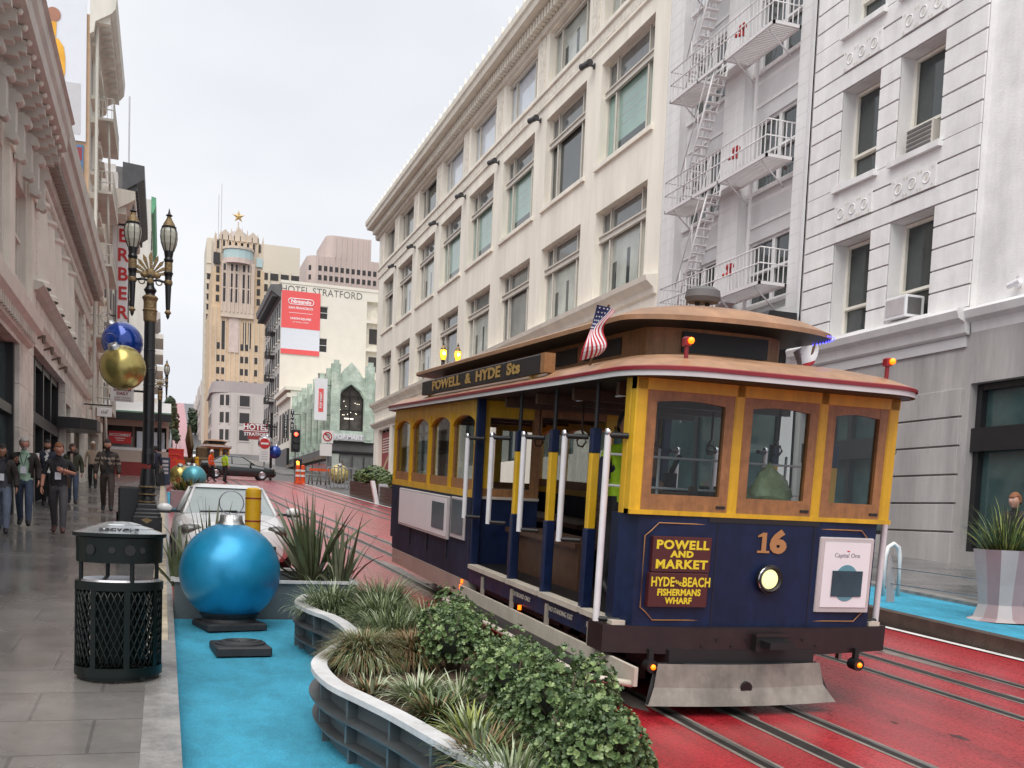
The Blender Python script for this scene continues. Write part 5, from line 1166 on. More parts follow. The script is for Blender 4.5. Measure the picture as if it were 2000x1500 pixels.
# ---- street lamps
def lamp(x, y, zb, label, lit=False):
    o = thing('street_lamp', label, 'street lamp', (x, y, zb), 0, 'twin lantern street lamps'); o.scale = (.93, .93, .93)
    m = MB(); k = 'lamp_black'
    for s_, z0, z1 in ((.46, 0, .66), (.42, .66, .72), (.37, .72, .78), (.32, .78, .86)): m.bbox(-s_/2, s_/2, -s_/2, s_/2, z0, z1, k, .02)
    m.prism([(-.09, .6), (0, .63), (.09, .6), (.0, .54)], -.237, -.23, 'lamp_bronze')
    for z in (.92, 1.04, 1.16): m.lathe([(.125, z-.06), (.145, z-.04), (.145, z-.02), (.12, z)], 16, k, mats=[k, 'lamp_bronze', k])
    m.lathe([(.14, .84), (.11, 1.0), (.13, 1.12), (.115, 1.3), (.1, 1.42)], 16, k); m.obj('pedestal', o)
    m = MB(); m.lathe([(.1, 1.4), (.115, 1.43), (.105, 1.46), (.12, 1.5), (.115, 1.6), (.108, 1.68), (.09, 1.73)], 18, 'lamp_bronze')
    m = MB()
    m.lathe([(.1, 1.5), (.1, 1.66), (.088, 1.75), (.085, 3.8)], 18, k); m.lathe([(.09, 4.15), (.07, 4.2), (.1, 4.26), (.06, 4.32), (.05, 4.42), (.04, 4.5)], 14, k)
    for z in (2.2, 2.75, 3.0, 3.3): m.lathe([(.09, z), (.093, z+.01), (.09, z+.02)], 14, 'lamp_black')
    m.obj('pole', o)
    MB().lathe([(.09, 3.76), (.1, 3.78), (.105, 3.92), (.12, 3.94), (.1, 3.96), (.1, 4.08), (.125, 4.14), (.1, 4.17)], 18, 'lamp_bronze').obj('capital', o)
    m = MB()
    for s in (-1, 1):
        m.tube([(0, 0, 4.4), (s*.1, 0, 4.43), (s*.27, 0, 4.4)], .02, 6, k); m.tube([(s*(.13+.045*math.cos(R(20*q))), 0, 4.395+.045*math.sin(R(20*q))) for q in range(18)], .011, 5, 'lamp_bronze', closed=True)
        m.lathe([(.06, 4.37), (.066, 4.39), (.066, 4.42), (.06, 4.44)], 12, 'lamp_bronze', T(s*.27, 0, 0))
    m.lathe([(.05, 0), (.045, .03), (0, .035)], 12, 'lamp_bronze', T(0, -.03, 4.4)@RX(R(90)))
    m.obj('cross_arm', o)
    m = MB()
    for q in range(9): a = R(-80+20*q); h = .36-.0012*abs(-80+20*q); m.prism([(0, 4.5), (math.sin(a-.11)*h*.8, 4.5+math.cos(a-.11)*h*.8), (math.sin(a)*h, 4.5+math.cos(a)*h), (math.sin(a+.11)*h*.8, 4.5+math.cos(a+.11)*h*.8)], -.02, .02, 'lamp_bronze')
    for s in (-1, 1): m.sphere((s*.09, 0, 4.5), .07, 8, 'lamp_bronze', sq=(1, .5, .8))
    m.sphere((0, 0, 4.52), .09, 8, 'lamp_bronze', sq=(1, .5, 1)); m.obj('palmette', o)
    for s in (-1, 1):
        f = MB(); M = T(s*.27, 0, 0)
        f.lathe([(0, 3.82), (.025, 3.86), (.03, 3.9), (.055, 3.93), (.03, 3.97), (.035, 4.0), (.05, 4.37), (.055, 4.5), (.075, 4.56), (.06, 4.58), (.062, 4.66), (.06, 4.72), (.075, 4.76), (.06, 4.8), (.07, 4.86), (.075, 4.9)], 14, k, M, mats=[k, k, 'lamp_bronze', 'lamp_bronze', k, k, k, k, k, 'lamp_bronze', 'lamp_bronze', k, k, k, k])
        for q in range(8): a = 2*math.pi*q/8+.2; f.tube([(s*.27+rr_*math.cos(a), rr_*math.sin(a), z) for rr_, z in ((.076, 4.9), (.118, 5.02), (.132, 5.12), (.128, 5.2), (.105, 5.27))], .007, 4, k)
        f.lathe([(.11, 5.255), (.115, 5.28), (.1, 5.29), (.085, 5.33), (.045, 5.4), (.03, 5.44), (.055, 5.46), (.02, 5.49), (.008, 5.55), (0, 5.58)], 16, k, M, mats=[k, k, 'lamp_bronze', 'lamp_bronze', 'lamp_bronze', k, k, k, k])
        h = f.obj('lantern', o)
        MB().lathe([(.07, 4.9), (.114, 5.02), (.128, 5.12), (.124, 5.2), (.1, 5.26)], 16, 'lantern_lit' if lit else 'lantern_glass', M).obj('glass', h)
        if lit: MB().sphere((s*.27, -.11, 5.12), .05, 10, 'bulb_lit').obj('bulb', h)
    return o
L1 = lamp(-.22, 16.6, road(16.6)+.15, 'nearest black twin lantern street lamp with bronze bands carrying two hanging baubles')
lamp(-.17, 45.5, road(45.5)+.15, 'second black twin lantern street lamp further along the left kerb, standing by the newspaper rack')
lamp(9.05, 34, road(34)+.62, 'street lamp with two glowing amber lanterns rising behind the cable car roof', True)
bauble('hanging_bauble', 'royal blue bauble hanging at the back of the near lamp pole', tuple(ay(239, 668, 16.95)), .3, 'ball_royal', (R(0), R(-35)), group='baubles hung on the near lamp')
bauble('hanging_bauble', 'gold bauble hanging in front on the near lamp pole', tuple(ay(240, 718, 16.15)), .32, 'ball_gold', (R(25), R(-25)), group='baubles hung on the near lamp')
o = thing('parking_sign', 'white parking sign reading 2AM to 6AM DAILY on the near lamp pole', 'sign', (-.6, 16.85, 3.45))
m = MB(); m.box(-.16, .16, 0, .012, -.12, .16, 'sign_white'); m.box(.1, .42, .02, .04, .04, .07, 'lamp_black'); m.obj('plate', o)
m = MB(); m.text('PARKING', .055, 'brick_red', T(0, -.004, .125)@FACE, .001, .001); m.text('2AM-6AM', .06, 'brick_red', T(0, -.004, .06)@FACE, .001, .002); m.text('DAILY', .06, 'brick_red', T(0, -.004, .0)@FACE, .001, .002); m.text('STREET CLEANING', .028, 'brick_red', T(0, -.004, -.06)@FACE, .001); m.text('EXCEPT HOLIDAYS', .028, 'brick_red', T(0, -.004, -.095)@FACE, .001); m.obj('lettering', o)
m = MB(); m.bbox(-.23, .25, -.6, .55, 0, 1.0, 'lamp_black', .03); m.box(-.262, -.258, -.4, .45, .12, .6, 'rubber')
o = m.obj('utility_cabinet'); tag(o, 'low black utility cabinet on the sidewalk just behind the near street lamp', 'cabinet'); o.location = (-.42, 17.6, road(17.6)+.15)

# ---- cars
def sedan(name, label, loc, rz, paint, gl, sc=1., group=None, det=True):
    o = thing(name, label, 'car', loc, rz, group); o.scale = (sc, sc, sc)
    st = [(-2.25, .55, .3, .52), (-2.18, .74, .22, .68), (-1.9, .86, .2, .78), (-1.5, .9, .2, .84), (-1.0, .91, .2, .92), (0, .92, .2, .96), (1.2, .92, .2, .99), (1.8, .88, .22, 1.02), (2.15, .8, .28, 1.0), (2.25, .66, .4, .85)]
    m = MB(); rings = []
    for y, hw, zb_, zt_ in st:
        rings.append([(-hw*.9, y, zb_), (-hw, y, zb_+.12), (-hw, y, zb_+(zt_-zb_)*.62), (-hw*.95, y, zt_-.07), (-hw*.8, y, zt_), (-hw*.35, y, zt_+.035), (hw*.35, y, zt_+.035), (hw*.8, y, zt_), (hw*.95, y, zt_-.07), (hw, y, zb_+(zt_-zb_)*.62), (hw, y, zb_+.12), (hw*.9, y, zb_)])
    loft(m, rings, paint, True, True); m.obj('body', o)
    def ring(z, y0, y1, hw0, hw1): return [(-hw0, y0, z), (-hw0*.5, y0-.1, z), (hw0*.5, y0-.1, z), (hw0, y0, z), (hw1, (y0+y1)/2, z), (hw0*.95, y1, z), (-hw0*.95, y1, z), (-hw1, (y0+y1)/2, z)]
    lo, hi = ring(.93, -.95, 1.75, .74, .84), ring(1.38, -.22, 1.05, .56, .62)
    g = MB(); g.add(lo+hi, [(i, (i+1) % 8, 8+(i+1) % 8, 8+i) for i in range(8)], gl); g.obj('windows', o)
    m = MB(); top = ring(1.375, -.28, 1.1, .59, .64); m.add(top+ring(1.44, -.05, .9, .5, .54), [(i, (i+1) % 8, 8+(i+1) % 8, 8+i) for i in range(8)]+[tuple(range(8, 16))], paint, True)
    for i in (0, 3, 4, 5, 6, 7): m.tube([lo[i], tuple((lo[i][q]+hi[i][q])/2+(.01 if q == 2 else 0) for q in range(3)), hi[i]], .035, 5, paint)
    m.obj('roof', o)
    for sx_ in (-1, 1):
        for y in (-1.4, 1.35):
            w = MB(); w.cyl((sx_*.72, y, .31), (sx_*.93, y, .31), .315, n=24, mat='tyre'); wh = w.obj('wheel', o)
            MB().lathe([(.2, 0), (.21, .01), (.19, .02), (.05, .0), (0, .01)], 16, 'chrome', M=T(sx_*.932, y, .31)@RY(R(90*sx_))).obj('rim', wh)
        q = MB(); q.sphere((sx_*.66, -2.02, .69), .2, 10, 'headlamp', sq=(1., .85, .45)); q.obj('headlight', o)
        q = MB(); q.sphere((sx_*1.05, -.72, 1.0), .13, 10, paint, sq=(1, .55, .62)); q.box(min(sx_*.8, sx_*1.0), max(sx_*.8, sx_*1.0), -.74, -.68, .93, .97, 'lamp_black'); q.box(sx_*1.05-.1, sx_*1.05+.1, -.8, -.7, .915, .95, 'lamp_black'); q.obj('mirror', o)
    m = MB(); m.box(-.62, .62, -2.27, -2.1, .3, .46, 'lamp_black'); m.box(-.4, .4, -2.29, -2.2, .5, .6, 'lamp_black'); m.sphere((0, -2.24, .62), .06, 8, 'chrome', sq=(1, .3, 1)); m.obj('grille', o)
    m = MB(); m.tube([(-.5, -1.02, .965), (.1, -.98, .99)], .012, 4, 'lamp_black'); m.tube([(.0, -1.03, .97), (.5, -1.0, .985)], .012, 4, 'lamp_black'); m.obj('wiper', o)
    return o
w_ = sedan('parked_car', 'white sedan parked behind the blue bauble and planter box', (.97, 17.0, road(17)-.02), 0, 'car_white', 'car_glass', .9)
m = MB(); m.sphere((-.42, -.55, 1.17), .09, 8, 'car_glass_dark', sq=(1.4, .4, .5)); m.sphere((-.3, -.5, 1.15), .08, 8, 'car_glass_dark', sq=(1.4, .4, .5)); m.obj('mirror_charm', w_)
sedan('dark_car', 'dark green hatchback crossing the street at the intersection', (4.4, 67, road(67)), R(90), 'car_black', 'car_glass_dark', 1., None)
v_ = sedan('distant_car', 'small white car coming down the street far beyond the distant cable car', (4.9, 170, road(170)), 0, 'car_white', 'car_glass_dark', 1.25)
sedan('distant_car', 'dark car tiny on the street up the hill', (6.2, 235, road(235)), 0, 'car_black', 'car_glass_dark', 1.1)
# ---- bollards
def bollard(x, y, zb, h, label):
    o = thing('bollard', label, 'bollard', (x, y, zb), 0, 'yellow bollards')
    MB().lathe([(.095, 0), (.095, h-.06), (.09, h-.02), (.06, h), (0, h+.005)], 20, 'bollard_yellow').obj('post', o)
    m = MB()
    for z in (h-.14, h-.42): m.lathe([(.097, z), (.099, z+.01), (.097, z+.02)], 20, 'bollard_red')
    m.obj('band', o)
bollard(1.06, 13.2, road(13.2), 1.38, 'thick yellow bollard standing behind the blue bauble in front of the white car')
bollard(1.52, 52, road(52), 1.35, 'distant yellow bollard beside the far pale baubles on the left')
# ---- grey planter trough and wavy planter bench
o = thing('planter_trough', 'grey metal planter trough behind the blue bauble, holding flax plants', 'planter', (1.08, 11.95, road(11.45)))
m = MB(); m.box(-.95, .98, -.5, -.46, .0, .42, 'planter_steel'); m.box(-.95, .98, .46, .5, 0, .5, 'planter_steel'); m.box(-.95, -.91, -.459, .459, 0, .45, 'planter_steel'); m.box(.94, .98, -.459, .459, 0, .45, 'planter_steel')
for a in ((-.96, .99, -.53, -.44), (-.96, .99, .44, .53)): m.box(*a, .42 if a[2] < 0 else .5, .45 if a[2] < 0 else .53, 'planter_rim')
m.box(-.99, -.9, -.439, .439, .42, .46, 'planter_rim'); m.box(.92, 1.0, -.439, .439, .42, .46, 'planter_rim'); m.obj('trough', o)
MB().box(-.91, .94, -.46, .46, .3, .38, 'soil').obj('soil', o)
rim_px = [(590, 1160), (575, 1175), (600, 1190), (640, 1205), (672, 1228), (668, 1248), (640, 1265), (612, 1285), (610, 1305), (640, 1335), (700, 1365), (760, 1395), (830, 1435), (900, 1475), (950, 1500), (1010, 1540), (1090, 1600)]
ctrl = [gp(px, py, .47) for px, py in rim_px]
def cat(P, n=6):
    o = []
    for i in range(len(P)-1):
        p0, p1, p2, p3 = P[max(i-1, 0)], P[i], P[i+1], P[min(i+2, len(P)-1)]
        for k in range(n):
            t = k/n; o.append(.5*((2*p1)+(p2-p0)*t+(2*p0-5*p1+4*p2-p3)*t*t+(3*p1-p0-3*p2+p3)*t**3))
    return o+[P[-1]]
rim = [Vector((p.x, p.y)) for p in cat(ctrl)]
def offs(P, d):
    o = []
    for i, p in enumerate(P):
        t = (P[min(i+1, len(P)-1)]-P[max(i-1, 0)]).normalized(); o.append(Vector((p.x-t.y*d, p.y+t.x*d)))
    return o
def band(mb, A, B, z0, z1, mat, smooth=True):
    """solid curved plank between plan curves A and B"""
    f = lambda P, z: [(p.x, p.y, road(p.y)+z) for p in P]
    mb.strip(f(A, z1), f(B, z1), mat); mb.strip(f(A, z0), f(B, z0), mat); mb.strip(f(A, z0), f(A, z1), mat, smooth); mb.strip(f(B, z0), f(B, z1), mat, smooth)
    for i in (0, -1): a, c = A[i], B[i]; mb.quad((a.x, a.y, road(a.y)+z0), (c.x, c.y, road(c.y)+z0), (c.x, c.y, road(c.y)+z1), (a.x, a.y, road(a.y)+z1), mat)
o = thing('wavy_planter', 'serpentine metal planter with a pale rim and recessed shelves on the blue parklet', 'planter', (0, 0, 0))
inn = offs(rim, .105)
m = MB(); band(m, rim, inn, .435, .47, 'planter_rim'); m.obj('rim', o)
m = MB(); A, B = offs(rim, .1), offs(rim, .12); band(m, A, B, .03, .434, 'planter_steel'); m.obj('back_panel', o)
for z in (.29, .14): m = MB(); band(m, offs(rim, -.01 if z > .2 else .015), offs(rim, .099), z, z+.014, 'planter_fin'); m.obj('shelf', o)
acc = 0; last = rim[0]
for i in range(2, len(rim)-1):
    acc += (rim[i]-last).length; last = rim[i]
    if acc > .5:
        acc = 0; t = (rim[i+1]-rim[i-1]).normalized(); nn = Vector((-t.y, t.x)); p = rim[i]
        for z0, z1, d0 in ((.304, .434, .035), (.154, .289, .03), (.03, .139, .05)):
            a, c = p+nn*d0-t*.012, p+nn*.099-t*.012; e, g = p+nn*d0+t*.012, p+nn*.099+t*.012; zz = road(p.y)
            m = MB()
            m.prism([(a.x, a.y), (c.x, c.y), (g.x, g.y), (e.x, e.y)], zz+z0, zz+z1, 'planter_steel', 'xy'); m.obj('rib', o)
m = MB(); poly = [(p.x, p.y) for p in inn]+[(2.42, 3.4), (2.42, 9.9)]
n = len(inn)
m.strip([(p.x, p.y, road(p.y)+.38) for p in inn], [(2.3, p.y, road(p.y)+.38) for p in inn], 'soil'); m.obj('soil', o)
m = MB(); slab(2.3, 2.35, [3.2, 6, 9.9], .34, 'planter_steel', '', .34, m); m.box(1.2, 2.34, 9.86, 9.9, road(9.9), road(9.9)+.4, 'planter_steel'); m.obj('back_wall', o)

# ---- right parklet: big pot, leaf posts with cables, bike loop
o = thing('faceted_pot', 'tall faceted grey and mauve pot with spiky grass at the right edge', 'planter pot', (10.98, 11.3, road(11.2)+.1)); o.scale = (.85, .85, 1.)
n = 12; m = MB(); prs = ((.62, 0), (.46, .04), (.38, .22), (.42, .5), (.52, .97), (.47, .97), (.44, .8))
for (r0, z0), (r1, z1) in zip(prs[:-1], prs[1:]):
    for k in range(n):
        a0, a1 = 2*math.pi*(k+.3)/n, 2*math.pi*(k+1.3)/n; q0, q1 = (1., .93) if k % 2 else (.93, 1.)
        m.quad((r0*q0*math.cos(a0), r0*q0*math.sin(a0), z0), (r0*q1*math.cos(a1), r0*q1*math.sin(a1), z0), (r1*q1*math.cos(a1), r1*q1*math.sin(a1), z1), (r1*q0*math.cos(a0), r1*q0*math.sin(a0), z1), 'pot_grey' if k % 2 else 'pot_mauve')
m.obj('pot', o)
MB().cyl((0, 0, .8), (0, 0, .88), .43, n=12, mat='soil').obj('soil', o)
for x, y, lb in ((10.45, 13.0, 'pale leaf shaped metal post standing on the far blue parklet'), (11.35, 9.9, 'pale leaf shaped metal post beside the faceted pot')):
    m = MB(); m.prism([(-.02, 0), (.13, 0), (.1, .3), (.04, .55), (-.03, .72), (-.05, .4)], -.02, .02, 'pot_grey'); t = m.obj('leaf_post'); tag(t, lb, 'post', 'leaf shaped posts on the right parklet'); t.location = (x, y, road(y)+.1); t.rotation_euler = (0, 0, R(15))
m = MB()
for z in (.28, .52): m.tube([(10.46, 13, road(13)+.1+z), (11.36, 9.9, road(9.9)+.1+z), (11.9, 7.5, road(7.5)+.1+z)], .008, 5, 'steel_liner')
t = m.obj('cable_rail'); tag(t, 'two thin steel cables strung between the leaf posts at right', 'cable rail')
m = MB(); m.tube([(-.14, 0, 0), (-.14, 0, .62), (-.1, 0, .78), (0, 0, .84), (.1, 0, .78), (.14, 0, .62), (.14, 0, .0)], .035, 8, 'sign_white'); t = m.obj('bike_loop'); tag(t, 'white looped bicycle rack behind the cable car at right', 'bicycle rack'); t.location = (11.05, 13.7, road(13.7)+.1)

# ---- things around the far intersection
def far_bauble(x, y, r, mat, lb, tilt=0): bauble('giant_bauble', lb, (x, y, road(y)+r*.95), r, mat, (R(tilt), 0), ring=False)
far_bauble(1.28, 47.5, .52, 'ball_aqua', 'pale aqua bauble standing beyond the white car on the far blue patch')
far_bauble(.72, 49.3, .5, 'ball_gold', 'dull gold bauble leaning behind the pale aqua one', 25); far_bauble(1.15, 52.3, .5, 'ball_silver', 'silvery bauble behind the gold and aqua pair', 20)
o = thing('planter_trough', 'small grey planter with low greenery beside the far blue patch', 'planter', (.75, 31.6, road(31.6)))
m = MB(); m.bbox(-.55, .6, -.5, .5, .02, .55, 'pot_mauve', .02); m.obj('trough', o)
o = thing('street_kiosk', 'cream street food kiosk with awning, red skirt and crimson menu board at the far left', 'kiosk', (-2.95, 58, road(58)+.0))
m = MB(); m.box(0, 3.2, 0, 2.4, 1.45, 1.6, 'white_sign'); m.box(0, 3.2, .02, .1, .85, 1.45, 'kiosk_panel'); m.box(0, .12, 0, 2.4, 0, 3., 'kiosk_panel'); m.box(3.08, 3.2, 0, 2.4, 0, 3., 'kiosk_panel'); m.box(.12, 3.08, 1.2, 1.3, .2, 3, 'far_pane'); m.box(0, 3.2, -.02, .0, 2.7, 3.05, 'kiosk_panel'); m.box(1.4, 1.5, .0, .1, 1.6, 2.7, 'iron_brown'); m.box(.12, 1.4, .7, .8, 1.6, 2.2, 'ad_grey'); m.box(1.6, 3, .7, .8, 1.6, 2.5, 'pane_sky'); m.obj('stall', o)
MB().box(0, 3.2, .0, .08, .0, .84, 'brick_red').obj('red_skirt', o)
m = MB(); m.prism([(-.9, 3.2), (-.9, 3.35), (1.2, 4.1), (1.2, 4.0)], -.1, 3.3, 'sign_white', 'yz'); m.box(-.1, 3.3, -.95, -.9, 2.95, 3.35, 'lamp_black'); m.box(-.1, 3.3, -.96, -.89, 3.36, 3.42, 'verdigris'); m.obj('awning', o)
m = MB(); m.box(.25, 1.35, -.1, -.06, 1.75, 2.4, 'sign_maroon'); m.box(.25, 1.35, -.115, -.101, 1.76, 2.39, 'red_sign'); m.text('MCCOMBEY', .19, 'white_sign', T(.8, -.12, 2.2)@FACE, .004, .004); m.box(.55, 1.05, -.125, -.116, 2.02, 2.06, 'white_sign'); m.box(.62, .98, -.125, -.116, 1.92, 1.95, 'white_sign'); m.obj('menu_board', o)
p = ay(210, 816, 47); o = thing('projecting_sign', 'small white projecting sign on a bracket above the sidewalk at left', 'sign', (p.x, 44.5, p.z))
m = MB(); m.bbox(-.28, .28, -.04, .04, -.14, .2, 'sign_white', .02); m.cyl((-.9, 0, .3), (.3, 0, .3), .03, n=6, mat='lamp_black'); m.obj('board', o); MB().text('tiaf', .2, 'ink', T(0, -.045, .03)@FACE, .002).obj('lettering', o)
m = MB(); m.bbox(-.28, .28, -.3, .3, 0, 1.15, 'ad_navy', .02)
for k in range(4): m.box(-.2, .2, -.306, -.3, .45+.16*k, .55+.16*k, 'ad_grey')
o = m.obj('newspaper_rack'); tag(o, 'dark blue newspaper rack standing at the kerb beyond the near lamp', 'newspaper rack'); o.location = (-.0, 46.5, road(46.5)+.15)
def barrier(x, y, w, h, mat, lb, rz=0):
    o = thing('barrier', lb, 'barrier', (x, y, road(y)), rz, 'construction barriers at the intersection')
    m = MB(); m.box(-w/2, w/2, -.04, .04, h*.62, h, mat); m.box(-w/2, w/2, -.03, .03, .08, h*.2, mat)
    for k in range(5): q = -w/2+(w-.08)*k/4; m.box(q, q+.08, -.035, .035, 0, h*.62, mat)
    for s in (-1, 1): m.box(s*w*.4-.04, s*w*.4+.04, -.25, .25, 0, .08, mat)
    m.obj('panel', o)
barrier(.55, 62, 1.2, 1.05, 'orange_plastic', 'orange barrier at the left kerb behind the distant baubles'); barrier(.1, 56, 1.0, 1.05, 'barrier_red', 'red barrier beside the newspaper rack at the left kerb')
barrier(14.1, 76, 1., 1.1, 'barrier_red', 'red barrier in front of the green corner shop')
p = ay(342, 908, 70); o = thing('site_hoarding', 'bright red construction hoarding with pale lettering at the far left corner', 'hoarding', (p.x, 70, road(70)))
m = MB(); m.box(-.52, .52, 0, .3, 0, 1.7, 'barrier_red'); m.box(-.55, .55, -.02, .32, 1.7, 1.76, 'orange_plastic'); m.obj('board', o)
m = MB(); m.tube([(-.38+.09*k, -.01, 1.3+.1*math.sin(.42*k)) for k in range(9)], .035, 4, 'orange_plastic'); m.tube([(.1*math.cos(R(30*k)), -.01, 1.02+.1*math.sin(R(30*k))) for k in range(12)], .03, 4, 'orange_plastic', closed=True); m.obj('markings', o)
o = thing('excavator', 'brown excavator with its arm raised at the far intersection', 'excavator', (2.2, 82, road(82)), 0)
m = MB(); m.bbox(-.9, 1.1, -.8, 2, .6, 1.4, 'excavator', .1); m.bbox(.1, .9, -.7, .6, 1.4, 2.2, 'excavator', .1); m.obj('cab', o)
m = MB(); m.tube([(-.3, -.6, 1.2), (-.5, -1.0, 2.6), (-.42, -1.1, 3.6)], [.16, .2, .13], 6, 'excavator'); m.tube([(-.42, -1.1, 3.6), (-.2, -1.8, 2.2), (-.2, -1.8, .9)], .12, 6, 'excavator'); m.obj('arm', o)
m = MB()
for s in (-.8, .9): m.bbox(s-.25, s+.25, -1.1, 2.1, 0, .6, 'lamp_black', .15)
m.obj('track', o)
# distant cable car
o = thing('distant_cable_car', 'small tan cable car coming down the street beyond the intersection', 'cable car', (4.25, 92, road(92)))
m = MB(); m.box(-1.15, 1.15, 0, 7.5, .55, 1.45, 'car_brown'); m.box(-1.25, 1.25, -.2, 0, .45, .6, 'lamp_black'); m.box(-.9, .9, 0, 7, .05, .5, 'lamp_black'); m.obj('body', o)
for x0, x1 in ((-1.08, -.38), (-.32, .36), (.42, 1.08)): m = MB(); m.box(x0, x1, -.01, .05, 1.45, 2.45, 'car_yellow'); w = m.obj('front_window', o); MB().box(x0+.1, x1-.1, -.03, -.011, 1.55, 2.35, 'far_pane').obj('pane', w)
m = MB(); loft(m, [at_z(rrect(1.3, -.35, 8, .5), 2.5), at_z(rrect(1.3, -.35, 8, .5), 2.62), at_z(rrect(.7, .4, 7.5, .4), 2.75), at_z(rrect(.7, .4, 7.5, .4), 3.0), at_z(rrect(.95, .2, 7.7, .6), 3.02), at_z(rrect(.6, .4, 7.5, .4), 3.15)], 'roof_tan', True, True, mats=['trim_white', 'roof_tan', 'car_dark', 'roof_tan', 'roof_tan']); m.obj('roof', o)
# signs and signals
def pole_sign(x, y, h): 
    m = MB(); m.cyl((0, 0, 0), (0, 0, h), .045, n=8, mat='steel_liner'); return m
p = gp(529, 941); o = thing('road_sign', 'round red no entry sign above a white plate on a grey pole', 'sign', (p.x, 68, road(68)))
pole_sign(0, 0, 2.7).obj('pole', o); z = 2.35
m = MB(); m.box(-.32, .32, -.07, -.05, z-1.15, z+.36, 'sign_white'); m.cyl((0, -.06, z), (0, -.085, z), .33, n=24, mat='red_sign'); m.box(-.24, .24, -.1, -.086, z-.06, z+.06, 'sign_white')
for k in range(4): m.box(-.2, .2, -.076, -.07, z-.55-.15*k, z-.5-.15*k, 'ad_grey')
m.obj('plate', o)
p = gp(628, 940); o = thing('road_sign', 'white square no left turn sign on a thin pole before the green shop', 'sign', (9.75, 66, road(66)))
pole_sign(0, 0, 3.1).obj('pole', o); z = 3.05
m = MB(); m.box(-.36, .36, -.07, -.05, z-.5, z+.3, 'sign_white'); m.tube([(.26*math.cos(R(20*k)), -.08, z-.08+.26*math.sin(R(20*k))) for k in range(18)], .035, 5, 'red_sign', closed=True)
m.tube([(.1, -.075, z-.22), (.1, -.075, z+.0), (0, -.075, z+.04), (-.08, -.075, z+.04)], .03, 5, 'ink'); m.prism([(-.2, z+.04), (-.08, z+.12), (-.08, z-.04)], -.08, -.07, 'ink'); m.tube([(-.18, -.085, z+.1), (.18, -.085, z-.26)], .025, 5, 'red_sign'); m.obj('plate', o)
m = MB(); m.box(-.45, .3, -.05, .0, 1.75, 2.5, 'sign_white'); m.obj('lower_plate', o)
o = thing('traffic_signal', 'black traffic signal showing red with an orange hand below it at the far right corner', 'traffic signal', (7.9, 67, road(67)))
pole_sign(0, 0, 3.6).obj('pole', o); m = MB(); m.bbox(-.28, .25, -.25, -.02, 1.9, 3.3, 'lamp_black', .03); m.bbox(-.1, .42, -.25, -.02, .85, 1.5, 'lamp_black', .03)
for k in range(3): m.cyl((-.02, -.25, 2.2+.4*k), (-.02, -.42, 2.22+.4*k), .17, n=12, mat='lamp_black')
s_ = m.obj('signal_head', o); MB().sphere((-.02, -.43, 3.0), .12, 12, 'signal_red', sq=(1, .3, 1)).obj('red_lens', s_)
m = MB(); m.box(.08, .24, -.27, -.251, 1.05, 1.22, 'signal_hand')
for k in range(4): m.box(.06+.05*k, .095+.05*k, -.27, -.251, 1.22, 1.36-.03*abs(k-1), 'signal_hand')
m.obj('hand_lens', s_)
bauble('hanging_bauble', 'silver bauble hanging beside the far no entry sign', (6.5, 72, road(72)+2.5), .5, 'ball_silver', (0, R(15)), ring=False)
bauble('hanging_bauble', 'royal blue bauble half hidden behind the far no entry sign', (7.15, 72.3, road(72)+1.95), .45, 'ball_royal', (0, R(15)), ring=False)
m = MB(); m.cyl((0, 0, 0), (0, 0, 4.6), .09, n=8, mat='lamp_black'); m.box(-.5, .4, -.05, .05, 3.6, 3.7, 'lamp_black'); t = m.obj('lamp_pole'); tag(t, 'black pole carrying the silver and blue baubles near the far hotel', 'pole'); t.location = (6.95, 72.8, road(72.8))
for k, (x, mt) in enumerate(((7.55, 'orange_plastic'), (7.85, 'orange_plastic'))):
    m = MB(); m.lathe([(.2, 0), (.2, .08), (.14, .1), (.12, 1.05), (.06, 1.1), (0, 1.1)], 12, mt); 
    for z in (.4, .7): m.lathe([(.15, z), (.15, z+.12)], 12, 'sign_white')
    t = m.obj('delineator_drum'); tag(t, ('left' if k == 0 else 'right')+' one of the two orange striped drums under the far traffic signal', 'drum', 'orange drums'); t.location = (x, 62.5, road(62.5))
m = MB()
for x in (0, .5, 1.0): m.tube([(x-.12, .2, 0), (x, 0, 1.1), (x+.12, .2, 0)], .05, 5, 'cream_trim')
m.box(-.1, 1.1, -.03, .0, .8, .95, 'orange_plastic'); t = m.obj('sawhorse'); tag(t, 'cream and orange sawhorse barricade beside the orange drums', 'barricade'); t.location = (8.3, 62.3, road(62.3))
m = MB()
for k in range(9): m.cyl((k*.2, 0, 0), (k*.2, 0, 1.15), .03, n=6, mat='steel_liner')
m.box(0, 1.6, -.02, .02, 1.1, 1.16, 'steel_liner'); m.box(0, 1.6, -.02, .02, .1, .16, 'steel_liner'); t = m.obj('metal_fence'); tag(t, 'grey metal crowd fence left of the multicoloured bauble', 'fence'); t.location = (8.45, 57, road(57))
bauble('giant_bauble', 'multicoloured bauble by the grey fence near the green shop', (9.35, 58.5, road(58.5)+.75), .55, 'rainbow_mix', (R(30), 0), ring=False)
o = thing('kerb_planter', 'dark timber parklet planter with white end posts and clipped shrubs on the right kerb', 'planter', (0, 0, 0))
m = MB()
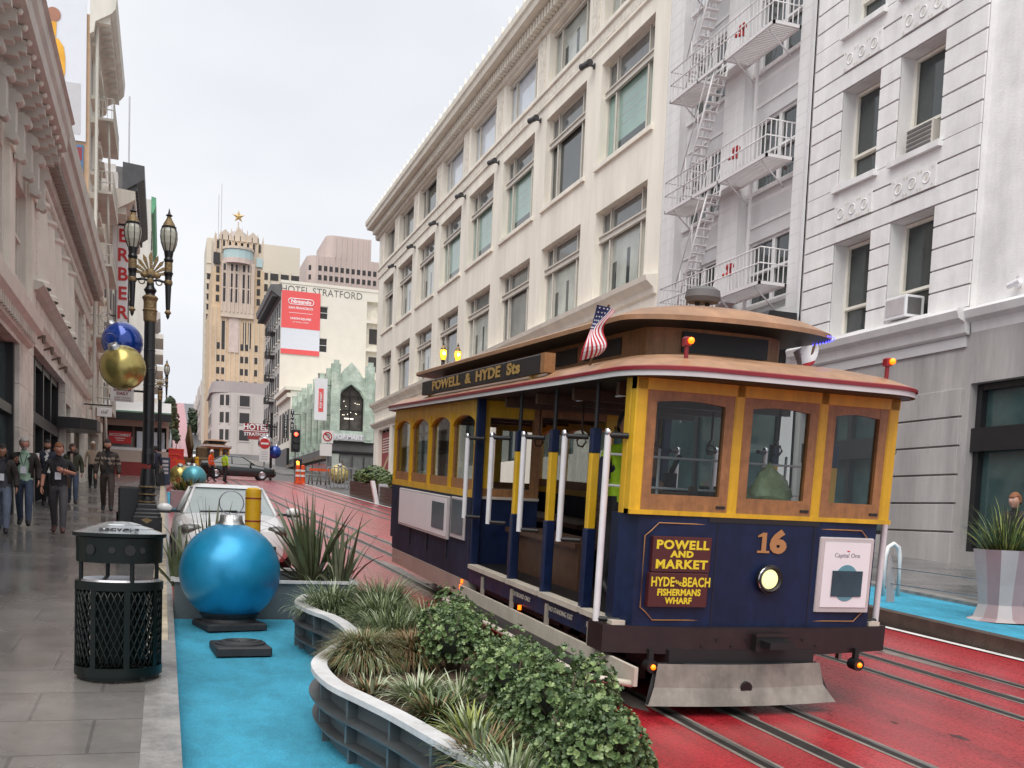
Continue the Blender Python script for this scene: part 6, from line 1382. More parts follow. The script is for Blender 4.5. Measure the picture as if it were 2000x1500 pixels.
for y0, y1 in ((34.5, 40.2), (40.6, 47)):
    for k in range(4): m.strip([(lx(y)+.18, y, road(y)+.1+.15*k) for y in (y0, y1)], [(lx(y)+.18, y, road(y)+.22+.15*k) for y in (y0, y1)], 'timber_dark')
    m.strip([(lx(y)+.22, y, road(y)+.7) for y in (y0, y1)], [(lx(y)+1.1, y, road(y)+.7) for y in (y0, y1)], 'soil'); m.quad((lx(y0)+.2, y0, road(y0)), (lx(y0)+1.1, y0, road(y0)), (lx(y0)+1.1, y0, road(y0)+.7), (lx(y0)+.2, y0, road(y0)+.7), 'timber_dark')
    m.strip([(lx(y)+.2, y, road(y)+.0) for y in (y0, y1)], [(lx(y)+.2, y, road(y)+.7) for y in (y0, y1)], 'lamp_black')
m.obj('timber_side', o)
for y in (34.3, 40.4):
    m = MB(); m.prism([(-.05, 0), (.1, 0), (-.1, .9), (-.25, .9)], -.12, .12, 'white_sign', 'xz', T(lx(y)+.1, y, road(y))); m.box(.1, .7, -.12, .12, 0, .8, 'ad_grey', T(lx(y)+.1, y, road(y))); m.obj('end_post', o)
# ------------------------------------------------------------------ vegetation
pm('flax_leaf', (.1, .125, .06), .45, var=.35, scale=9); pm('flax_edge', (.17, .18, .11), .5, var=.3, scale=9)
pm('grass_green', (.14, .19, .07), .55, var=.4, scale=8); pm('grass_pale', (.4, .45, .3), .55, var=.3, scale=8); pm('grass_lime', (.3, .34, .08), .55, var=.3, scale=8); pm('grass_rust', (.24, .15, .07), .6, var=.4, scale=8); pm('grass_dark', (.05, .08, .03), .6, var=.4, scale=8)
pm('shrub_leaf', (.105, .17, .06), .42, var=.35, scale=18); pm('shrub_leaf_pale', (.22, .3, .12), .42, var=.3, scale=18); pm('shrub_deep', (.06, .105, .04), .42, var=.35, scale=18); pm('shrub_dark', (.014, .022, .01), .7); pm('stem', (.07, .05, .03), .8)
pm('tree_leaf', (.035, .06, .03), .7, var=.5, scale=1.2); pm('tree_leaf_olive', (.09, .09, .035), .7, var=.5, scale=1.2); pm('bark', (.06, .045, .035), .9)
RN = random.Random(11)
def blade(mb, p, az, length, lean, droop, w, mat, n=5, tw=0.):
    p = Vector(p); d = Vector((math.cos(az), math.sin(az), 0)); s = Vector((-math.sin(az+tw), math.cos(az+tw), 0))
    A, B = [], []; el = math.pi/2-lean; pos = p.copy()
    for i in range(n+1):
        t = i/n; ww = w*(.75+.5*t if t < .4 else (1-t)/.6*.95+.02); A.append(tuple(pos-s*ww)); B.append(tuple(pos+s*ww))
        e = el-droop*t*t; pos = pos+(d*math.cos(e)+Vector((0, 0, math.sin(e))))*(length/n)
    mb.strip(A, B, mat, True)
def clump(name, label, x, y, z, n, ln, w, mats, lean=(.1, 1.1), droop=(.6, 1.8), rad=.06, cat='plant', group=None, sc=1.):
    mb = MB()
    for k in range(n):
        az = RN.uniform(0, 2*math.pi); l = RN.uniform(*ln); q = RN.uniform(*lean); r_ = rad*math.sqrt(RN.random())
        blade(mb, (r_*math.cos(az), r_*math.sin(az), 0), az+RN.uniform(-.4, .4), l, q, RN.uniform(*droop), w*RN.uniform(.7, 1.2), RN.choice(mats), 5, RN.uniform(-.6, .6))
    o = mb.obj(name); o.location = (x, y, z); return tag(o, label, cat, group)
def so(y, h=.36): return road(y)+h
# flax in the trough
def flax(name, label, x, y, z, n, ln, seed, group):
    mb = MB(); r_ = random.Random(seed)
    for k in range(n):
        az = r_.uniform(0, 2*math.pi); l = r_.uniform(*ln); le = abs(r_.gauss(.0, .42))
        blade(mb, (.09*math.cos(az)*r_.random(), .09*math.sin(az)*r_.random(), 0), az, l, le, r_.choice((.15, .2, .3, .5, 1.8)) if le > .25 else .1, r_.uniform(.022, .04), r_.choice(('flax_leaf', 'flax_leaf', 'flax_leaf', 'flax_edge')), 7, r_.uniform(-1.2, 1.2))
    o = mb.obj(name); o.location = (x, y, z); return tag(o, label, 'plant', group)
FG = 'flax plants in the grey trough'
flax('flax_plant', 'tallest sword leaved flax in the grey trough right of the blue bauble', 1.62, 11.9, so(11.9, .34), 70, (.55, 1.15), 1, FG)
flax('flax_plant', 'flax plant at the street end of the grey trough, leaves reaching over the red road', 1.92, 11.75, so(11.75, .34), 40, (.45, .9), 2, FG)
flax('flax_plant', 'flax blades poking up behind the cap of the blue bauble', .52, 11.7, so(11.7, .34), 26, (.7, 1.05), 8, FG)
flax('flax_plant', 'drooping flax at the kerb end of the grey trough', .2, 11.7, so(11.7, .34), 30, (.35, .7), 4, FG)
GG = 'ornamental grasses in the wavy planter'
gr = ['grass_green', 'grass_green', 'grass_pale', 'grass_dark']
for i, (x, y, n, ln, mats, lb) in enumerate((
    (1.5, 9.6, 700, (.22, .46), gr+['grass_pale'], 'variegated grass tuft at the far narrow end of the wavy planter beside its rim'),
    (1.95, 9.55, 750, (.25, .52), gr, 'tall grass tuft at the far corner of the wavy planter beside the red road'),
    (1.85, 8.95, 700, (.22, .42), gr, 'grass tuft in the bend of the planter, behind the mop headed one'),
    (2.15, 8.6, 600, (.22, .42), gr, 'grass tuft along the street edge of the planter before the brown one'),
    (1.78, 8.2, 600, (.2, .38), gr, 'small green tuft just above the inner curve of the pale rim'))):
    clump('ornamental_grass', lb, x, y, so(y), int(n*1.7), ln, .0055, mats, (.0, 1.2), (1., 2.7), .17, 'plant', GG)
clump('ornamental_grass', 'round mop headed green and brown grass beside the bulging pale rim', 1.33, 7.05, so(7.05)+.02, 2600, (.3, .4), .0042, ['grass_green', 'grass_rust', 'grass_green', 'grass_pale', 'grass_rust'], (.0, 1.15), (1.6, 2.9), .07, 'plant', GG)
clump('ornamental_grass', 'round rusty brown grass beside the jade leaved shrubs', 1.68, 7.12, so(7.1)+.02, 2000, (.26, .36), .0042, ['grass_rust', 'grass_rust', 'grass_rust', 'grass_green'], (.0, 1.15), (1.4, 2.7), .07, 'plant', GG)
for x, y, n, ln, mats, lb in (
    (1.25, 6.35, 130, (.1, .2), ['grass_pale', 'grass_rust', 'grass_dark'], 'thin scruffy grass growing through the bare soil by the pale rim'),
    (1.5, 6.1, 300, (.16, .3), ['grass_pale', 'grass_pale', 'grass_green'], 'silvery strappy grass between the mop headed grass and the shrubs'),
    (1.72, 6.0, 240, (.15, .28), ['grass_pale', 'grass_green'], 'silvery strappy grass at the foot of the middle shrub'),
    (1.5, 5.65, 420, (.15, .27), ['grass_dark', 'grass_rust', 'grass_green'], 'dark wispy grass behind the lime striped tuft'),
    (1.58, 5.2, 280, (.16, .3), ['grass_lime', 'grass_lime', 'grass_green', 'grass_pale'], 'lime striped strappy grass near the lowest shrub'),
    (1.5, 4.75, 420, (.18, .3), ['grass_green', 'grass_rust', 'grass_dark'], 'dull green wispy grass near the bottom of the picture by the rim'),
    (1.55, 4.42, 280, (.18, .34), ['grass_pale', 'grass_green'], 'pale strappy grass at the bottom edge below the lowest shrub')):
    clump('ornamental_grass', lb, x, y, so(y), n, ln, .009, mats, (.2, 1.2), (.5, 2.), .08, 'plant', GG)
# jade leaved shrubs
def shrub(label, x, y, rx, ry, h, n, seed):
    r_ = random.Random(seed); o = thing('shrub', label, 'shrub', (x, y, so(y)), 0, 'jade leaved shrubs in the wavy planter')
    mb = MB(); 
    for k in range(14):
        a = r_.uniform(0, 6.3); mb.tube([(0, 0, -.02), (rx*.35*math.cos(a), ry*.35*math.sin(a), h*.4), (rx*.7*math.cos(a), ry*.7*math.sin(a), h*r_.uniform(.5, .9))], [.012, .008, .004], 4, 'stem')
    mb.obj('stems', o)
    mb = MB(); 
    lobes = [(0, 0, h*.55, 1.)]+[(rx*.55*math.cos(2*math.pi*k/6+seed), ry*.55*math.sin(2*math.pi*k/6+seed), h*r_.uniform(.3, .62), r_.uniform(.5, .7)) for k in range(6)]
    for k in range(n):
        lx_, ly_, lz_, s_ = r_.choice(lobes)
        u = r_.uniform(-.8, 1); a = r_.uniform(0, 2*math.pi); q = math.sqrt(1-u*u); n; rad_ = r_.uniform(.7, 1.12)
        c = Vector((lx_+rx*.62*s_*q*math.cos(a)*rad_, ly_+ry*.62*s_*q*math.sin(a)*rad_, max(.02, lz_+h*.5*s_*u*rad_)))
        nrm = Vector((q*math.cos(a)/rx, q*math.sin(a)/ry, u/h+1.2)).normalized()
        Q = nrm.to_track_quat('Z', 'Y').to_matrix(); w_r = r_.random(); m_ = 'shrub_leaf_pale' if w_r < .22 else ('shrub_deep' if w_r < .5 else 'shrub_leaf'); L_ = r_.uniform(.018, .028); t0 = r_.uniform(0, 6.3); nl = r_.choice((5, 6, 7))
        for j in range(nl):
            b_ = t0+2*math.pi*j/nl; up = r_.uniform(.35, 1.5); dx = Vector((math.cos(b_), math.sin(b_), up)).normalized(); sd_ = Vector((-math.sin(b_), math.cos(b_), 0))
            P = [Vector((0, 0, 0)), dx*L_*.5+sd_*L_*.26, dx*L_*.9+sd_*L_*.3, dx*L_*1.08, dx*L_*.9-sd_*L_*.3, dx*L_*.5-sd_*L_*.26]
            mb.add([tuple(c+Q@p) for p in P], [(0, 1, 2, 3), (0, 3, 4, 5)], m_, False)
    mb.obj('foliage', o)
    mb = MB(); mb.sphere((0, 0, h*.45), 1, 14, 'shrub_dark', sq=(rx*.48, ry*.48, h*.28)); mb.obj('shade_core', o)  # smooth near-black core paints the shade inside the foliage
shrub('farthest jade leaved shrub, its top against the cable car step', 2.12, 7.75, .27, .3, .5, 1040, 1)
shrub('jade leaved shrub behind the rusty brown grass', 1.95, 6.95, .3, .3, .5, 1170, 2)
shrub('jade leaved shrub by the cable car running board, second from the road end', 2.16, 6.3, .25, .32, .42, 910, 3)
shrub('middle jade leaved shrub over the silvery grass', 1.98, 5.75, .27, .28, .44, 1040, 4)
shrub('largest jade leaved shrub at the bottom right of the planter', 1.96, 4.95, .32, .36, .54, 1950, 5)
shrub('lowest jade leaved shrub cut by the bottom edge of the picture', 1.9, 4.3, .3, .3, .46, 1430, 6)
# pot grass, far planters, clipped shrubs
clump('pot_grass', 'spiky green grass growing in the tall faceted pot at right', 10.98, 11.3, road(11.2)+.95, 380, (.5, .95), .008, ['grass_green', 'grass_dark', 'grass_dark', 'grass_lime'], (.1, .95), (.2, 1.3), .2)
clump('planter_greenery', 'low green planting in the small grey planter beyond the white car', .75, 31.6, road(31.6)+.5, 260, (.3, .6), .03, ['grass_green', 'grass_lime', 'grass_dark'], (.2, 1.3), (.4, 1.5), .4)
def leafball(mb, c, rx, rz, n, L_, mats, r_):
    for k in range(n):
        v = Vector((r_.gauss(0, 1), r_.gauss(0, 1), r_.gauss(0, 1))).normalized(); q = r_.uniform(.72, 1.04); p = Vector(c)+Vector((v.x*rx*q, v.y*rx*q, v.z*rz*q))
        Q = (v+Vector((r_.uniform(-.6, .6), r_.uniform(-.6, .6), r_.uniform(-.2, .8)))).to_track_quat('Z', 'Y').to_matrix(); s_ = L_*r_.uniform(.6, 1.3)
        mb.add([tuple(p+Q@Vector(w)) for w in ((-s_, -s_*.5, 0), (s_*.2, -s_*.6, .0), (s_, 0, s_*.2), (s_*.1, s_*.6, 0))], [(0, 1, 2, 3)], r_.choice(mats))
for k, (y, r0, lb) in enumerate(((36, .55, 'nearest low clipped shrub on the right kerb planter'), (38.6, .5, 'second clipped shrub in the right kerb planter'), (41.6, .42, 'small clipped shrub in the middle of the right kerb planter'), (43.6, .62, 'largest round clipped shrub in the right kerb planter'), (46.2, .45, 'farthest clipped shrub in the right kerb planter'))):
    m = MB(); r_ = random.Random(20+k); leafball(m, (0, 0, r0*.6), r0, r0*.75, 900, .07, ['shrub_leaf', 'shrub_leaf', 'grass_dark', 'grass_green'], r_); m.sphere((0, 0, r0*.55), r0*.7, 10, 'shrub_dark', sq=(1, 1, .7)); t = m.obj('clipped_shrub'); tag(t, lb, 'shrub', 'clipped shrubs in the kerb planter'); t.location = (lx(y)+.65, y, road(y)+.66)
def tree(label, x, y, zc, rx, rz, n, L_, mats, seed):
    r_ = random.Random(seed); zg_ = road(y); o = thing('street_tree', label, 'tree', (x, y, zg_), 0, 'trees up the hill')
    m = MB(); hz = zc-zg_; m.tube([(0, 0, 0), (.1, 0, hz*.4), (0, .1, hz)], [rx*.1, rx*.07, rx*.04], 6, 'bark')
    for k in range(6): a = k*1.05; m.tube([(0, 0, hz*.5), (rx*.5*math.cos(a), rx*.5*math.sin(a), hz+rz*.2)], [rx*.04, rx*.015], 5, 'bark')
    m.obj('trunk', o); m = MB()
    for k in range(9):
        c = (r_.uniform(-.55, .55)*rx, r_.uniform(-.5, .5)*rx, hz+r_.uniform(-.5, .6)*rz); leafball(m, c, rx*r_.uniform(.38, .58), rz*r_.uniform(.35, .5), n//9, L_, mats, r_)
    m.obj('crown', o)
dk = ['tree_leaf', 'tree_leaf', 'grass_dark']; ol = ['tree_leaf_olive', 'tree_leaf', 'tree_leaf_olive']
tree('dark round street tree up the hill in front of the ornate building', 15.2, 560, 44.5, 4.4, 8.2, 1800, .7, dk, 1)
tree('olive street tree on the left side of the hill street', 3.4, 480, 38.5, 3.0, 7., 1500, .6, ol, 2)
tree('dark small tree lower down on the left side of the hill street', 4.6, 430, 27.6, 2.0, 3.2, 900, .45, dk, 3)
tree('tall dark tree behind the olive tree on the left of the hill street', 2.4, 520, 49, 3.2, 4, 900, .6, dk, 4)
# ------------------------------------------------------------------ people
SK = {'skin': (.5, .27, .19), 'skin_red': (.52, .24, .17), 'skin_tan': (.36, .19, .12)}
for k, c in SK.items(): pm(k, c, .5, var=.06, scale=12)
for k, c in dict(hair_grey=(.42, .4, .37), hair_dark=(.015, .012, .011), hair_ginger=(.2, .075, .03), hair_brown=(.07, .035, .02), cap_cream=(.5, .44, .36), hat_white=(.75, .75, .75),
                 jeans=(.06, .085, .14), jeans_light=(.13, .16, .23), trouser_grey=(.075, .07, .08), trouser_brown=(.05, .035, .03), trouser_black=(.015, .015, .018), shirt_mint=(.4, .58, .44), shirt_black=(.018, .018, .022), jacket_brown=(.025, .018, .018),
                 jacket_navy=(.018, .022, .045), jacket_olive=(.04, .045, .025), hoodie_beige=(.36, .27, .2), plaid_dark=(.035, .027, .022), plaid_light=(.25, .21, .17), top_pattern=(.06, .06, .075), orange_vest=(.8, .1, .02), lime_vest=(.42, .68, .02),
                 shoe_black=(.012, .012, .013), shoe_brown=(.09, .035, .03), shoe_pale=(.35, .33, .32), badge_white=(.75, .77, .85), lanyard=(.02, .02, .04), bag_brown=(.07, .04, .02), scarf_tan=(.4, .3, .24), cup_white=(.8, .8, .8)).items():
    pm(k, c, .75 if 'shoe' not in k else .5, var=.22, scale=9, bump=.7 if k not in ('badge_white', 'cup_white') else 0, bscale=11)
def skin_mesh(J, E, Rd, root=0, lv=2):
    me = bpy.data.meshes.new('t'); me.from_pydata(J, E, []); o = bpy.data.objects.new('t', me); COL.objects.link(o)
    md = o.modifiers.new('s', 'SKIN'); md.use_smooth_shade = True; md.branch_smoothing = .3
    sub = o.modifiers.new('u', 'SUBSURF'); sub.levels = lv; sub.render_levels = lv
    for i, v in enumerate(me.skin_vertices[0].data): r = Rd[i]; v.radius = r if isinstance(r, tuple) else (r, r); v.use_root = i == root
    dg = bpy.context.evaluated_depsgraph_get(); ev = o.evaluated_get(dg); m2 = ev.to_mesh()
    V = [v.co.copy() for v in m2.vertices]; F = [list(p.vertices) for p in m2.polygons]; ev.to_mesh_clear()
    bpy.data.objects.remove(o); bpy.data.meshes.remove(me); return V, F
def seg_d(p, a, b):
    ab = b-a; t = max(0, min(1, (p-a).dot(ab)/max(1e-9, ab.length_squared))); return (p-(a+ab*t)).length
def person(label, x, y, z, h, rz=0., sk='skin', hair='hair_dark', top='shirt_black', sleeve=None, arm_skin=False, legs='jeans', shoe='shoe_black', jacket=None, open_=.0, stride=.16, la=None, ra=None, wide=1., beard=None, longhair=False, hat=None, extras=(), group=None, loc_tilt=None):
    """built facing -y; la / ra: (elbow, wrist) of the arm at image right / left"""
    o = thing('person', label, 'person', (x, y, z), rz, group); s = h/1.75*.96; o.scale = (s, s, s)
    if loc_tilt: o.rotation_euler[0] = loc_tilt
    st = stride*1.35; w = wide
    la = la or ((.255, .04, 1.16), (.27, -.08, .93)); ra = ra or ((-.255, .02, 1.16), (-.27, -.04, .93))
    J = [(0, 0, .96), (0, .01, 1.12), (0, 0, 1.32), (0, .01, 1.46), (0, -.01, 1.55)]; Rd = [(.15*w, .105), (.145*w, .1*w), (.155*w, .105*w), (.075, .065), (.055, .055)]
    E = [(0, 1), (1, 2), (2, 3), (3, 4)]; B = [(0, 1, 't'), (1, 2, 't'), (2, 3, 't'), (3, 4, 'n')]
    for sd, (el, wr) in ((1, la), (-1, ra)):
        b0 = len(J); J += [(sd*.165*w, .01, 1.42), el, wr]; Rd += [.068, .047, .033]; E += [(2, b0), (b0, b0+1), (b0+1, b0+2)]
        B += [(2, b0, 't'), (b0, b0+1, 'u'), (b0+1, b0+2, 'f')]
    hips = len(J)
    for sd in (1, -1):
        f = -st if sd == 1 else st; b0 = len(J)
        kz = .5; kn = (sd*.1, f*.75-.03, kz+(.02 if f > 0 else 0)); an = (sd*.1, f*1.25 if f < 0 else f*1.5+.04, .085+(.05 if f > 0 else 0)); to = (an[0]+sd*.015, an[1]-.15, .035 if f <= 0 else .03)
        J += [(sd*.09, 0, .88), kn, an, to]; Rd += [(.108, .11), .08, .06, .042]; E += [(0, b0), (b0, b0+1), (b0+1, b0+2), (b0+2, b0+3)]
        B += [(0, b0, 'l'), (b0, b0+1, 'l'), (b0+1, b0+2, 'l'), (b0+2, b0+3, 's')]
    V, F = skin_mesh(J, E, Rd)
    JV = [Vector(j) for j in J]
    mt = {'t': top, 'n': sk, 'u': (sleeve or top), 'f': sk if arm_skin else (sleeve or top), 'l': legs, 's': shoe}
    mb = MB(); off = 0; mb.v = [tuple(v) for v in V]
    for f in F:
        c = sum((V[i] for i in f), Vector())/len(f); k = min(B, key=lambda b_: seg_d(c, JV[b_[0]], JV[b_[1]])-(.05 if b_[2] == 't' else 0))[2]
        if k == 't' and c.z < .93: k = 'l'
        if k == 'l' and c.z > .95: k = 't'
        if k == 'l' and c.z < .075: k = 's'
        mb.f.append(f); mb.m.append(mt[k]); mb.sm.append(True)
    for sd, (el, wr) in ((1, la), (-1, ra)):                          # hands: palm, four fingers and a thumb
        wv = Vector(wr); d = (wv-Vector(el)).normalized(); Q = d.to_track_quat('Z', 'Y').to_matrix().to_4x4(); Q.translation = wv
        mb.sphere((0, 0, .045), .048, 10, sk, Q, (.45, .95, 1.1))
        for k in range(4): yy = -.033+.022*k; l = (.06, .075, .08, .066)[k]; mb.tube([(0, yy, .075), (-sd*.008, yy*1.08, .075+l*.55), (-sd*.028, yy*1.05, .07+l)], [.0105, .0095, .007], 6, sk, Q)
        mb.tube([(0, -.035, .025), (-sd*.018, -.062, .06), (-sd*.026, -.06, .09)], [.013, .011, .008], 6, sk, Q)
    # head with a face
    hc = Vector((0, -.03, 1.65)); n, m_ = 20, 14; vs = []
    for j in range(m_+1):
        t = math.pi*j/m_
        for i in range(n):
            a = 2*math.pi*i/n; dx, dy, dz = math.sin(t)*math.cos(a), math.sin(t)*math.sin(a), math.cos(t)
            rx, ry, rz_ = .085, .106, .128
            if dz < -.1: rx *= 1-.28*(-dz-.1); ry *= 1-.12*(-dz)
            px, py, pz = dx*rx, dy*ry, dz*rz_
            if dy < -.75 and abs(dx) < .3 and -.35 < dz < .15: py -= .02*(1-abs(dx)/.3)*(1-(dz+.1)**2*4)
            if dy < -.6 and .02 < dz < .3 and .2 < abs(dx) < .6: py += .008
            if dy < -.5 and dz < -.7: py -= .012
            vs.append((hc.x+px, hc.y+py, hc.z+pz))
    fs = [(j*n+i, (j+1)*n+i, (j+1)*n+(i+1) % n, j*n+(i+1) % n) for j in range(m_) for i in range(n)]
    for f in fs:
        c = sum((Vector(vs[i]) for i in f), Vector())/4-hc
        mb.add([vs[i] for i in f], [(0, 1, 2, 3)], beard if beard and c.z < -.045 and c.y < .02 and not (c.z > -.065 and abs(c.x) < .02 and False) else sk, True)
    for sd in (1, -1):
        mb.sphere((sd*.032, -.125, 1.668), .0115, 8, 'badge_white'); mb.sphere((sd*.032, -.1345, 1.668), .006, 6, 'hair_dark'); mb.box(sd*.032-.019, sd*.032+.019, -.131, -.118, 1.69, 1.698, hair if hair != 'hat_white' else 'hair_dark')
        mb.sphere((sd*.088, -.01, 1.65), .03, 8, sk, None, (.35, .7, 1.1))
    mb.box(-.024, .024, -.13, -.115, 1.588, 1.594, 'skin_red' if sk != 'skin_red' else 'shoe_brown')
    mb.obj('body', o)
    hm = MB(); hv = []; n, m_ = 20, 10; ex = 1.17
    for j in range(m_+1):
        t = math.pi*.62*j/m_
        for i in range(n):
            a = 2*math.pi*i/n; dx, dy, dz = math.sin(t)*math.cos(a), math.sin(t)*math.sin(a), math.cos(t)
            zz = dz
            if dy < 0: zz = max(dz, .36+.2*dx*dx) if not hat else max(dz, .38)
            elif dz < .2 and abs(dx) > .85: zz = max(dz, -.12)
            q = math.sqrt(max(0, 1-zz*zz))/max(1e-6, math.hypot(dx, dy)) if zz != dz else 1
            hv.append((hc.x+dx*q*.085*ex, hc.y+dy*q*.106*ex+.006, hc.z+zz*.128*ex))
    hm.add(hv, [(j*n+i, (j+1)*n+i, (j+1)*n+(i+1) % n, j*n+(i+1) % n) for j in range(m_) for i in range(n)], hat or hair, True)
    if longhair: hm.sphere((0, .035, 1.56), .1, 14, hair, None, (.95, .7, 1.7)); [hm.tube([(q*.075, -.02, 1.68), (q*.09, -.03, 1.56), (q*.085, -.055, 1.4)], [.03, .035, .015], 8, hair) for q in (1, -1)]
    if hat == 'hat_white': hm.lathe([(.11, 1.69), (.12, 1.695), (.1, 1.71)], 18, hat, T(0, -.03, 0))
    if hat == 'cap_cream': hm.box(-.06, .06, -.2, -.1, 1.695, 1.705, hat)
    hm.obj('hair' if not hat else 'hat', o)
    if jacket:
        k2 = list(range(0, hips)); k2 = [0, 1, 2, 3]+list(range(5, hips)); ix = {a: i for i, a in enumerate(k2)}
        J2 = [J[a] for a in k2]; J2[0] = (0, 0, .88 if open_ >= 0 else .8); R2 = [tuple(q*1.12+.02 for q in (r if isinstance(r, tuple) else (r, r))) for r in (Rd[a] for a in k2)]; R2[3] = (.085, .075)
        E2 = [(ix[a], ix[b_]) for a, b_ in E if a in ix and b_ in ix]; V2, F2 = skin_mesh(J2, E2, R2); jm = MB(); jm.v = [tuple(v) for v in V2]
        for f in F2:
            c = sum((V2[i] for i in f), Vector())/len(f)
            if open_ > 0 and c.y < -.02 and abs(c.x) < open_*(.7+.5*max(0, 1.3-c.z)) and c.z < 1.47: continue
            mm = jacket
            if jacket == 'plaid_dark' and (1.18 < c.z < 1.23 or 1.29 < c.z < 1.33 ) : mm = 'plaid_light'
            jm.f.append(f); jm.m.append(mm); jm.sm.append(True)
        jm.obj('jacket', o)
    for e in extras:
        q = MB()
        if e == 'badge': q.tube([(-.07, -.09, 1.47), (-.03, -.15, 1.3), (0, -.165, 1.2), (.03, -.15, 1.3), (.07, -.09, 1.47)], .007, 5, 'lanyard'); q.box(-.055, .055, -.172, -.165, 1.06, 1.2, 'badge_white'); q.obj('lanyard_badge', o)
        if e == 'glasses': q.tube([(-.065, -.1, 1.665), (-.05, -.125, 1.665), (.05, -.125, 1.665), (.065, -.1, 1.665)], .005, 4, 'hair_dark'); q.obj('glasses', o)
        if e == 'vest_band':
            q.tube([(.0+.17*w*math.cos(R(20*k)), .125*w*math.sin(R(20*k)), 1.15) for k in range(18)], .012, 5, 'badge_white', closed=True); q.obj('reflective_band', o)
        if e == 'scarf': q.lathe([(.07, 1.44), (.105, 1.47), (.1, 1.53), (.07, 1.55)], 14, 'scarf_tan', T(0, -.01, 0)); q.box(-.05, .02, -.15, -.12, 1.15, 1.48, 'scarf_tan'); q.obj('scarf', o)
        if e == 'hood': q.lathe([(.1, 1.45), (.16, 1.48), (.15, 1.54), (.1, 1.56)], 14, 'hair_dark', T(0, .02, 0)); q.obj('fur_collar', o)
    return o
def stand(px, py, dz=.15): p = gp(px, py, dz); return p.x, p.y, road(p.y)+dz
WG = 'pedestrians walking down the left sidewalk'
P = dict(group=WG)
person('woman at the left edge in patterned dark top, black jacket and pale jeans', *stand(4, 1043), 1.58, 0, 'skin_tan', 'hair_dark', 'top_pattern', None, False, 'jeans_light', 'shoe_black', 'jacket_brown', .11, .14, longhair=True, extras=('badge',), **P)
person('grey bearded man in a mint shirt, dark open jacket and blue jeans wearing a lanyard', *stand(47, 1028), 1.72, 0, 'skin_red', 'hair_grey', 'shirt_mint', None, False, 'jeans', 'shoe_black', 'jacket_brown', .13, .12, ra=((-.3, .06, 1.2), (-.17, -.16, 1.3)), wide=1.12, beard='hair_grey', extras=('badge',), **P)
person('ginger haired man in a black short sleeved shirt and grey trousers with a white badge', *stand(114, 1042), 1.66, 0, 'skin_red', 'hair_ginger', 'shirt_black', None, True, 'trouser_grey', 'shoe_brown', None, 0, .15, la=((.3, .02, 1.18), (.1, -.2, 1.24)), ra=((-.28, .02, 1.15), (-.3, -.06, .9)), wide=1.15, extras=('badge',), **P)
c_ = person('dark haired man with glasses in a navy jacket holding a white cup behind the others', *stand(92, 990), 1.68, 0, 'skin', 'hair_dark', 'cup_white', None, False, 'trouser_black', 'shoe_black', 'jacket_navy', .06, .1, ra=((-.26, .0, 1.15), (-.2, -.26, 1.22)), beard='hair_brown', extras=('glasses',), **P)
m = MB(); m.cyl((0, 0, 0), (0, 0, .13), .035, .045, n=14, mat='cup_white'); m.cyl((0, 0, .13), (0, 0, .145), .047, n=14, mat='shirt_black')
q = c_.location; t = m.obj('paper_cup'); tag(t, 'white paper cup held by the dark haired man in glasses', 'cup'); t.location = (q.x-.19, q.y-.33, q.z+1.17)
c_ = person('woman in an olive parka with a fur collar, tan scarf and blue jeans', *stand(141, 985), 1.62, 0, 'skin', 'hair_brown', 'scarf_tan', None, False, 'jeans', 'shoe_black', 'jacket_olive', 0, .1, longhair=False, wide=1.15, extras=('scarf', 'hood', 'glasses'), **P)
m = MB(); m.bbox(-.16, .16, -.07, .07, 0, .32, 'bag_brown', .03); m.tube([(-.1, 0, .3), (-.08, 0, .45), (.08, 0, .45), (.1, 0, .3)], .012, 5, 'bag_brown')
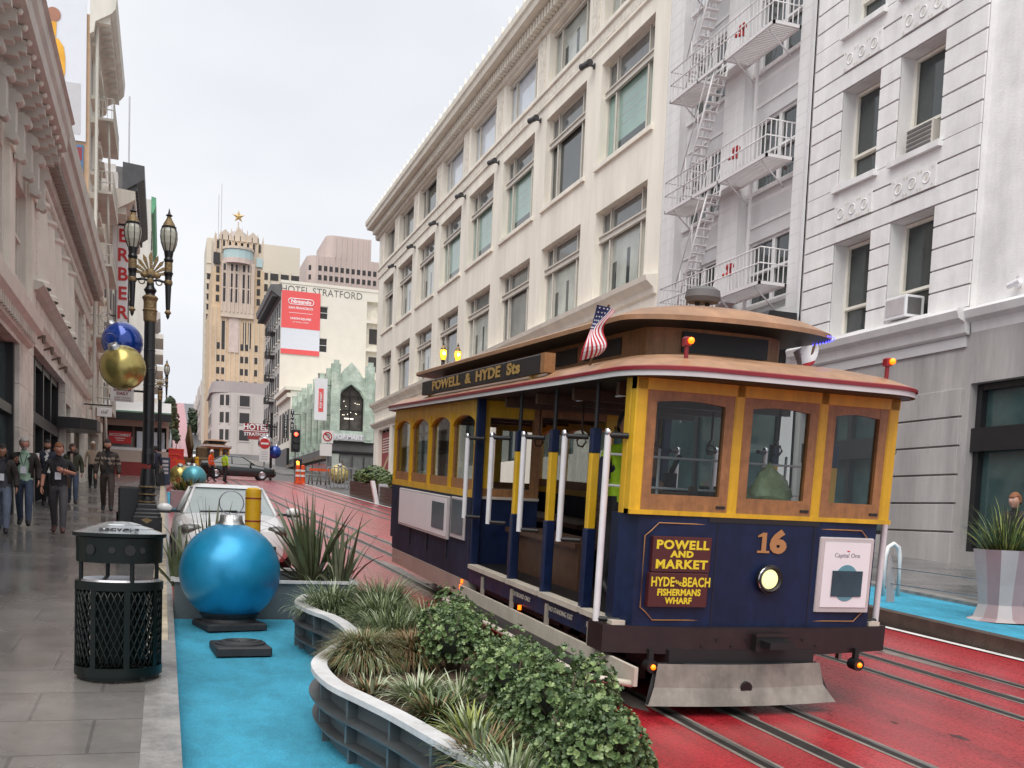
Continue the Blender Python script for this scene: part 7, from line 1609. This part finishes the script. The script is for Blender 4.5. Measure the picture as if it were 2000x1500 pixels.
q = c_.location; t = m.obj('shoulder_bag'); tag(t, 'brown bag carried low by the woman in the olive parka', 'bag'); t.location = (q.x-.2, q.y-.16, q.z+.42)
person('farthest walker in a beige hoodie and cream cap with black trousers', *stand(181, 955), 1.7, 0, 'skin_tan', 'hair_dark', 'hoodie_beige', None, False, 'trouser_black', 'shoe_black', None, 0, .1, hat='cap_cream', wide=1.1, **P)
person('man in a dark plaid jacket and brown trousers walking alone near the lamp', *stand(209, 999), 1.78, 0, 'skin', 'hair_dark', 'shirt_black', None, False, 'trouser_brown', 'shoe_black', 'plaid_dark', .05, .13, wide=1.15, beard='hair_brown', **P)
person('person in a navy jacket seen from behind beside the newspaper rack', *stand(302, 950), 1.66, R(180), 'skin', 'hair_dark', 'jacket_navy', None, False, 'trouser_black', 'shoe_black', 'jacket_navy', 0, .06)
person('road worker in an orange jacket and white helmet near the dark car', *stand(412, 941, 0), 1.75, R(60), 'skin_tan', 'hair_dark', 'orange_vest', None, False, 'trouser_black', 'shoe_black', None, 0, .08, hat='hat_white', wide=1.15, extras=('vest_band',))
person('person in a lime vest with dark backpack beside the dark car', *stand(439, 943, 0), 1.75, R(120), 'skin_tan', 'hair_dark', 'lime_vest', None, False, 'trouser_black', 'shoe_black', None, 0, .06, wide=1.15, extras=('vest_band',))
p = ay(667, 930, 104); person('pedestrian in dark clothes walking past the green corner shop', p.x, 104, road(104)+.15, 1.8, R(-60), 'skin_tan', 'hair_dark', 'jacket_brown', None, False, 'trouser_black', 'shoe_black', 'jacket_brown', 0, .12)
person('cable car gripman in a lime vest standing among the benches', 3.93, 8.55, road(8.55)+.7, 1.72, R(10), 'skin_tan', 'hair_dark', 'lime_vest', 'jacket_navy', False, 'trouser_black', 'shoe_black', None, 0, .04, la=((.25, -.02, 1.16), (.22, -.24, 1.1)), wide=1.15)
person('passerby with brown hair at the right edge behind the faceted pot', 12.85, 13.1, road(13.1)+.15, 1.74, R(-80), 'skin', 'hair_ginger', 'jacket_brown', None, False, 'trouser_black', 'shoe_black', 'jacket_brown', 0, .06)
